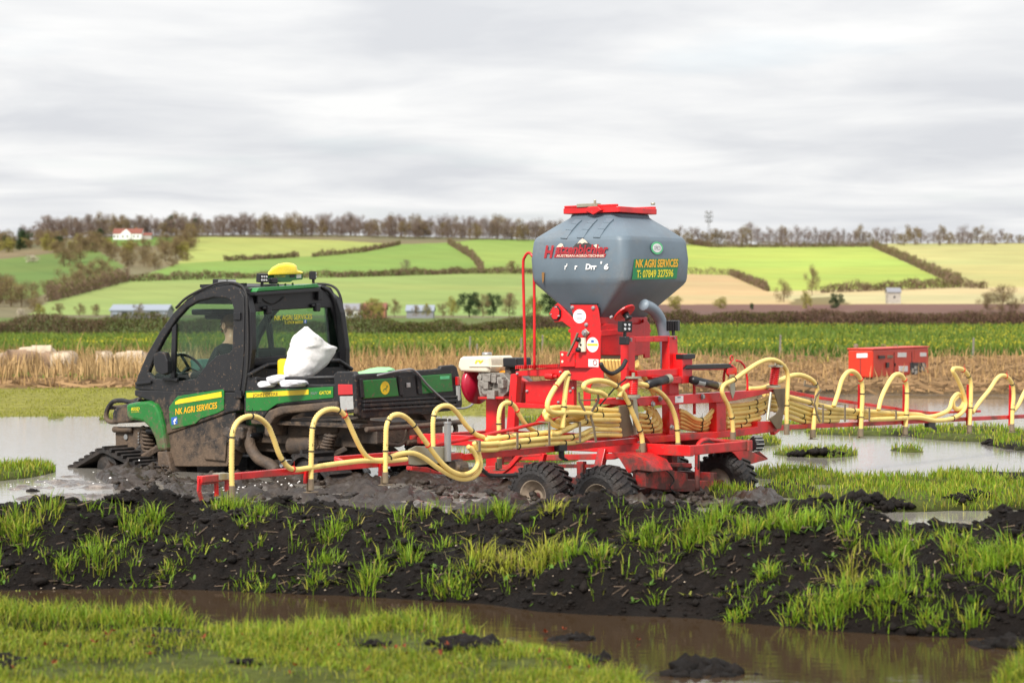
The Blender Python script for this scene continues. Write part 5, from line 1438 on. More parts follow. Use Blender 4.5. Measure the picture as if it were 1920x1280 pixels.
uf = G.S(195, 880, .82).x; ur = G.S(590, 880, .82).x
uf = G.S(222, 850, .82).x + .05
track(uf, .80, .17, -.36, .86, pitch=-.05); track(uf, -.80, .17, -.36, .86)
track(ur, .80, .24, -.42, .60); track(ur, -.80, .26, -.42, .60)

# ---------------------------------------------------------------- loads and driver
def sack(name, rows, depth, z, m, u, label, cat, group=None, seed=0):
    """soft bag from rows (row, left, right) of its outline, filled out fore and aft and creased"""
    g = np.random.default_rng(seed); loops = []
    base = G.B(*z((rows[0][1] + rows[0][2]) / 2, rows[0][0]), u)
    n = 40
    ys = [r[0] for r in rows]; tt_ = np.linspace(0, len(rows) - 1, 30)
    for t in tt_:
        y, xl, xr = (float(np.interp(t, range(len(rows)), [r[q] for r in rows])) for q in range(3))
        a, b = G.B(*z(xl, y), u), G.B(*z(xr, y), u); c, h = (a + b) / 2, (a - b).length / 2
        dp = depth * min(1, h / .10) * (.55 + .45 * math.sin(math.pi * (t + .6) / len(rows)))
        an = np.arange(n) * 2 * np.pi / n
        X3, Y3 = np.cos(an) * 1.6 + seed, np.sin(an) * 1.6 + t * .55
        cr = 1 + .20 * (np.abs(fbm(X3 * 1.2, Y3 * 1.2, 3, 400 + seed) - .5) * 2 - .35) + .10 * (np.abs(fbm(X3 * 3, Y3 * 3, 2, 420 + seed) - .5) * 2 - .3)
        cs = np.clip(cr, .6, 1.35)
        loops.append([c + V((math.sin(q) * dp * k_, (1 if a.y > b.y else -1) * math.cos(q) * h * (.6 + .4 * k_), .02 * (k_ - 1))) - base for q, k_ in zip(an, cs)])
    mb = MB(); mb.loft(loops); me = mb.mesh(name); me.materials.append(m)
    w_ = veh.matrix_world if False else Matrix.Translation(veh.location) @ Matrix.Rotation(G.rz, 4, 'Z')
    o = link_mesh(name, me, None, None, True); o.location = w_ @ base; o.rotation_euler = (0, 0, G.rz)
    return tag(o, label, cat, group)
sack('seed_sack', [(992, 500, 600), (985, 478, 640), (950, 467, 690), (900, 475, 750), (850, 487, 788), (800, 500, 816), (768, 512, 822), (748, 520, 775), (720, 533, 722), (690, 552, 690), (655, 578, 655), (625, 597, 638), (608, 608, 624)], .16, Z2, M['cloth'], .95,
     'tall half-empty white woven sack standing crumpled in the cargo bed', 'sack')
sack('seed_sack', [(992, 975, 1250), (980, 978, 1262), (968, 985, 1262), (955, 1020, 1258), (940, 1070, 1248), (925, 1110, 1240), (912, 1165, 1222)], .16, Z2, M['green_sack'], .30, 'pale green sack lying behind the tailgate', 'sack', seed=3)
sack('paper_bag', [(1030, 350, 480), (1010, 345, 480), (990, 345, 475), (975, 385, 468), (968, 410, 455)], .12, Z2, M['paper'], 1.05, 'white paper bag lying left of the tall white sack', 'bag', seed=4)
sack('paper_bag', [(1060, 272, 385), (1045, 272, 385), (1030, 275, 384), (1016, 285, 380)], .10, Z2, M['paper'], 1.15, 'white folded bag against the near side of the bed nearest the cab', 'bag', seed=5)
sack('paper_bag', [(1055, 440, 615), (1035, 440, 612), (1018, 442, 606), (1008, 460, 590)], .12, Z2, M['paper'], .75, 'white flat bag under the rail beneath the tall white sack', 'bag', seed=6)
WG = Matrix.Translation(veh.location) @ Matrix.Rotation(G.rz, 4, 'Z')
def in_world(o, mtx=WG):
    o.matrix_world = mtx; return o
mb = MB(); mb.box(G.B(*Z2(492, 955), 1.12), (.16, .20, .27)); o = in_world(mb.build('jerrycan', M['yellow'], None, bevel=.03)); tag(o, 'yellow can half hidden behind the tall white sack', 'can')
cab_p = spline(backP(G, Z2, [(1150, 975), (1260, 950), (1350, 934), (1410, 930), (1455, 962), (1530, 1050), (1620, 1135), (1720, 1212), (1775, 1222), (1835, 1210), (1890, 1165), (1930, 1130)], -.04), 8)
mb = MB(); mb.tube(cab_p, .010, 7); o = in_world(mb.build('control_cable', M['cable'], None, smooth=True)); tag(o, 'grey control cable hanging from the cargo bed back to the seeder engine', 'cable')

def skin_body(name, joints, edges, m, parent, sub=2, root=0):
    me = bpy.data.meshes.new(name); me.from_pydata([tuple(j[0]) for j in joints], edges, [])
    o = bpy.data.objects.new(name, me); COL.objects.link(o)
    md = o.modifiers.new('skin', 'SKIN')
    for i, j in enumerate(joints):
        r_ = j[1] if isinstance(j[1], tuple) else (j[1], j[1])
        me.skin_vertices[0].data[i].radius = r_
    me.skin_vertices[0].data[root].use_root = True
    ss = o.modifiers.new('sub', 'SUBSURF'); ss.levels = ss.render_levels = sub
    dg = bpy.context.evaluated_depsgraph_get(); me2 = bpy.data.meshes.new_from_object(o.evaluated_get(dg))
    bpy.data.objects.remove(o); me2.materials.clear(); me2.materials.append(m)
    return link_mesh(name, me2, None, parent, True)
hd = G.S(*Z1(897, 390), .34)          # head centre
person = empty('person', WG @ V((hd.x - .05, .34, .78)), G.rz, 'driver with short ginger hair and dark jacket sitting in the cab', 'person')
oz = V((hd.x - .05, .34, .78))
def J(x, y, z, r): return (V((x, y, z)) - oz, r)
hx_, hy2, hz_ = hd
hl_ = G.S(*Z1(712, 622), .42)
bodyJ = [J(hx_ - .10, .34, .82, (.16, .12)), J(hx_ - .10, .34, 1.00, (.15, .11)), J(hx_ - .06, .34, 1.18, (.17, .11)), J(hx_ - .04, .34, hz_ - .12, (.055, .055)), J(hx_ - .01, .34, hz_ - .05, (.066, .078)), J(hx_ + .0, .34, hz_ + .05, (.074, .092)), J(hx_ - .005, .34, hz_ + .11, (.05, .06)),
         J(hx_ - .05, .53, 1.17, .06), J(hx_ + .05, .58, .96, .048), J(hl_.x - .06, .46, hl_.z - .01, .032), J(hl_.x, .43, hl_.z + .01, (.022, .036)),
         J(hx_ - .05, .15, 1.17, .06), J(hx_ + .05, .10, .96, .048), J(hl_.x - .06, .28, hl_.z - .01, .032), J(hl_.x, .29, hl_.z + .01, (.022, .036)),
         J(hx_ + .02, .44, .82, .09), J(hx_ + .42, .46, .86, .07), J(hx_ + .46, .46, .45, .05), J(hx_ + .58, .46, .42, .045),
         J(hx_ + .02, .24, .82, .09), J(hx_ + .42, .22, .86, .07), J(hx_ + .46, .22, .45, .05), J(hx_ + .58, .22, .42, .045)]
bodyE = [(0, 1), (1, 2), (2, 3), (3, 4), (4, 5), (5, 6), (2, 7), (7, 8), (8, 9), (9, 10), (2, 11), (11, 12), (12, 13), (13, 14), (0, 15), (15, 16), (16, 17), (17, 18), (0, 19), (19, 20), (20, 21), (21, 22)]
skin_body('body', bodyJ, bodyE, M['skin'], person)
jk = [(p, tuple(x * 1.13 + .006 for x in (r if isinstance(r, tuple) else (r, r)))) for p, r in bodyJ]
cl = [0, 1, 2, 7, 8, 9, 11, 12, 13]; idx = {k: i for i, k in enumerate(cl)}
skin_body('jacket', [jk[k] for k in cl] + [J(hx_ - .045, .34, 1.29, (.07, .07))], [(idx[a], idx[b]) for a, b in bodyE if a in idx and b in idx] + [(idx[2], len(cl))], M['jacket'], person)
cl = [0, 15, 16, 17, 19, 20, 21]; idx = {k: i for i, k in enumerate(cl)}
skin_body('trousers', [jk[k] for k in cl], [(idx[a], idx[b]) for a, b in bodyE if a in idx and b in idx], M['jacket'], person)
hc = V((hx_, .34, hz_ + .035)) - oz
mb = MB(); loops = []
for k in range(8):
    t = k / 7 * 1.25; r_, zz = math.cos(t) if t < 1.5 else .05, math.sin(t)
    loops.append([hc + V((math.cos(a) * .108 * max(r_, .2) - .012, math.sin(a) * .088 * max(r_, .2), -.035 + zz * .135 + (.05 if math.cos(a) > .4 and k < 3 else 0))) for a in np.linspace(0, 6.283, 17)[:-1]])
mb.loft(loops); mb.build('hair', M['hair'], person, smooth=True)
for sy in (1, -1):
    e0 = V((hx_ - .01, .34 + sy * .083, hz_ + .005)) - oz
    mb = MB(); mb.tube([e0 + V((math.cos(a) * .016, sy * .006, math.sin(a) * .030)) for a in np.linspace(0, 6.283, 13)[:-1]], .008, 6, closed=True); mb.box(e0, (.026, .01, .05)); mb.build('ear', M['skin'], person, smooth=True)
    hp = V((hl_.x + .03, .34 + sy * .08, hl_.z + .015)) - oz
    mb = MB()
    for q, (L_, o_) in enumerate(((.07, -.03), (.078, -.01), (.074, .01), (.058, .028))):
        mb.tube([hp + V((0, o_, 0)), hp + V((.035, o_ * 1.05, .012)), hp + V((.055, o_ * 1.05, -.018)), hp + V((.04, o_, -.042))], [.0095, .009, .008, .006], 7)
    mb.tube([hp + V((-.02, -sy * .03, 0)), hp + V((.02, -sy * .055, .01)), hp + V((.05, -sy * .055, .0))], [.012, .010, .007], 7)
    mb.build('fingers', M['skin'], person, smooth=True)
mb = MB(); fz = V((hx_ + .095, .34, hz_ + .0)) - oz
mb.loft([[fz + V((0, .012, .03)), fz + V((0, -.012, .03)), fz + V((-.01, -.016, -.02)), fz + V((-.01, .016, -.02))], [fz + V((.012, .005, .02)), fz + V((.012, -.005, .02)), fz + V((.026, -.010, -.016)), fz + V((.026, .010, -.016))]]); mb.build('nose', M['skin'], person, smooth=True)
for sy in (1, -1):
    mb = MB(); mb.lathe(fz + V((-.008, sy * .032, .028)), (1, 0, 0), [(0, .011), (.006, .009), (.009, .004)], 10); mb.build('eye', M['white'], person, smooth=True)
mb = MB(); mb.box(fz + V((-.004, 0, -.045)), (.012, .045, .010)); mb.build('mouth', M['tank_print_red'], person, bevel=.004)

# front hubs and struts that carry the tracks
for sg in (1, -1):
    mb = MB(); mb.box((uf - .15, sg * .50, .02), (.42, .30, .30)); mb.beam((uf, sg * .62, .05), (uf - .25, sg * .40, .40), .10, .12); mb.beam((uf - .5, sg * .35, .10), (uf + .1, sg * .60, -.05), .07, .09); mb.box((uf - .55, sg * .55, -.02), (.30, .40, .22))
    mb.build('front_hub', M['tyre'], veh, bevel=.02)

# ================================================================ SEEDER
S = Frame(1.33, 18.25, 52)
sdr = empty('seeder', (1.33, 18.25, 0), S.rz, 'red wheeled seeder with a blue-grey hopper and long booms of yellow hoses', 'seeder')
A4 = lambda X, Y: (860 + X / 4.128, 370 + Y / 4.128)
A5 = lambda X, Y: (860 + X / 4, 640 + Y / 4)
A6 = lambda X, Y: (1200 + X / 2.667, 640 + Y / 2.667)
AH = lambda X, Y: (1000 + X / 6.4, 440 + Y / 6.4)
A7 = lambda X, Y: (1180 + X / 5.333, 600 + Y / 5.333)
T6 = lambda X, Y: (600 + X / 5.333, 720 + Y / 5.333)
BACK = -FWD
def red(name, f, parent=sdr, m='red', bevel=.006):
    mb = MB(); f(mb); return mb.build(name, M[m], parent, bevel=bevel)

# ---------------------------------------------------------------- hopper
def rrect(z, u0, u1, w, r, seg=5, bul=0.0):
    out = []
    for cx_, cy_, a0 in ((u1 - r, w - r, 0), (u0 + r, w - r, 90), (u0 + r, -w + r, 180), (u1 - r, -w + r, 270)):
        for k in range(seg + 1):
            a = R(a0 + 90 * k / seg); out.append(V((cx_ + r * math.cos(a), cy_ + r * math.sin(a), z)))
    return out
HB = [(1.505, .46, .75, .335, .03), (1.52, .455, .755, .345, .03), (1.80, .125, 1.075, .485, .07), (1.83, .10, 1.10, .50, .085), (1.86, .093, 1.107, .507, .09), (2.02, .085, 1.115, .515, .09), (2.17, .10, 1.10, .502, .09), (2.205, .115, 1.085, .488, .09),
      (2.27, .19, 1.01, .42, .10), (2.325, .255, .945, .355, .10), (2.365, .31, .89, .30, .09), (2.385, .335, .865, .275, .08), (2.41, .34, .86, .27, .08)]
mb = MB(); mb.loft([rrect(*h) for h in HB]); hop = mb.build('hopper', M['tank'], sdr, smooth=True, bevel=0)
es = hop.modifiers.new('edges', 'BEVEL'); es.width = .006; es.segments = 2; es.limit_method = 'ANGLE'; es.angle_limit = R(18)
for x0, x1 in ((812, 925), (940, 1045), (1066, 1170)):
    a = S.S(*A4(x0, 293), .497); t = S.S(*A4(x1, 172), .33)
    path = [V((a.x + (t.x - a.x) * k, wv, zv)) for k, wv, zv in ((0, .497, 2.19), (.3, .435, 2.262), (.62, .372, 2.318), (1, .318, 2.358))]
    mb = MB(); mb.path_beam(path, .075, .018, (0, 1, 1)); mb.build('moulded_rib', M['tank'], hop, bevel=.006)
mb = MB()
mb.ring_slab(rrect(2.415, .30, .90, .30, .03), rrect(2.415, .36, .84, .24, .03), (0, 0, .05)); mb.loft([rrect(2.44, .31, .89, .29, .03), rrect(2.455, .31, .89, .29, .03)])
for s_ in (1, -1): mb.beam((.32, s_ * .285, 2.475), (.88, s_ * .285, 2.475), .03, .02)
lid = mb.build('lid', M['red'], hop, bevel=.006)
cp = S.S(*A4(1055, 118), .30)
mb = MB(); mb.slab([cp + V((.09, 0, .02)), cp + V((.05, 0, .05)), cp + V((-.05, 0, .05)), cp + V((-.09, 0, .02)), cp + V((0, 0, -.02))], OUT * .03); mb.build('lid_clamp', M['red'], lid, bevel=.006)
mb = MB(); mb.box(cp + V((.08, -.02, .065)), (.22, .06, .03)); mb.cyl(cp + V((0, 0, .05)), cp + V((0, 0, .11)), .012, 8); mb.build('lid_latch', M['zinc'], lid, bevel=.004); mb = MB(); mb.cyl(cp + V((-.5, -.15, .055)), cp + V((-.5, -.15, .075)), .02, 8); mb.build('lid_bolt', M['zinc'], lid, bevel=.004)

# printing on the hopper
WF = .517
def on_left(zf, pts, off=0.0): return [S.S(*zf(*p), WF + off) for p in pts]
def left_poly(name, m, pts, off, parent): mb = MB(); mb.slab(on_left(A4, pts, off), OUT * .0015); return mb.build(name, M[m], parent)
logo = left_poly('mountain_logo', 'tank_print_dark', [(882, 390), (905, 362), (930, 345), (955, 320), (985, 342), (1010, 356), (1045, 376), (1060, 395)], 0, hop)
left_poly('logo_summit', 'tank_print_cream', [(918, 360), (938, 335), (958, 318), (985, 335), (1000, 355), (975, 350), (955, 360), (940, 350)], .002, logo)
left_poly('logo_summit', 'tank_print_cream', [(757, 385), (775, 365), (792, 355), (808, 365), (815, 392), (790, 385)], .002, logo)
left_poly('logo_summit', 'tank_print_cream', [(1045, 372), (1065, 362), (1082, 372), (1092, 392), (1065, 392)], .002, logo)
a, b = on_left(A4, [(660, 464), (738, 464)], .002); text_obj('lettering', 'H', M['tank_print_red'], hop, a, b, .098, OUT, shear=.25, bold=.05)
a, b = on_left(A4, [(748, 431), (1158, 431)], .004); text_obj('lettering', 'atzenbichler', M['tank_print_red'], hop, a, b, .072, OUT, shear=.25, bold=.035)
bar = left_poly('logo_bar', 'tank_print_red', [(738, 466), (745, 437), (1142, 437), (1130, 466)], .001, logo)
a, b = on_left(A4, [(757, 461), (1130, 461)], .0035); text_obj('lettering', 'AUSTRIAN-AGRO-TECHNIK', M['tank_print_cream'], hop, a, b, .020, OUT, shear=.1, bold=.02)
# peeled model lettering: only fragments are left
for x0, x1, y, s_, hh in ((820, 842, 557, "r'", .045), (897, 920, 557, 'r', .045), (982, 1070, 557, 'Drr', .045), (1098, 1112, 540, "'", .045), (1125, 1160, 557, '6', .045)):
    a, b = on_left(A4, [(x0, y), (x1, y)], 0); text_obj('lettering', s_, M['white'], hop, a, b, hh, OUT, shear=.12, bold=.045)
mb = MB(); mb.slab(on_left(A4, [(643, 580), (664, 580), (660, 640), (652, 668), (646, 640)], 0.002), OUT * .0008); mb.build('rust_streak', M['rust'], hop)
UF = .083
def on_rear(zf, pts, off=0.0): return [S.B(*zf(*p), UF - off) for p in pts]
mb = MB(); mb.slab(on_rear(A4, [(1360, 478), (1706, 474), (1684, 630), (1342, 637)], 0), BACK * .0015); stick = mb.build('green_sticker', M['sticker_green'], hop)
a, b = on_rear(A4, [(1368, 541), (1698, 536)], .002); text_obj('lettering', 'NK AGRI SERVICES', M['letter_orange'], stick, a, b, .064, BACK, shear=.15, bold=.035)
a, b = on_rear(A4, [(1378, 620), (1660, 612)], .002); text_obj('lettering', 'T: 07849 327596', M['letter_yellow'], stick, a, b, .060, BACK, shear=.15, bold=.03)
cx_, = on_rear(A4, [(1535, 392)], 0)
def oval(c, ry, rz_, n=28): return [c + V((0, math.cos(k / n * 6.2832) * ry, math.sin(k / n * 6.2832) * rz_)) for k in range(n)]
mb = MB(); mb.slab(oval(cx_, .090, .054), BACK * .0015); ov = mb.build('oval_sticker', M['ring_green'], hop)
mb = MB(); mb.slab(oval(cx_ + BACK * .0016, .066, .038), BACK * .001); mb.build('oval_centre', M['white'], ov)
a, b = cx_ + V((-.0028, .048, -.017)), cx_ + V((-.0028, -.048, -.017)); text_obj('lettering', 'OPICO', M['grey_print'], ov, a, b, .036, BACK)
# red inspection disc and its knob on the sloping rear face
nr = V((-.31, 0, -.37)).normalized()
def on_slope(zf, p):
    """point where a view line meets the sloping rear face of the hopper"""
    lo, hi = .1, .47
    for _ in range(40):
        m_ = (lo + hi) / 2; q = S.B(*zf(*p), m_); zs = 1.82 - (m_ - .1) / .37 * .31
        if q.z > zs: lo = m_
        else: hi = m_
    return S.B(*zf(*p), lo)
c = on_slope(A4, (1285, 895)); mb = MB(); mb.lathe(c - nr * .01, nr, [(0, .10), (.012, .10), (.016, .094)], 30); disc = mb.build('inspection_disc', M['red'], hop)
mb = MB(); mb.lathe(c + nr * .01, nr, [(0, .03), (.02, .03), (.03, .022), (.05, .035), (.06, .03)], 12); mb.build('knob', M['black_clean'], disc, smooth=True)
c = on_slope(A4, (1180, 925)); mb = MB(); mb.lathe(c - nr * .005, nr, [(0, .016), (.015, .016)], 8); mb.build('bolt', M['steel'], hop)

# ---------------------------------------------------------------- metering unit under the hopper
def leftslab(name, zf, pts, w, th, m='red', parent=sdr, bevel=.005, label=None):
    mb = MB(); mb.slab([S.S(*zf(*p), w) for p in pts], IN * th); return mb.build(name, M[m], parent, bevel=bevel, label=label)
def rearslab(name, zf, pts, u, th, m='red', parent=sdr, bevel=.005):
    mb = MB(); mb.slab([S.B(*zf(*p), u) for p in pts], FWD * th); return mb.build(name, M[m], parent, bevel=bevel)
met = leftslab('metering_plate', A4, [(864, 829), (1066, 829), (1080, 870), (1098, 985), (1095, 1320), (897, 1320), (898, 1010), (882, 900)], .44, .014, 'red')
leftslab('gasket', A4, [(860, 818), (1070, 820), (1074, 832), (862, 830)], .442, .02, 'black_clean', met, .002)
rearslab('metering_box', A4, [(1098, 1000), (1150, 978), (1390, 985), (1440, 965), (1440, 1215), (1390, 1225), (1100, 1220)], .40, .32, 'red')
mb = MB(); mb.box((.6, 0, 1.47), (.30, .72, .10)); mb.box((.6, 0, 1.40), (.34, .78, .03)); mb.build('hopper_cradle', M['red'], sdr, bevel=.008)
rearslab('side_flange', A4, [(1432, 940), (1462, 955), (1484, 985), (1482, 1240), (1440, 1244)], .42, .02, 'red')
rearslab('metering_roller', A4, [(1102, 1030), (1280, 1015), (1280, 1060), (1102, 1075)], .385, .02, 'red')
rearslab('outlet_manifold', A4, [(1100, 1215), (1392, 1215), (1388, 1265), (1104, 1262)], .41, .30, 'strap')
leftslab('front_bracket', A4, [(768, 812), (890, 945), (897, 1030), (845, 995), (800, 960), (742, 966), (698, 900), (730, 845)], .40, .02, 'red')
mb = MB(); c = S.S(*A4(755, 895), .402)
mb.slab([c + V((math.cos(a) * .058, .001, math.sin(a) * .068)) for a in np.linspace(.39, 6.67, 9)[:-1]], OUT * .012); fl_ = mb.build('cover_gasket', M['black_clean'], sdr, bevel=.002)
mb = MB(); mb.slab([c + V((math.cos(a) * .048, .0135, math.sin(a) * .057)) for a in np.linspace(.39, 6.67, 9)[:-1]], OUT * .008); mb.build('cover_plate', M['red'], fl_, bevel=.002)
def bolts(zf, pts, w, r_, parent, rear=False):
    for p in pts:
        q = S.B(*zf(*p), w) if rear else S.S(*zf(*p), w); d = BACK if rear else OUT
        mb = MB(); mb.lathe(q, d, [(0, r_ * 1.3), (.004, r_ * 1.3), (.005, r_), (.016, r_), (.018, r_ * .6)], 8); mb.build('bolt', M['steel'], parent)
bolts(A4, [(755, 850), (722, 905), (778, 918)], .415, .007, fl_)
bolts(A4, [(882, 852), (1044, 855), (990, 985)], .441, .014, met)
def sticker(zf, c, ru, rz_, w, parent, m='white', name='round_sticker'):
    q = S.S(*zf(*c), w); mb = MB(); mb.slab([q + V((math.cos(k / 24 * 6.2832) * ru, 0, math.sin(k / 24 * 6.2832) * rz_)) for k in range(24)], OUT * .0015); return mb.build(name, M[m], parent), q
o, q = sticker(A4, (936, 920), .068, .060, .441, met)
for k, (l_, y) in enumerate(((.05, .02), (.08, .0), (.07, -.012), (.06, -.024))):
    mb = MB(); mb.box(q + V((0, .002, y)), (l_, .001, .008 if k == 0 else .004)); mb.build('print_line', M['grey_print'], o)
o, q = sticker(A4, (1037, 1140), .062, .064, .441, met)
mb = MB(); mb.box(q + V((0, .002, 0)), (.11, .001, .018)); mb.build('print_band', M['letter_yellow'], o)
mb = MB(); mb.box(q + V((0, .002, .03)), (.03, .001, .02)); mb.build('print_mark', M['blue'], o)
o = leftslab('instruction_sticker', A4, [(1004, 1250), (1082, 1253), (1082, 1312), (1004, 1310)], .4425, .002, 'white', met, 0)
q = S.S(*A4(1056, 1278), .443); mb = MB(); mb.tube([q + V((math.cos(a) * .020, .002, math.sin(a) * .022)) for a in np.linspace(0, 6.283, 17)[:-1]], .003, 5, closed=True); mb.build('print_ring', M['tank_print_red'], o)
q = S.S(*A4(985, 1048), .442); mb = MB(); mb.slab([q + V((.045, 0, 0)), q + V((0, 0, .038)), q + V((-.045, 0, 0)), q + V((0, 0, -.038))], OUT * .012); fb = mb.build('flange_bearing', M['zinc'], met, bevel=.004)
mb = MB(); mb.lathe(q + OUT * .012, OUT, [(0, .026), (.015, .026), (.016, .016), (.03, .016)], 14); mb.build('shaft_end', M['steel'], fb)
sb = leftslab('switch_box', A4, [(925, 1088), (972, 1086), (974, 1195), (926, 1197)], .475, .03, 'offwhite', met)
for y in (1100, 1180):
    q = S.S(*A4(932, y), .476); mb = MB(); mb.lathe(q, OUT, [(0, .022), (.02, .022), (.03, .016)], 12); mb.build('knob', M['black_clean'], sb, smooth=True)
q = S.S(*A4(945, 1140), .476); mb = MB(); mb.lathe(q, OUT, [(0, .010), (.006, .010)], 10); mb.build('switch', M['black_clean'], sb)
mb = MB(); mb.path_beam([S.S(*A4(*p), .50) for p in ((922, 1048), (905, 1095), (870, 1170), (842, 1228))], .022, .016); mb.build('lever', M['strap'], sdr, bevel=.004)
leftslab('lever_bracket', A5, [(757, 72), (790, 74), (870, 85), (870, 190), (760, 190)], .45, .012, 'red')
for y in (98, 150): q = S.S(*A5(778, y), .451); mb = MB(); mb.lathe(q, OUT, [(0, .012), (.003, .012)], 10); mb.build('hole_bush', M['offwhite'], sdr)

# guard rail hoop
mb = MB(); mb.tube(spline([S.S(*p, .47) for p in ((985, 692), (983, 600), (981, 500), (984, 482), (991, 474), (998, 480), (1001, 494), (1002, 600), (1002, 692))], 6), .0125, 8); mb.build('guard_rail', M['red'], sdr, smooth=True)

# ---------------------------------------------------------------- chassis
def beams(name, L_, w_, h_, m='red', bevel=.006):
    mb = MB()
    for a, b in L_: mb.beam(a, b, w_, h_)
    return mb.build(name, M[m], sdr, bevel=bevel)
for sw in (.46, -.46): beams('chassis_rail', [((-.55, sw, .42), (2.35, sw, .42))], .06, .09)
for u in (-.5, .15, .85, 1.55, 2.3): beams('cross_member', [((u, -.43, .42), (u, .43, .42))], .06, .08)
beams('drawbar', [((2.3, 0, .40), (2.95, 0, .36))], .08, .09)
beams('drawbar_brace', [((1.9, .42, .40), (2.75, .05, .37)), ((1.9, -.42, .40), (2.75, -.05, .37))], .05, .06)
leftslab('engine_post', A5, [(203, 430), (288, 430), (288, 880), (272, 960), (203, 960)], .06, .12)
leftslab('leaning_post', A5, [(388, 245), (440, 238), (400, 905), (338, 905)], .34, .07)
leftslab('leaning_post', A5, [(442, 262), (498, 300), (470, 470), (440, 470)], .20, .06, 'red_dirty')
leftslab('fascia_plate', A5, [(425, 224), (600, 205), (865, 188), (1062, 185), (1086, 285), (950, 300), (860, 290), (700, 262), (500, 258), (430, 262)], .40, .02)
px1 = S.S(*A5(432, 215), .40).x
mb = MB(); mb.slab([(.62, .40, 1.075), (px1, .40, 1.075), (px1, -.40, 1.075), (.62, -.40, 1.075)], (0, 0, .02)); pf = mb.build('platform', M['red'], sdr, bevel=.004)
mb = MB()
for k in range(30):
    t = k / 29; p = S.S(*A5(432 + 425 * t, 205 - 18 * t), .41); mb.box(p + V((0, 0, .012)), (.014, .014, .03))
tt = mb.build('tread_teeth', M['red_dirty'], pf); tt['kind'] = 'stuff'
leftslab('drive_cover', A5, [(500, 302), (680, 290), (862, 290), (862, 490), (655, 490), (500, 470)], .30, .05)
for p in ((515, 372), (750, 455), (840, 372)): bolts(A5, [p], .302, .010, sdr)
leftslab('lower_rail', A5, [(415, 458), (655, 474), (655, 503), (412, 497)], .42, .06)
leftslab('shock_arm', A5, [(570, 600), (650, 505), (680, 520), (680, 600)], .35, .04, 'red_dirty')
arc = [(935, 480), (932, 290), (945, 240), (985, 205), (1040, 195), (1085, 210), (1085, 290), (1020, 300), (990, 330), (985, 480)]
leftslab('curved_bracket', A5, arc, .47, .012, 'red')
mb = MB(); a, b = S.S(*A5(655, 258), .43), S.S(*A5(712, 262), .43); mb.cyl(a, b, .030, 14); mb.cyl(b, b + V((-.04, 0, 0)), .017, 10); mb.build('actuator', M['red_dirty'], sdr, smooth=True, bevel=.004)
bolts(A5, [(442, 242), (765, 228), (860, 350)], .402, .009, sdr)
leftslab('side_rail', A5, [(430, 855), (665, 850), (1180, 838), (1195, 870), (1150, 885), (670, 892), (430, 890)], .50, .05)
leftslab('lower_side_rail', A5, [(720, 920), (1060, 920), (1060, 945), (720, 950)], .46, .05, 'red_dirty')
leftslab('drop_leg', A5, [(883, 900), (930, 900), (930, 1110), (885, 1110)], .50, .06, 'red_dirty')
mb = MB()
for pts in ([(398, 925), (465, 848), (640, 842)], [(640, 838), (612, 972)], [(398, 925), (300, 1000)]):
    mb.path_beam([S.S(*A5(*p), .74) for p in pts], .05, .04)
mb.slab([S.S(*A5(*p), .745) for p in ((190, 935), (400, 928), (600, 935), (605, 975), (430, 1005), (200, 1000))], IN * .30)
st_ = mb.build('access_step', M['red'], sdr, bevel=.005)
mb = MB()
for k in range(17): mb.box(S.S(*A5(398 + 12.2 * k, 922 + .5 * k), .742) + V((0, 0, .010)), (.016, .016, .028))
tt = mb.build('tread_teeth', M['red_dirty'], st_); tt['kind'] = 'stuff'

# wheels on tandem hubs
def tyre_mesh():
    Rr, hw = .275, .125
    prof = [(-hw, .14), (-hw * 1.08, .19), (-hw, .245), (-hw * .72, Rr - .012), (0, Rr), (hw * .72, Rr - .012), (hw, .245), (hw * 1.08, .19), (hw, .14)]
    mb = MB(); mb.lathe((0, 0, 0), (0, 1, 0), prof, 40, caps=False)
    for k in range(26):
        for s_, ph in ((1, 0), (-1, .5)):
            a = (k + ph) / 26 * 6.2832
            d = V((math.cos(a), 0, math.sin(a))); t = V((-math.sin(a), 0, math.cos(a)))
            mb.beam(d * (Rr + .004) + V((0, s_ * .012, 0)) - t * .012, d * (Rr - .012) + V((0, s_ * hw * .98, 0)) + t * .022, .026, .022, d)
            mb.beam(d * (Rr - .012) + V((0, s_ * hw * .98, 0)) + t * .022, d * (Rr - .055) + V((0, s_ * hw * 1.04, 0)) + t * .022, .026, .016, V((0, s_, 0)))
    return mb
def wheel(u, w, z):
    sg = 1 if w > 0 else -1
    o = tyre_mesh().build('wheel', M['tyre'], sdr, bevel=.004); o.location = (u, w, z); o.rotation_euler = (0, random.uniform(0, 1), 0)
    mb = MB(); mb.lathe((0, -.11 * sg, 0), (0, sg, 0), [(0, .142), (.02, .142), (.03, .12), (.14, .118), (.16, .06), (.175, .06), (.18, .118), (.225, .128), (.235, .142), (.225, .13), (.18, .11), (.165, .085), (.165, .02)], 30); mb.build('rim', M['rim'], o, smooth=True)
    mb = MB(); mb.lathe((0, -.04 * sg, 0), (0, sg, 0), [(0, .03), (.10, .03), (.105, .026), (.135, .024), (.14, .018)], 14)
    mb.build('hub', M['red_dirty'], o, bevel=.003)
    return o
zl = S._z(934, 17.53); wheel(.0, .91, .02); wheel(.66, .91, .02); wheel(.0, -.91, .045); wheel(.66, -.91, .03)
for u in (0, .66): beams('axle', [((u, -.85, .04), (u, .85, .04))], .08, .08, 'red_dirty')
for sw in (.60, -.60): beams('tandem_beam', [((-.1, sw, .10), (.76, sw, .10))], .06, .12, 'red_dirty')
for sw in (.60, -.60): beams('tandem_stay', [((.33, sw, .10), (.33, sw * .8, .40))], .08, .06, 'red_dirty')
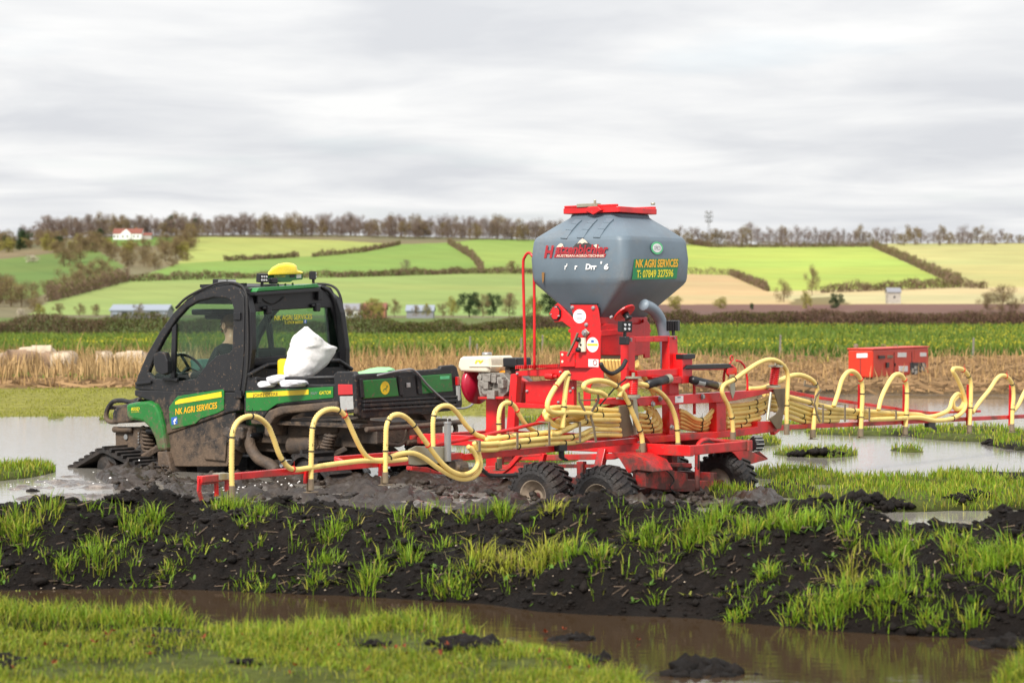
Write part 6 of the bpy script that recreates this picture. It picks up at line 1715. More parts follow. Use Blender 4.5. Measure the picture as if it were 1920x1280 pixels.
rearslab('axle_carrier', A6, [(25, 640), (150, 640), (240, 660), (240, 735), (120, 742), (30, 730)], -.30, .10, 'red_dirty')
rearslab('axle_arm', A6, [(295, 697), (475, 690), (482, 725), (475, 762), (295, 760)], -.06, .10, 'red')
rearslab('axle_carrier', A6, [(120, 690), (300, 690), (300, 750), (120, 752)], -.12, .10, 'red_dirty')
c = S.B(*A6(455, 725), -.02); 
leftslab('wheel_guard', A5, [(1150, 838), (1290, 850), (1405, 900), (1452, 978), (1335, 962), (1272, 990), (1205, 880)], .80, .02, 'red_dirty')
mb = MB(); g0 = [S.S(*A5(*p), .80) for p in ((1150, 838), (1290, 850), (1405, 900), (1452, 978))]
for a, b in zip(g0, g0[1:]): mb.slab([a, b, b + IN * .30, a + IN * .30], (0, 0, .006))
mb.build('wheel_guard', M['red_dirty'], sdr)
mb = MB()
g0 = [S.B(*A6(*p), -.16) for p in ((380, 520), (470, 512), (548, 520), (600, 555), (641, 588))]
for a, b in zip(g0, g0[1:]): mb.slab([a, b, b + FWD * .34, a + FWD * .34], (0, 0, .008))
mb.slab([S.B(*A6(*p), -.17) for p in ((440, 538), (500, 528), (560, 550), (641, 590), (600, 600), (525, 622), (470, 560))], FWD * .012)
mb.build('wheel_guard', M['red'], sdr, bevel=.003)
mb = MB(); c = S.B(*A6(552, 510), -.28); mb.lathe(c + V((-.02, .0, 0)), (-.35, -.9, 0), [(0, .055), (.02, .068), (.08, .068), (.085, .062)], 20)
tlamp = mb.build('tail_lamp', M['black_clean'], sdr, bevel=.004)
mb = MB()
for k in range(12):
    a = k / 12 * 6.2832; mb.beam(c + V((-.02 + math.cos(a) * 0, 0, 0)) + V((.9, -.35, 0)) * math.cos(a) * .071 + V((0, 0, math.sin(a) * .071)), c + V((-.05, -.07, 0)) + V((.9, -.35, 0)) * math.cos(a) * .071 + V((0, 0, math.sin(a) * .071)), .012, .008)
mb.build('lens_rib', M['lens_clear'], tlamp)
mb = MB(); mb.tube(spline([S.B(*A6(*p), -.30) for p in ((287, 745), (286, 640), (287, 545), (295, 512), (325, 492), (400, 500), (440, 512))], 6), .022, 9); mb.build('lamp_hoop', M['red_dirty'], sdr, smooth=True)

# ---------------------------------------------------------------- centre frame across the machine
rearslab('main_beam', A7, [(60, 775), (910, 722), (1000, 716), (1440, 692), (1452, 718), (1068, 802), (910, 822), (100, 860)], -.06, .09)
rearslab('main_beam', A5, [(1085, 432), (1200, 420), (1275, 425), (1275, 478), (1095, 470)], .02, .09)
rearslab('centre_post', A7, [(868, 825), (968, 818), (968, 1105), (876, 1112)], -.02, .08)
rearslab('portal_post', A7, [(400, 165), (482, 158), (492, 500), (500, 835), (512, 1140), (402, 1145), (400, 600)], .02, .08)
rearslab('portal_post', A4, [(1312, 1075), (1366, 1072), (1366, 1320), (1312, 1330)], .02, .08)
rearslab('portal_post', A7, [(-10, 480), (58, 480), (62, 780), (-10, 790)], .02, .08)
rearslab('portal_beam', A4, [(1366, 1078), (1510, 1074), (1510, 1118), (1366, 1122)], .03, .06)
rearslab('portal_beam', A4, [(1512, 1074), (1640, 1071), (1640, 1114), (1512, 1118)], .03, .06)
bolts(A4, [(1328, 1095), (1668, 1090), (1328, 1110)], .018, .007, sdr, rear=True)
rearslab('swing_arm', A7, [(70, 505), (485, 485), (530, 440), (530, 545), (480, 555), (90, 570)], -.04, .07)
rearslab('swing_arm', A7, [(220, 565), (525, 560), (525, 632), (380, 632), (240, 600)], -.08, .05, 'red_dirty')
rearslab('tower_bracket', A7, [(528, 335), (580, 335), (632, 390), (632, 600), (600, 630), (530, 635)], -.07, .12)
rearslab('shelf_arm', A7, [(560, 480), (980, 475), (980, 498), (560, 500)], -.07, .06, 'red')
rearslab('shelf_top', A7, [(552, 488), (585, 448), (1005, 436), (1065, 478), (1000, 482)], -.09, .10, 'black_clean')
rearslab('end_plate', A7, [(980, 490), (1032, 442), (1078, 480), (1078, 545), (1035, 600), (982, 540)], -.09, .02)
rearslab('catch_block', A7, [(540, 342), (660, 338), (662, 382), (630, 390), (542, 390)], -.09, .08, 'black_clean')
rearslab('pendulum_plate', A7, [(1008, 545), (1060, 540), (1060, 715), (1035, 790), (1012, 720)], -.11, .01, 'zinc', bevel=.002)
mb = MB()
for pts, r_ in (([(1070, 405), (1110, 415), (1150, 460), (1165, 510), (1180, 600), (1180, 700)], .010), ([(955, 500), (945, 560), (945, 640)], .012), ([(640, 570), (650, 700), (650, 940)], .014)):
    mb.tube(spline([S.B(*A7(*p), -.02) for p in pts], 6), r_, 7)
q = S.B(*A7(1022, 380), -.08); mb.tube([q + V((0, math.cos(a) * .022, math.sin(a) * .025)) for a in np.linspace(0, 6.283, 15)[:-1]], .006, 6, closed=True); mb.cyl(q + V((0, 0, -.025)), S.B(*A7(1000, 440), -.08), .007, 6)
mb.build('pin_handle', M['red'], sdr, smooth=True)
def ram(name, zf, p0, p1, r_, u, cap0=False, cap1=True):
    a, b = S.B(*zf(*p0), u), S.B(*zf(*p1), u); mb = MB(); mb.cyl(a, b, r_, 14); o = mb.build(name, M['black_clean'], sdr, smooth=True)
    d = (b - a).normalized(); mb = MB()
    if cap1: mb.cyl(b - d * .01, b + d * .05, r_ * 1.05, 14)
    if cap0: mb.cyl(a + d * .01, a - d * .05, r_ * 1.05, 14)
    mb.build('ram_end', M['zinc'], o); return o
ram('hydraulic_ram', A7, (180, 645), (370, 592), .038, -.12)
ram('hydraulic_ram', A7, (625, 595), (870, 655), .035, -.10)
q0, q1 = S.B(*A7(705, 618), -.14), S.B(*A7(770, 632), -.14); mb = MB(); mb.cyl(q0 + FWD * .04, q1 + FWD * .04, .037, 14); mb.build('ram_label', M['steel'], sdr)
rearslab('lower_beam', A7, [(160, 1165), (960, 1108), (1285, 1062), (1280, 1012), (1470, 1012), (1478, 1112), (1060, 1165), (210, 1232)], -.05, .09)
rearslab('lower_beam', A5, [(1330, 700), (1420, 690), (1840, 680), (1840, 715), (1430, 742)], .06, .06)
rearslab('inner_beam', A5, [(1400, 800), (1780, 775), (1840, 780), (1840, 815), (1430, 830)], .20, .06, 'red_dirty')
rearslab('inner_beam', A5, [(1400, 905), (1750, 912), (1750, 945), (1420, 935)], -.05, .06, 'red_dirty')
for x in (1290, 1510, 1600): rearslab('lower_post', A5, [(x, 760), (x + 40, 760), (x + 42, 930), (x, 930)], .10, .05, 'red_dirty')
wl_ = rearslab('white_label', A7, [(457, 760), (540, 756), (540, 822), (459, 826)], -.062, .001, 'white', bevel=0)
mb = MB(); q = S.B(*A7(498, 770), -.0635); mb.box(q, (.001, .05, .012)); mb.build('print_line', M['grey_print'], wl_)
bolts(A7, [(305, 785), (730, 765), (232, 838), (420, 1072)], -.062, .020, sdr, rear=True)
# springs
def spring(zf, p0, p1, r_, u, n=9):
    a, b = S.B(*zf(*p0), u), S.B(*zf(*p1), u); N_ = n * 12
    mb = MB(); mb.tube([a.lerp(b, k / N_) + V((math.cos(k / 12 * 6.2832), math.sin(k / 12 * 6.2832), 0)) * r_ for k in range(N_ + 1)], r_ * .26, 6); mb.cyl(a, b, r_ * .35, 8); o = mb.build('coil_spring', M['red'], sdr, smooth=True)
    mb = MB(); mb.cyl(a + V((0, 0, .002)), a + V((0, 0, .018)), r_ * 1.9, 12); mb.cyl(a, a + V((0, 0, .05)), r_ * .4, 8); mb.build('spring_seat', M['zinc'], o); mb = MB(); mb.cyl(b, b - V((0, 0, .02)), r_ * 1.9, 12); mb.build('spring_seat', M['zinc'], o)
spring(A7, (1465, 470), (1440, 650), .035, -.10); spring(A7, (40, 585), (30, 745), .035, -.14)
rearslab('pivot_plate', A7, [(1440, 690), (1572, 680), (1565, 800), (1520, 1085), (1480, 1090), (1400, 985), (1470, 940), (1500, 880)], -.08, .012, 'strap')
mb = MB(); mb.cyl(S.B(*A7(1415, 720), -.13), S.B(*A7(1380, 1000), -.13), .014, 8); mb.build('tie_rod', M['zinc'], sdr)
rearslab('pivot_plate', A5, [(1205, 480), (1280, 475), (1285, 560), (1330, 692), (1270, 715), (1215, 722)], .0, .012, 'strap')
rearslab('spring_bracket', A5, [(1200, 420), (1360, 400), (1362, 425), (1340, 440), (1365, 690), (1335, 700), (1310, 440), (1200, 435)], -.06, .03, 'zinc')
rearslab('hinge_plate', T6, [(890, 650), (960, 618), (1258, 625), (1258, 778), (1200, 790), (960, 810), (888, 800)], .02, .012, 'zinc')
mb = MB(); mb.cyl(S.B(*T6(1278, 770), .0), S.B(*T6(1276, 385), .0), .026, 14); mb.cyl(S.B(*T6(1276, 385), .0), S.B(*T6(1276, 345), .0), .005, 6); mb.lathe(S.B(*T6(1276, 395), 0), (0, 0, 1), [(0, .030), (.012, .030)], 14); mb.build('parking_jack', M['steel'], sdr, bevel=.002)
mb = MB(); mb.cyl(S.B(*T6(1330, 830), .02), S.B(*T6(1440, 830), .02), .05, 14); mb.lathe(S.B(*T6(1380, 830), -.04), BACK, [(0, .022), (.03, .018)], 12); mb.build('boom_wheel', M['frame_mud'], sdr, bevel=.004)
rearslab('catch_plate', T6, [(920, 820), (1080, 830), (1200, 880), (1680, 860), (1680, 925), (1200, 900), (920, 860)], .35, .06, 'red_dirty')

# lamps on the portal
lamp(S, S.B(*A4(1288, 1000), -.02), (-1, .35, -.05), .105, sdr, (2, 2)); lamp(S, S.B(*A4(1660, 992), -.02), (.25, -1, .05), .105, sdr, (2, 2))
mb = MB(); mb.box(S.B(*A4(1282, 1108), -.04), (.07, .06, .07)); mb.build('lamp_switch', M['black_clean'], sdr, bevel=.008)

# blower duct
dp = spline([S.B(*A4(*p), .12) for p in ((1430, 830), (1500, 865), (1552, 930), (1578, 1010), (1592, 1090), (1604, 1180), (1606, 1290), (1606, 1400), (1604, 1560))], 6)
mb = MB(); mb.tube(dp, .052, 14, rib=(.026, .004)); mb.build('blower_duct', M['duct'], sdr, smooth=True)

# ---------------------------------------------------------------- engine
eng = MB()
def eslab(pts, w, th): return [S.S(*A5(*p), w) for p in pts], IN * th
p, v_ = eslab([(150, 235), (330, 235), (385, 300), (370, 375), (330, 415), (160, 415), (142, 330)], .16, .34); eng.slab(p, v_)
for k in range(6): a_, b_ = S.S(*A5(160, 260 + 22 * k), .17), S.S(*A5(250, 258 + 22 * k), .17); eng.beam(a_, b_, .02, .010)
c = S.S(*A5(280, 330), .16)
for k in range(7): eng.box(c + V((random.uniform(-.14, .14), .03, random.uniform(-.10, .09))), (random.uniform(.04, .10), .06, random.uniform(.03, .08)))
eng.lathe(S.S(*A5(215, 365), .16), OUT, [(0, .05), (.03, .05), (.04, .035)], 14); eng.lathe(S.S(*A5(180, 270), .16), OUT, [(0, .03), (.05, .026)], 12)
eo = eng.build('engine', M['engine'], sdr, bevel=.008)
tk = [S.S(*A5(*p), 0.0) for p in ((80, 190), (88, 150), (98, 122), (120, 110), (310, 106), (325, 122), (330, 180), (326, 205), (318, 232), (105, 224))]
mb = MB(); mb.loft([[V((p_.x, p_.y, p_.z)) + V((0, .19, 0)) - (p_ - sum(tk, V()) / 10) * .12 for p_ in tk]] + [[p_ + V((0, o_, 0)) for p_ in tk] for o_ in (.16, -.16)] + [[p_ + V((0, -.19, 0)) - (p_ - sum(tk, V()) / 10) * .12 for p_ in tk]])
ft = mb.build('fuel_tank', M['offwhite'], eo, bevel=.014)
a_, b_ = S.S(*A5(78, 184), .195), S.S(*A5(330, 184), .195); mb = MB(); mb.beam(a_, b_, .012, .012); mb.build('seam', M['offwhite'], ft)
a_, b_ = S.S(*A5(122, 163), .192), S.S(*A5(188, 163), .192); text_obj('lettering', 'rv', M['letter_yellow'], ft, a_, b_, .040, OUT, shear=.3, bold=.04, depth=.004)
q = S.S(*A5(212, 106), .05); mb = MB(); mb.lathe(q, (0, 0, 1), [(0, .045), (.02, .047), (.03, .04)], 16); mb.build('filler_cap', M['steel'], ft, smooth=True)
mb = MB(); mb.slab(*eslab([(328, 122), (432, 122), (437, 190), (400, 195), (330, 190)], .12, .22)); mb.build('air_filter', M['black_clean'], eo, bevel=.012)
mb = MB(); mb.slab(*eslab([(345, 190), (385, 195), (390, 245), (345, 245)], .08, .14)); mb.build('exhaust_box', M['frame_mud'], eo, bevel=.008)
q = S.S(*A5(148, 318), .0); mb = MB(); mb.lathe(q, (1, 0, 0), [(0, .185), (.05, .182), (.085, .15), (.10, .09), (.105, .03)], 26); mb.build('recoil_cover', M['crimson'], eo, smooth=True)
mb = MB(); mb.lathe(S.S(*A5(335, 315), .0), (-1, 0, 0), [(0, .12), (.10, .12), (.12, .10), (.13, .04)], 20); mb.build('belt_guard', M['orange'], eo, smooth=True)
mb = MB(); mb.slab(*eslab([(145, 414), (335, 412), (335, 432), (145, 432)], .20, .40)); mb.build('engine_plate', M['red_dirty'], eo, bevel=.003)

# ---------------------------------------------------------------- booms
def bpath(zf, pts, u): return [S.B(*zf(*p), u) for p in pts]
UB = .05
mb = MB(); mb.path_beam(bpath(Z3, [(48, 612), (300, 590), (920, 533), (1390, 497)], UB), .05, .045); lb_ = mb.build('left_boom', M['red'], sdr, bevel=.004); lb_.name = 'boom_beam'
mb = MB(); mb.path_beam(bpath(Z3, [(1640, 468), (1716, 458)], UB) + bpath(A5, [(30, 868), (700, 805), (1325, 742)], UB), .05, .048); mb.build('boom_beam', M['red'], sdr, bevel=.004)
mb = MB(); mb.path_beam(bpath(T6, [(155, 745), (640, 708), (1085, 668)], UB + .12), .03, .035); mb.beam(S.B(*T6(160, 745), UB + .12), S.B(*T6(235, 790), UB), .03, .03); mb.build('boom_link', M['red'], sdr, bevel=.003)
mb = MB(); mb.tube(bpath(T6, [(1110, 622), (1900, 455)], UB + .03) + bpath(A5, [(1255, 458)], UB + .03), .014, 8); mb.build('boom_brace', M['red'], sdr, smooth=True)
mb = MB()
for pts in ([(50, 605), (45, 690), (72, 778)], [(155, 610), (158, 720)], [(225, 600), (222, 690)], [(48, 640), (155, 628)]): mb.path_beam(bpath(Z3, pts, UB + .0), .03, .016)
mb.build('boom_tip', M['red'], sdr, bevel=.003)
mb = MB(); mb.box(S.B(*Z3(185, 592), UB), (.07, .09, .045)); mb.build('tip_clamp', M['zinc'], sdr, bevel=.004)
mb = MB(); mb.path_beam(bpath(A6, [(740, 427), (1110, 412), (1440, 396), (1920, 374), (2160, 362)], UB), .045, .042); mb.build('boom_beam', M['red'], sdr, bevel=.004)
mb = MB(); mb.path_beam(bpath(A6, [(745, 253), (900, 282), (1340, 345), (1445, 357)], UB + .03), .03, .03); mb.path_beam(bpath(A6, [(1440, 357), (1500, 355), (1700, 348)], UB + .03), .025, .025); mb.build('boom_brace', M['red'], sdr, bevel=.003)
mb = MB(); mb.path_beam(bpath(A6, [(660, 455), (690, 430), (745, 430)], UB), .05, .05); mb.build('boom_knuckle', M['red'], sdr, bevel=.003); mb = MB(); mb.path_beam(bpath(A6, [(640, 245), (660, 245), (800, 265)], UB), .04, .035); mb.build('boom_knuckle', M['red'], sdr, bevel=.003)
mb = MB(); mb.box(S.B(*A6(1450, 415), UB), (.05, .16, .05)); mb.beam(S.B(*A6(1455, 420), UB), S.B(*A6(1480, 437), UB), .03, .03); mb.build('boom_stop', M['black_clean'], sdr, bevel=.006)

HR = .0222
def hose(pts, ties=(), redties=(), r_=None, name='seed_hose', tip=None):
    r_ = r_ or HR; o_ = MB(); pth = spline(pts, 7); o_.tube(pth, r_, 9, rib=(.020, .0028)); h = o_.build(name, M['hose'], sdr, smooth=True)
    fine = resample(pth, .01); n = len(fine)
    for t, m in [(x, 'black_clean') for x in ties] + [(x, 'red') for x in redties]:
        k = min(n - 2, max(1, int(t * n))); mb = MB(); d = (fine[k + 1] - fine[k - 1]).normalized(); mb.lathe(fine[k] - d * .004, d, [(0, r_ + .0012), (0, r_ + .005), (.008, r_ + .005), (.008, r_ + .0012)], 12)
        q = fine[k] + V((-.012, 0, r_ + .004)); mb.beam(q, q + V((-.01, .012, .03)), .003, .003)
        mb.build('cable_tie', M[m], h)
    if tip:   # outlet end with a spreading plate
        e0 = pts[0]; mb = MB(); mb.cyl(e0 + V((0, 0, .03)), e0 + V((0, 0, -.05)), r_ * 1.12, 12); mb.box(e0 + V((.0, 0, -.062)), (.05, .10, .006)); mb.beam(e0 + V((.02, 0, 0)), e0 + V((.02, 0, -.062)), .05, .006, (1, 0, 0)); mb.build('spout', M['strap'], h, bevel=.002)
    return h
# outer left hoses
HR = .0195
hose(bpath(Z3, [(258, 680), (255, 560), (256, 420), (262, 310), (295, 240), (355, 208), (425, 215), (485, 265), (520, 340), (560, 450), (610, 525), (660, 548), (740, 540), (900, 515), (1090, 492), (1230, 487), (1290, 462), (1360, 443), (1430, 445), (1500, 478), (1570, 530), (1650, 578), (1730, 608), (1800, 600), (1845, 560), (1856, 500), (1838, 430), (1812, 372)], -.02), (.10, .17, .30, .62), (.335,), tip=True)
hose(bpath(Z3, [(765, 635), (766, 540), (768, 420), (774, 290), (800, 212), (855, 168), (930, 163), (985, 205), (1030, 300), (1080, 405), (1130, 470), (1190, 492), (1280, 490), (1380, 480)], -.02), (.14, .24, .44), (.49,), tip=True)
hose(bpath(Z3, [(1243, 590), (1244, 480), (1246, 360), (1252, 265), (1285, 205), (1345, 198), (1410, 245), (1480, 340), (1560, 450), (1625, 525), (1690, 568), (1760, 578), (1815, 550), (1838, 500), (1815, 440), (1772, 398)], -.04), (.10, .22, .40), (.52,), tip=True)
hose(bpath(T6, [(1132, 640), (1130, 500), (1130, 380), (1150, 275), (1215, 220), (1300, 222), (1375, 290), (1460, 410), (1550, 495), (1640, 530), (1760, 543)], .04) + bpath(A5, [(200, 735), (300, 722), (430, 705), (560, 695), (680, 678), (800, 668), (880, 630), (970, 618), (1100, 625), (1215, 625)], .02), (.08, .26, .5, .62), (.31,), tip=False)
hose(bpath(A5, [(305, 905), (305, 800), (303, 680), (302, 560), (320, 485), (365, 458), (415, 482), (455, 550), (500, 620), (560, 668), (640, 700)], .12), (.28, .52), (.62,), tip=True)
# rows along the boom towards the middle
HR = .0222
hose(bpath(T6, [(1500, 640), (1620, 655), (1760, 650)], .0) + bpath(A5, [(300, 800), (430, 786), (680, 764), (850, 758), (930, 738), (1000, 705), (1100, 700), (1215, 704)], .0), (.3, .6))
hose(bpath(T6, [(1555, 590), (1640, 600), (1780, 592)], -.01) + bpath(A5, [(300, 768), (430, 750), (680, 724), (830, 718), (920, 698), (1000, 662), (1100, 660), (1215, 664)], -.01), (.35, .65))
hose(bpath(A5, [(690, 690), (740, 690), (810, 655), (900, 618), (980, 590), (1100, 588), (1210, 590)], -.02), (.5,))
hose(bpath(A5, [(690, 598), (655, 565), (645, 540), (665, 510), (730, 495), (850, 497), (1000, 505), (1120, 515), (1205, 518)], .03), (.3, .7))
hose(bpath(A5, [(780, 645), (720, 628), (670, 588), (660, 560), (720, 545), (850, 548), (1000, 553), (1205, 553)], .0), (.4, .8))
hose(bpath(A5, [(860, 640), (780, 615), (740, 595), (850, 588), (960, 572), (1100, 570), (1210, 572)], .06))
# tall loops in front of the coil
hose(bpath(A5, [(780, 650), (786, 540), (796, 420), (808, 320), (822, 248), (805, 240), (760, 295), (705, 375), (668, 455), (675, 515), (735, 535), (850, 530), (1000, 540)], -.06), (.12, .30), (.44,))
hose(bpath(A5, [(1380, 785), (1372, 710), (1345, 630), (1310, 550), (1270, 450), (1215, 362), (1130, 308), (1030, 292), (950, 315), (942, 350), (990, 372), (1060, 382), (1110, 412)], -.12), (.10, .28, .45), tip=True)
hose(bpath(A5, [(1645, 785), (1642, 700), (1630, 590), (1590, 480), (1520, 390), (1420, 332), (1320, 320), (1250, 340), (1215, 380), (1205, 420)], -.12), (.12,), tip=True)
# centre right
hose(bpath(A7, [(1036, 1165), (1035, 1070), (1020, 950), (985, 850), (945, 770), (925, 700), (950, 645), (1050, 592), (1180, 500), (1290, 430), (1390, 396), (1480, 410), (1550, 465), (1582, 540), (1585, 650), (1578, 800), (1574, 950), (1572, 1085)], -.14), (.08, .32, .90))
h_ = S.B(*A7(1572, 1090), -.14); mb = MB(); mb.cyl(h_ + V((0, 0, .05)), h_ - V((0, 0, .05)), .027, 12); mb.build('spout', M['strap'], sdr)
h_ = S.B(*A7(1036, 1175), -.14); mb = MB(); mb.cyl(h_ + V((0, 0, .05)), h_ - V((0, 0, .06)), .027, 12); mb.box(h_ - V((0, 0, .07)), (.05, .1, .006)); mb.build('spout', M['strap'], sdr)
for k, y in enumerate((835, 875, 915, 960, 1005, 1048)):
    o_ = .02 + .015 * (k % 2)
    hose(bpath(A7, [(965, y + 20), (1060, y + 14), (1180, y + 2), (1270, y - 18), (1310, y - 28)], o_) + (bpath(A7, [(1400, y - 70), (1480, y - 60)], o_ + .02) if k < 4 else []), (.4, .7) if k % 2 else (.55,))
for k, (y0, yb, y1) in enumerate(((905, 990, 850), (935, 1015, 900), (975, 1050, 950), (1015, 1080, 1010), (1055, 1092, 1070))):
    hose(bpath(A7, [(500, y0), (560, y0 + 20), (660, yb), (745, yb + 4), (810, (yb + y1) / 2 + 10), (880, y1)], .02 + .02 * k), (.55,))
for k, (yl, yr, xr, yt) in enumerate(((950, 960, 215, 860), (1000, 1010, 250, 870), (1050, 1050, 280, 880), (1095, 1085, 310, 900), (1130, 1125, 320, 960))):
    hose(bpath(A7, [(90, yl), (150, yl + 6), (xr - 30, yr + 4), (xr, yr - 30), (xr - 10, (yr + yt) / 2), (xr - 60, yt)], .03 + .02 * k), (.4,))
# from the metering unit down to the booms
for k in range(7):
    hose(bpath(A5, [(1075 + 26 * k, 135), (1090 + 26 * k, 200 + 6 * k), (1150 + 20 * k, 270 + 6 * k), (1215 + 12 * k, 330 + 8 * k)], .30 - .012 * k), ())
for k in range(4):
    hose(bpath(A5, [(1335, 150 + 10 * k), (1370, 200 + 14 * k), (1420, 270 + 16 * k), (1470, 360 + 20 * k), (1440, 470), (1420, 540)], .26 - .03 * k), ())
mb = MB(); mb.tube(spline(bpath(A5, [(1065, 165), (1090, 210), (1150, 240), (1220, 200), (1255, 140)], .0), 6), .018, 8); mb.build('hydraulic_hose', M['rubber'], sdr, smooth=True); mb = MB(); mb.tube(spline(bpath(A5, [(1255, 280), (1180, 340), (1110, 420), (1060, 480)], -.08), 5), .007, 6); mb.build('hydraulic_hose', M['rubber'], sdr, smooth=True); mb = MB(); mb.tube(spline(bpath(A5, [(175, 960), (230, 1000), (320, 1005), (430, 1000)], .0), 5), .016, 8); mb.build('hydraulic_hose', M['rubber'], sdr, smooth=True)
mb = MB(); mb.tube(spline(bpath(A6, [(35, 660), (120, 640), (170, 690), (150, 730), (180, 760)], -.32), 5), .006, 6); mb.tube(spline(bpath(A6, [(290, 640), (300, 520), (360, 505), (430, 545)], -.34), 5), .006, 6); mb.build('lamp_wire', M['rubber'], sdr, smooth=True)
# right boom
HR = .0240
hose(bpath(A6, [(865, 455), (872, 380), (882, 290), (885, 235), (858, 192), (800, 168), (745, 175), (690, 200), (620, 232), (540, 238)], -.02), (.10, .28), tip=True)
for sx, pts in ((0, [(1104, 450), (1108, 360), (1112, 270), (1108, 205), (1082, 160), (1045, 150), (1012, 188), (990, 260), (968, 325)]), (1, [(1327, 440), (1332, 360), (1335, 280), (1332, 215), (1305, 168), (1268, 172), (1228, 235), (1205, 290), (1192, 345)]),
                (2, [(1648, 430), (1651, 350), (1655, 270), (1652, 195), (1625, 148), (1588, 134), (1563, 143), (1585, 185), (1612, 245), (1628, 310), (1610, 355), (1560, 385), (1480, 395), (1390, 380), (1280, 385), (1150, 390)]), (3, [(1860, 425), (1863, 340), (1868, 265), (1858, 205), (1826, 172), (1790, 180), (1745, 245), (1700, 300), (1662, 355)]),
                (4, [(2062, 410), (2066, 330), (2066, 250), (2045, 195), (2008, 165), (1965, 190), (1925, 250), (1890, 320), (1862, 352)])):
    hose(bpath(A6, pts, -.03), (.12, .30) if len(pts) < 12 else (.06, .16, .5), (.42,) if len(pts) < 12 else (.20,), tip=True)
    x0 = pts[1][0] - 8; mb = MB(); mb.beam(S.B(*A6(x0 - 2, 215), .02), S.B(*A6(x0 - 6, 420), .02), .012, .03); mb.build('hose_stay', M['red'], sdr)
hose(bpath(A6, [(1588, 275), (1566, 300), (1575, 335), (1605, 330), (1618, 290), (1590, 262), (1562, 290), (1540, 345), (1450, 378), (1390, 365), (1280, 360), (1150, 350), (1000, 340), (900, 318), (735, 275)], .0), (.5, .7, .9))
for k, pts in enumerate(([(735, 300), (850, 338), (910, 352), (1030, 356), (1160, 366), (1280, 372), (1390, 370)], [(735, 322), (850, 362), (910, 376), (1030, 378), (1160, 380)], [(735, 345), (850, 385), (910, 396), (990, 394)], [(735, 372), (820, 400), (900, 402)], [(620, 265), (690, 280), (740, 285)], [(610, 290), (690, 310), (740, 325)], [(610, 315), (690, 345), (740, 360)])):
    hose(bpath(A6, pts, .02 + .01 * k), (.3, .8) if k < 3 else (.5,))
# steel straps holding the rows
mb_ = []
for x, y0, y1 in ((157, 745, 822), (440, 685, 800), (680, 605, 778), (910, 605, 755)):
    mb = MB(); a, b = S.B(*A5(x, y0), -.055), S.B(*A5(x, y1), -.055); mb.beam(a, b, .022, .008, (1, 0, 0)); mb.beam(a, a + FWD * .10, .022, .008); mb.beam(b, b + FWD * .10, .022, .008); mb.build('hose_strap', M['strap'], sdr)
for pts in ([(900, 380), (905, 440), (940, 510), (960, 590)], [(1042, 385), (1050, 440), (1000, 520), (990, 560), (1012, 640), (1030, 755)]):
    mb = MB(); mb.path_beam(bpath(A5, pts, -.07), .020, .010, (1, 0, 0)); mb.build('hose_strap', M['strap'], sdr)
mb = MB(); mb.cyl(S.B(*A5(905, 440), -.06), S.B(*A5(1050, 440), -.06), .006, 6); mb.build('strap_bolt', M['strap'], sdr)
for x, y0, y1 in ((915, 318, 405), (1025, 315, 402), (1147, 332, 396), (1280, 343, 390)):
    mb = MB(); a, b = S.B(*A6(x, y0), -.06), S.B(*A6(x, y1), -.06); mb.beam(a, b, .024, .008, (1, 0, 0)); mb.beam(a, a + FWD * .12, .024, .008); mb.build('hose_strap', M['strap'], sdr)
for pts in ([(905, 240), (880, 275), (872, 310), (885, 365), (900, 400)], [(825, 195), (822, 220), (885, 228)]):
    mb = MB(); mb.path_beam(bpath(A6, pts, -.05), .020, .010, (1, 0, 0)); mb.build('hose_strap', M['strap'], sdr)
# spout brackets on the left boom
for q in ((735, 640), (1215, 590)):
    mb = MB(); mb.beam(S.B(*Z3(q[0], q[1] - 110), UB - .03), S.B(*Z3(q[0], q[1]), UB - .03), .03, .03, (1, 0, 0)); mb.build('spout_bracket', M['red'], sdr, bevel=.002)
mb = MB(); mb.box(S.B(*A5(765, 798), 0), (.06, .10, .05)); mb.cyl(S.B(*A5(770, 820), .05), S.B(*A5(772, 870), .05), .025, 10); mb.beam(S.B(*A5(772, 870), .05), S.B(*A5(805, 890), .05), .05, .012); mb.build('boom_clamp', M['black_clean'], sdr, bevel=.004)
mb = MB(); q = S.B(*A5(1385, 845), -.12); mb.slab([q + V((0, .06, .04)), q + V((0, -.06, .05)), q + V((0, -.04, -.07)), q + V((0, .02, -.04))], FWD * .04); mb.build('deflector', M['strap'], sdr, bevel=.003)

# ================================================================ GENERATOR, SHEEP, POSTS, SPRAY
YG = 45.0
GN = Frame((1637 - CX) / F * YG, YG, 62)     # near corner of the generator box
zg = .10
gen = empty('generator', ((1637 - CX) / F * YG, YG, zg), GN.rz, 'orange-red generator set standing in the dry stubble on the right', 'generator')
k_ = YG / F
hg = (HY - 653) * k_ + HC - zg
AG = lambda X, Y: (1200 + X / 2.667, 640 + Y / 2.667)
L1 = GN.S(1590, 690, 0).x; W1 = -GN.B(1741, 690, 0).y
mb = MB(); mb.slab([(0, 0, .12), (L1, 0, .12), (L1, 0, hg - .03), (0, 0, hg - .03)], V((0, -W1, 0))); bx = mb.build('canopy', M['red_orange'], gen, bevel=.03)
mb = MB(); mb.slab([(-.02, .02, hg - .03), (L1 + .02, .02, hg - .03), (L1 + .02, .02, hg), (-.02, .02, hg)], V((0, -W1 - .04, 0))); mb.build('lid', M['red_orange'], gen, bevel=.012)
mb = MB(); mb.slab([(.03, -.03, 0), (L1 - .03, -.03, 0), (L1 - .03, -.03, .12), (.03, -.03, .12)], V((0, -W1 + .06, 0))); mb.build('skid_base', M['black_clean'], gen)
def gp2(px, py): v = GN.B(*AG(px, py), 0); return V((v.x, v.y, v.z - zg))
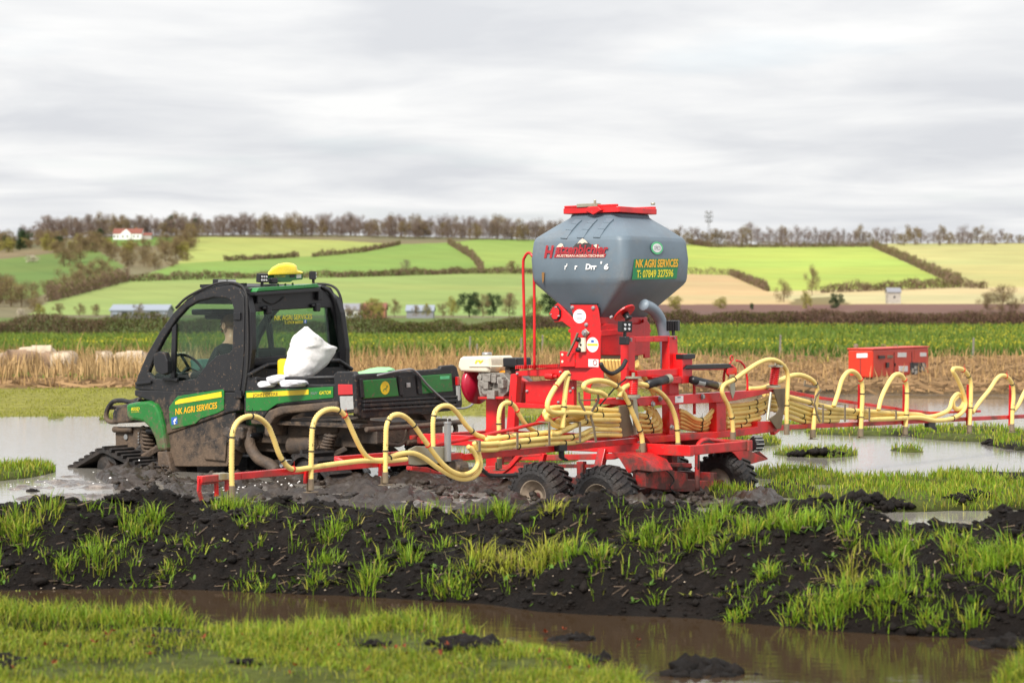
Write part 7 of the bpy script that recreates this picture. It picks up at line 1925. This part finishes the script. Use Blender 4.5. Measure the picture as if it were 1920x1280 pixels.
def gl2(px, py): v = GN.S(*AG(px, py), 0); return V((v.x, v.y, v.z - zg))
for (x0, y0, x1, y1, m, nm) in ((1288, 55, 1330, 78, 'white', 'sticker'), (1400, 55, 1430, 75, 'white', 'sticker'), (1295, 122, 1337, 150, 'white', 'sticker'), (1190, 70, 1220, 85, 'black_clean', 'handle'), (1235, 68, 1260, 82, 'strap', 'handle'), (1228, 105, 1240, 130, 'black_clean', 'handle'), (1350, 105, 1425, 165, 'dark', 'control_recess')):
    mb = MB(); mb.slab([gp2(x0, y1), gp2(x1, y1), gp2(x1, y0), gp2(x0, y0)], V((-.012 if nm != 'handle' else -.03, 0, 0))); mb.build(nm, M[m], gen)
mb = MB()
for k in range(9): mb.box(gp2(random.uniform(1355, 1420), random.uniform(115, 160)) + V((-.03, 0, 0)), (.06, random.uniform(.04, .1), random.uniform(.04, .1)))
mb.build('machinery', M['engine'], gen)
mb = MB(); mb.slab([gl2(1084, 82), gl2(1138, 80), gl2(1138, 58), gl2(1084, 60)], V((0, .012, 0))); mb.build('sticker', M['white'], gen)
q = gl2(1068, 45); mb = MB(); mb.lathe(V((q.x, -.15, hg)), (0, 0, 1), [(0, .05), (.07, .05), (.09, .03)], 10); mb.build('exhaust_cap', M['strap'], gen)

for t_ in (.36, .68):
    mb = MB(); mb.box((-.003, -W1 * t_, hg * .52), (.012, .010, hg * .68)); mb.build('door_seam', M['dark'], gen)
    mb = MB(); mb.box((-.012, -W1 * t_ - .05, hg * .5), (.02, .03, .07)); mb.build('door_latch', M['black_clean'], gen, bevel=.004)
mb = MB(); mb.box((L1 * .5, .004, hg * .5), (.010, .012, hg * .66)); mb.build('door_seam', M['dark'], gen)
for sx in (.25, .75):
    mb = MB(); mb.tube([V((L1 * sx - .04, -W1 / 2, hg)), V((L1 * sx - .04, -W1 / 2, hg + .05)), V((L1 * sx + .04, -W1 / 2, hg + .05)), V((L1 * sx + .04, -W1 / 2, hg))], .012, 6); mb.build('lifting_eye', M['strap'], gen)

# sheep behind the stubble
M['wool'] = mat('cream_fleece', (.50, .40, .29), .95, var=.2, scale=6, bump=.8, bscale=18)
M['wool_brown'] = mat('brown_fleece', (.25, .165, .105), .95, var=.2, scale=6, bump=.8, bscale=18)
M['face'] = mat('sheep_face', (.50, .42, .34), .8)
def sheep(px, Y, ang, m, label, sc=1.0, head_up=False):
    r_ = empty('sheep', ((px - CX) / F * Y, Y, .04), R(ang), label, 'sheep', 'sheep grazing behind the stubble')
    r_.scale = (sc * .74, sc * .74, sc * .74)
    hz_s = .82 if head_up else .30
    J_ = [((-.40, 0, .56), .20), ((-.15, 0, .58), .25), ((.15, 0, .58), .25), ((.36, 0, .60), .17), ((.52, 0, .66 if head_up else .50), .10), ((.62, 0, hz_s), .085), ((.76, 0, hz_s - .07), .055),
          ((-.40, .12, .32), .07), ((-.42, .12, .16), .035), ((-.38, .12, .0), .03), ((-.40, -.12, .32), .07), ((-.42, -.12, .16), .035), ((-.38, -.12, .0), .03),
          ((.28, .11, .32), .06), ((.29, .11, .16), .034), ((.28, .11, .0), .03), ((.28, -.11, .32), .06), ((.29, -.11, .16), .034), ((.28, -.11, .0), .03), ((-.58, 0, .58), .05), ((-.62, 0, .42), .03)]
    E_ = [(0, 1), (1, 2), (2, 3), (3, 4), (4, 5), (5, 6), (0, 7), (7, 8), (8, 9), (0, 10), (10, 11), (11, 12), (2, 13), (13, 14), (14, 15), (2, 16), (16, 17), (17, 18), (0, 19), (19, 20)]
    skin_body('body', J_, E_, m, r_, root=1)
    for sy in (1, -1):
        mb = MB(); mb.beam((.60, sy * .06, hz_s + .04), (.56, sy * .16, hz_s + .05), .05, .02); mb.build('ear', M['face'], r_)
for a in [(4, 52, 80, 'wool', 'pale sheep at the far left edge of the field', 1.0, False), (42, 51, 15, 'wool_brown', 'brown sheep side-on at the front of the left flock', 1.15, False), (66, 54, 195, 'wool', 'big pale sheep standing behind the brown one', 1.25, False),
          (92, 52, 160, 'wool_brown', 'second brown sheep just right of the big pale one', 1.05, False), (112, 52, 95, 'wool', 'pale sheep end-on right of the second brown sheep', 1.05, False), (131, 52, 85, 'wool', 'whitest sheep end-on, right one of two standing close', 1.08, False),
          (199, 53, 88, 'wool', 'lone round sheep end-on between the flock and the cab', 1.05, False), (243, 53, 185, 'wool', 'pale sheep side-on just left of the cab pillar', 1.05, False), (262, 54, 20, 'wool_brown', 'tan sheep touching the cab pillar', 1.0, False), (330, 53, 170, 'wool', 'pale sheep seen through the cab side window', 1.0, False)]:
    sheep(a[0], a[1], a[2], M[a[3]], a[4], a[5], a[6])

# old posts along the far side of the stubble
M['post'] = mat('weathered_post', (.20, .18, .14), .9, var=.3)
for px, hh, lab in ((880, .75, 'weathered fence post just left of the red guard rail'), (976, .7, 'weathered fence post touching the red guard rail'), (1016, .8, 'greyish fence post between guard rail and metering unit'), (1462, .8, 'leaning fence post behind the red spring'), (1824, .7, 'fence post at the verge far on the right'), (893, .5, 'short stub of a post left of the guard rail')):
    Y = 73.0; mb = MB(); mb.loft([[(-.035, -.035, 0), (.035, -.035, 0), (.035, .035, 0), (-.035, .035, 0)], [(0, -.03, hh), (.06, -.03, hh), (.06, .03, hh + .03), (0, .03, hh + .03)]])
    o = mb.build('fence_post', M['post'], None, bevel=.008); o.location = ((px - CX) / F * Y, Y, .05); tag(o, lab, 'fence post', 'posts at the far side of the stubble')

# muddy foam and spray thrown up by the tracks
M['foam'] = mat('muddy_foam', (.085, .062, .048), .12, var=.3, scale=7, mud=.62, mudcol=(.34, .29, .25), mscale=7, bump=.5, bscale=14)
M['mudflat'] = mat('churned_wet_mud', (0.032, 0.022, 0.016), 0.42, var=0.4, scale=6, bump=0.9, bscale=16)
M['drop'] = mat('water_drops', (.72, .70, .68), .1)
def churn(name, label, poly, amp, m, step=.03, seed=0, lift=.015):
    """broken, frothy water surface over a patch of the flood"""
    P = np.array([(((x - CX) / F) * ground_hit0(y), ground_hit0(y)) for x, y in poly])
    x0, x1, y0, y1 = P[:, 0].min(), P[:, 0].max(), P[:, 1].min(), P[:, 1].max()
    gx, gy = np.meshgrid(np.arange(x0, x1, step), np.arange(y0, y1, step))
    ins = in_poly(gx, gy, [tuple(p) for p in P])
    d = ins.astype(float)
    for _ in range(6): d = (d + np.roll(d, 1, 0) + np.roll(d, -1, 0) + np.roll(d, 1, 1) + np.roll(d, -1, 1)) / 5
    d[0], d[-1], d[:, 0], d[:, -1] = 0, 0, 0, 0
    h = (fbm(gx * 4, gy * 3, 5, 300 + seed) - .42) * amp * 2.4 + (np.abs(fbm(gx * 9, gy * 7, 4, 310 + seed) - .5)) * amp + (fbm(gx * 22, gy * 18, 3, 330 + seed) - .5) * amp * .45
    z = -.05 + (h + .05 + lift) * sstep(.1, .8, d)
    o = grid_mesh(name, gx, gy, z, np.zeros(gx.shape + (3,)), m); return tag(o, label, kind='stuff')
churn('muddy_foam', 'muddy foam round the front track', [(0, 905), (60, 892), (110, 878), (160, 895), (260, 915), (300, 930), (230, 945), (110, 945), (20, 935)], .05, M['foam'], seed=1, lift=-.025)
def lumps(name, label, poly, n, s0, s1, zmax):
    P = []
    while len(P) < n:
        px, py = rng.uniform(min(p[0] for p in poly), max(p[0] for p in poly)), rng.uniform(min(p[1] for p in poly), max(p[1] for p in poly))
        if in_poly(np.array([px]), np.array([py]), poly)[0] and fbm(np.array([px * .02]), np.array([py * .09]), 3, 350)[0] > .44:
            Y = ground_hit0(py); P.append(((px - CX) / F * Y, Y, rng.uniform(-.03, zmax)))
    s_ = np.exp(rng.uniform(np.log(s0), np.log(s1), n))
    return tag(rocks(np.array(P), s_, np.array([.030, .021, .015]) * rng.uniform(.5, 1.9, (n, 1)), name, M['slop']), label, kind='stuff')
M['slop'] = vcol_mat('wet_mud_lumps', 0.42, bump=0.8, bscale=35, var=.3, vscale=15, spec=.4, dist=.02)
churn('muddy_foam', 'pale muddy wash running out behind the tracks', [(640, 948), (760, 930), (940, 925), (985, 945), (880, 962), (700, 968)], .05, M['foam'], step=.022, seed=6, lift=-.022)
churn('churned_mud', 'dark mud heaved up beside the front track', [(175, 892), (215, 872), (300, 876), (345, 905), (300, 925), (220, 918)], .12, M['mudflat'], step=.022, seed=5, lift=-.02)
lumps('mud_lumps', 'wet mud lumps thrown up round the front track', [(165, 895), (215, 868), (310, 872), (350, 905), (300, 925), (220, 918)], 110, .015, .055, .06)
lumps('mud_lumps', 'wet mud lumps in the ruts behind the tracks', [(300, 905), (480, 885), (760, 880), (930, 890), (990, 930), (700, 955), (400, 945)], 420, .012, .06, .035)
lumps('mud_lumps', 'wet mud lumps round the seeder wheels', [(930, 915), (1100, 905), (1300, 905), (1420, 920), (1460, 945), (1380, 965), (1150, 975), (960, 970)], 520, .012, .06, .03)
churn('churned_mud', 'churned wet mud and water behind the tracks', [(300, 905), (480, 890), (620, 885), (760, 880), (930, 890), (1000, 925), (960, 960), (700, 965), (500, 955), (330, 940)], .12, M['mudflat'], step=.022, seed=2, lift=-.032)
churn('churned_mud', 'churned mud along the seeder wheels', [(930, 915), (1100, 905), (1300, 905), (1420, 925), (1480, 945), (1380, 968), (1150, 985), (960, 975)], .15, M['mudflat'], step=.022, seed=3, lift=-.035)
pts = []
for k in range(90):
    c_ = ((75, 905, 40, 10), (190, 905, 60, 16), (25, 915, 25, 8), (430, 915, 40, 10), (250, 900, 60, 22), (520, 900, 80, 14))[k % 6]
    px, py = rng.normal(c_[0], c_[2] * .6), rng.normal(c_[1], c_[3] * .6); Y = rng.uniform(18.3, 20.5) if c_[0] < 320 else rng.uniform(15.5, 18)
    z_ = HC + (HY - py) / F * Y
    if z_ > .0: pts.append(((px - CX) / F * Y, Y, z_))
tag(rocks(np.array(pts), rng.uniform(.004, .013, len(pts)), np.ones((len(pts), 3)) * .7, 'spray_drops', M['drop']), 'drops of water thrown up by the tracks', kind='stuff')
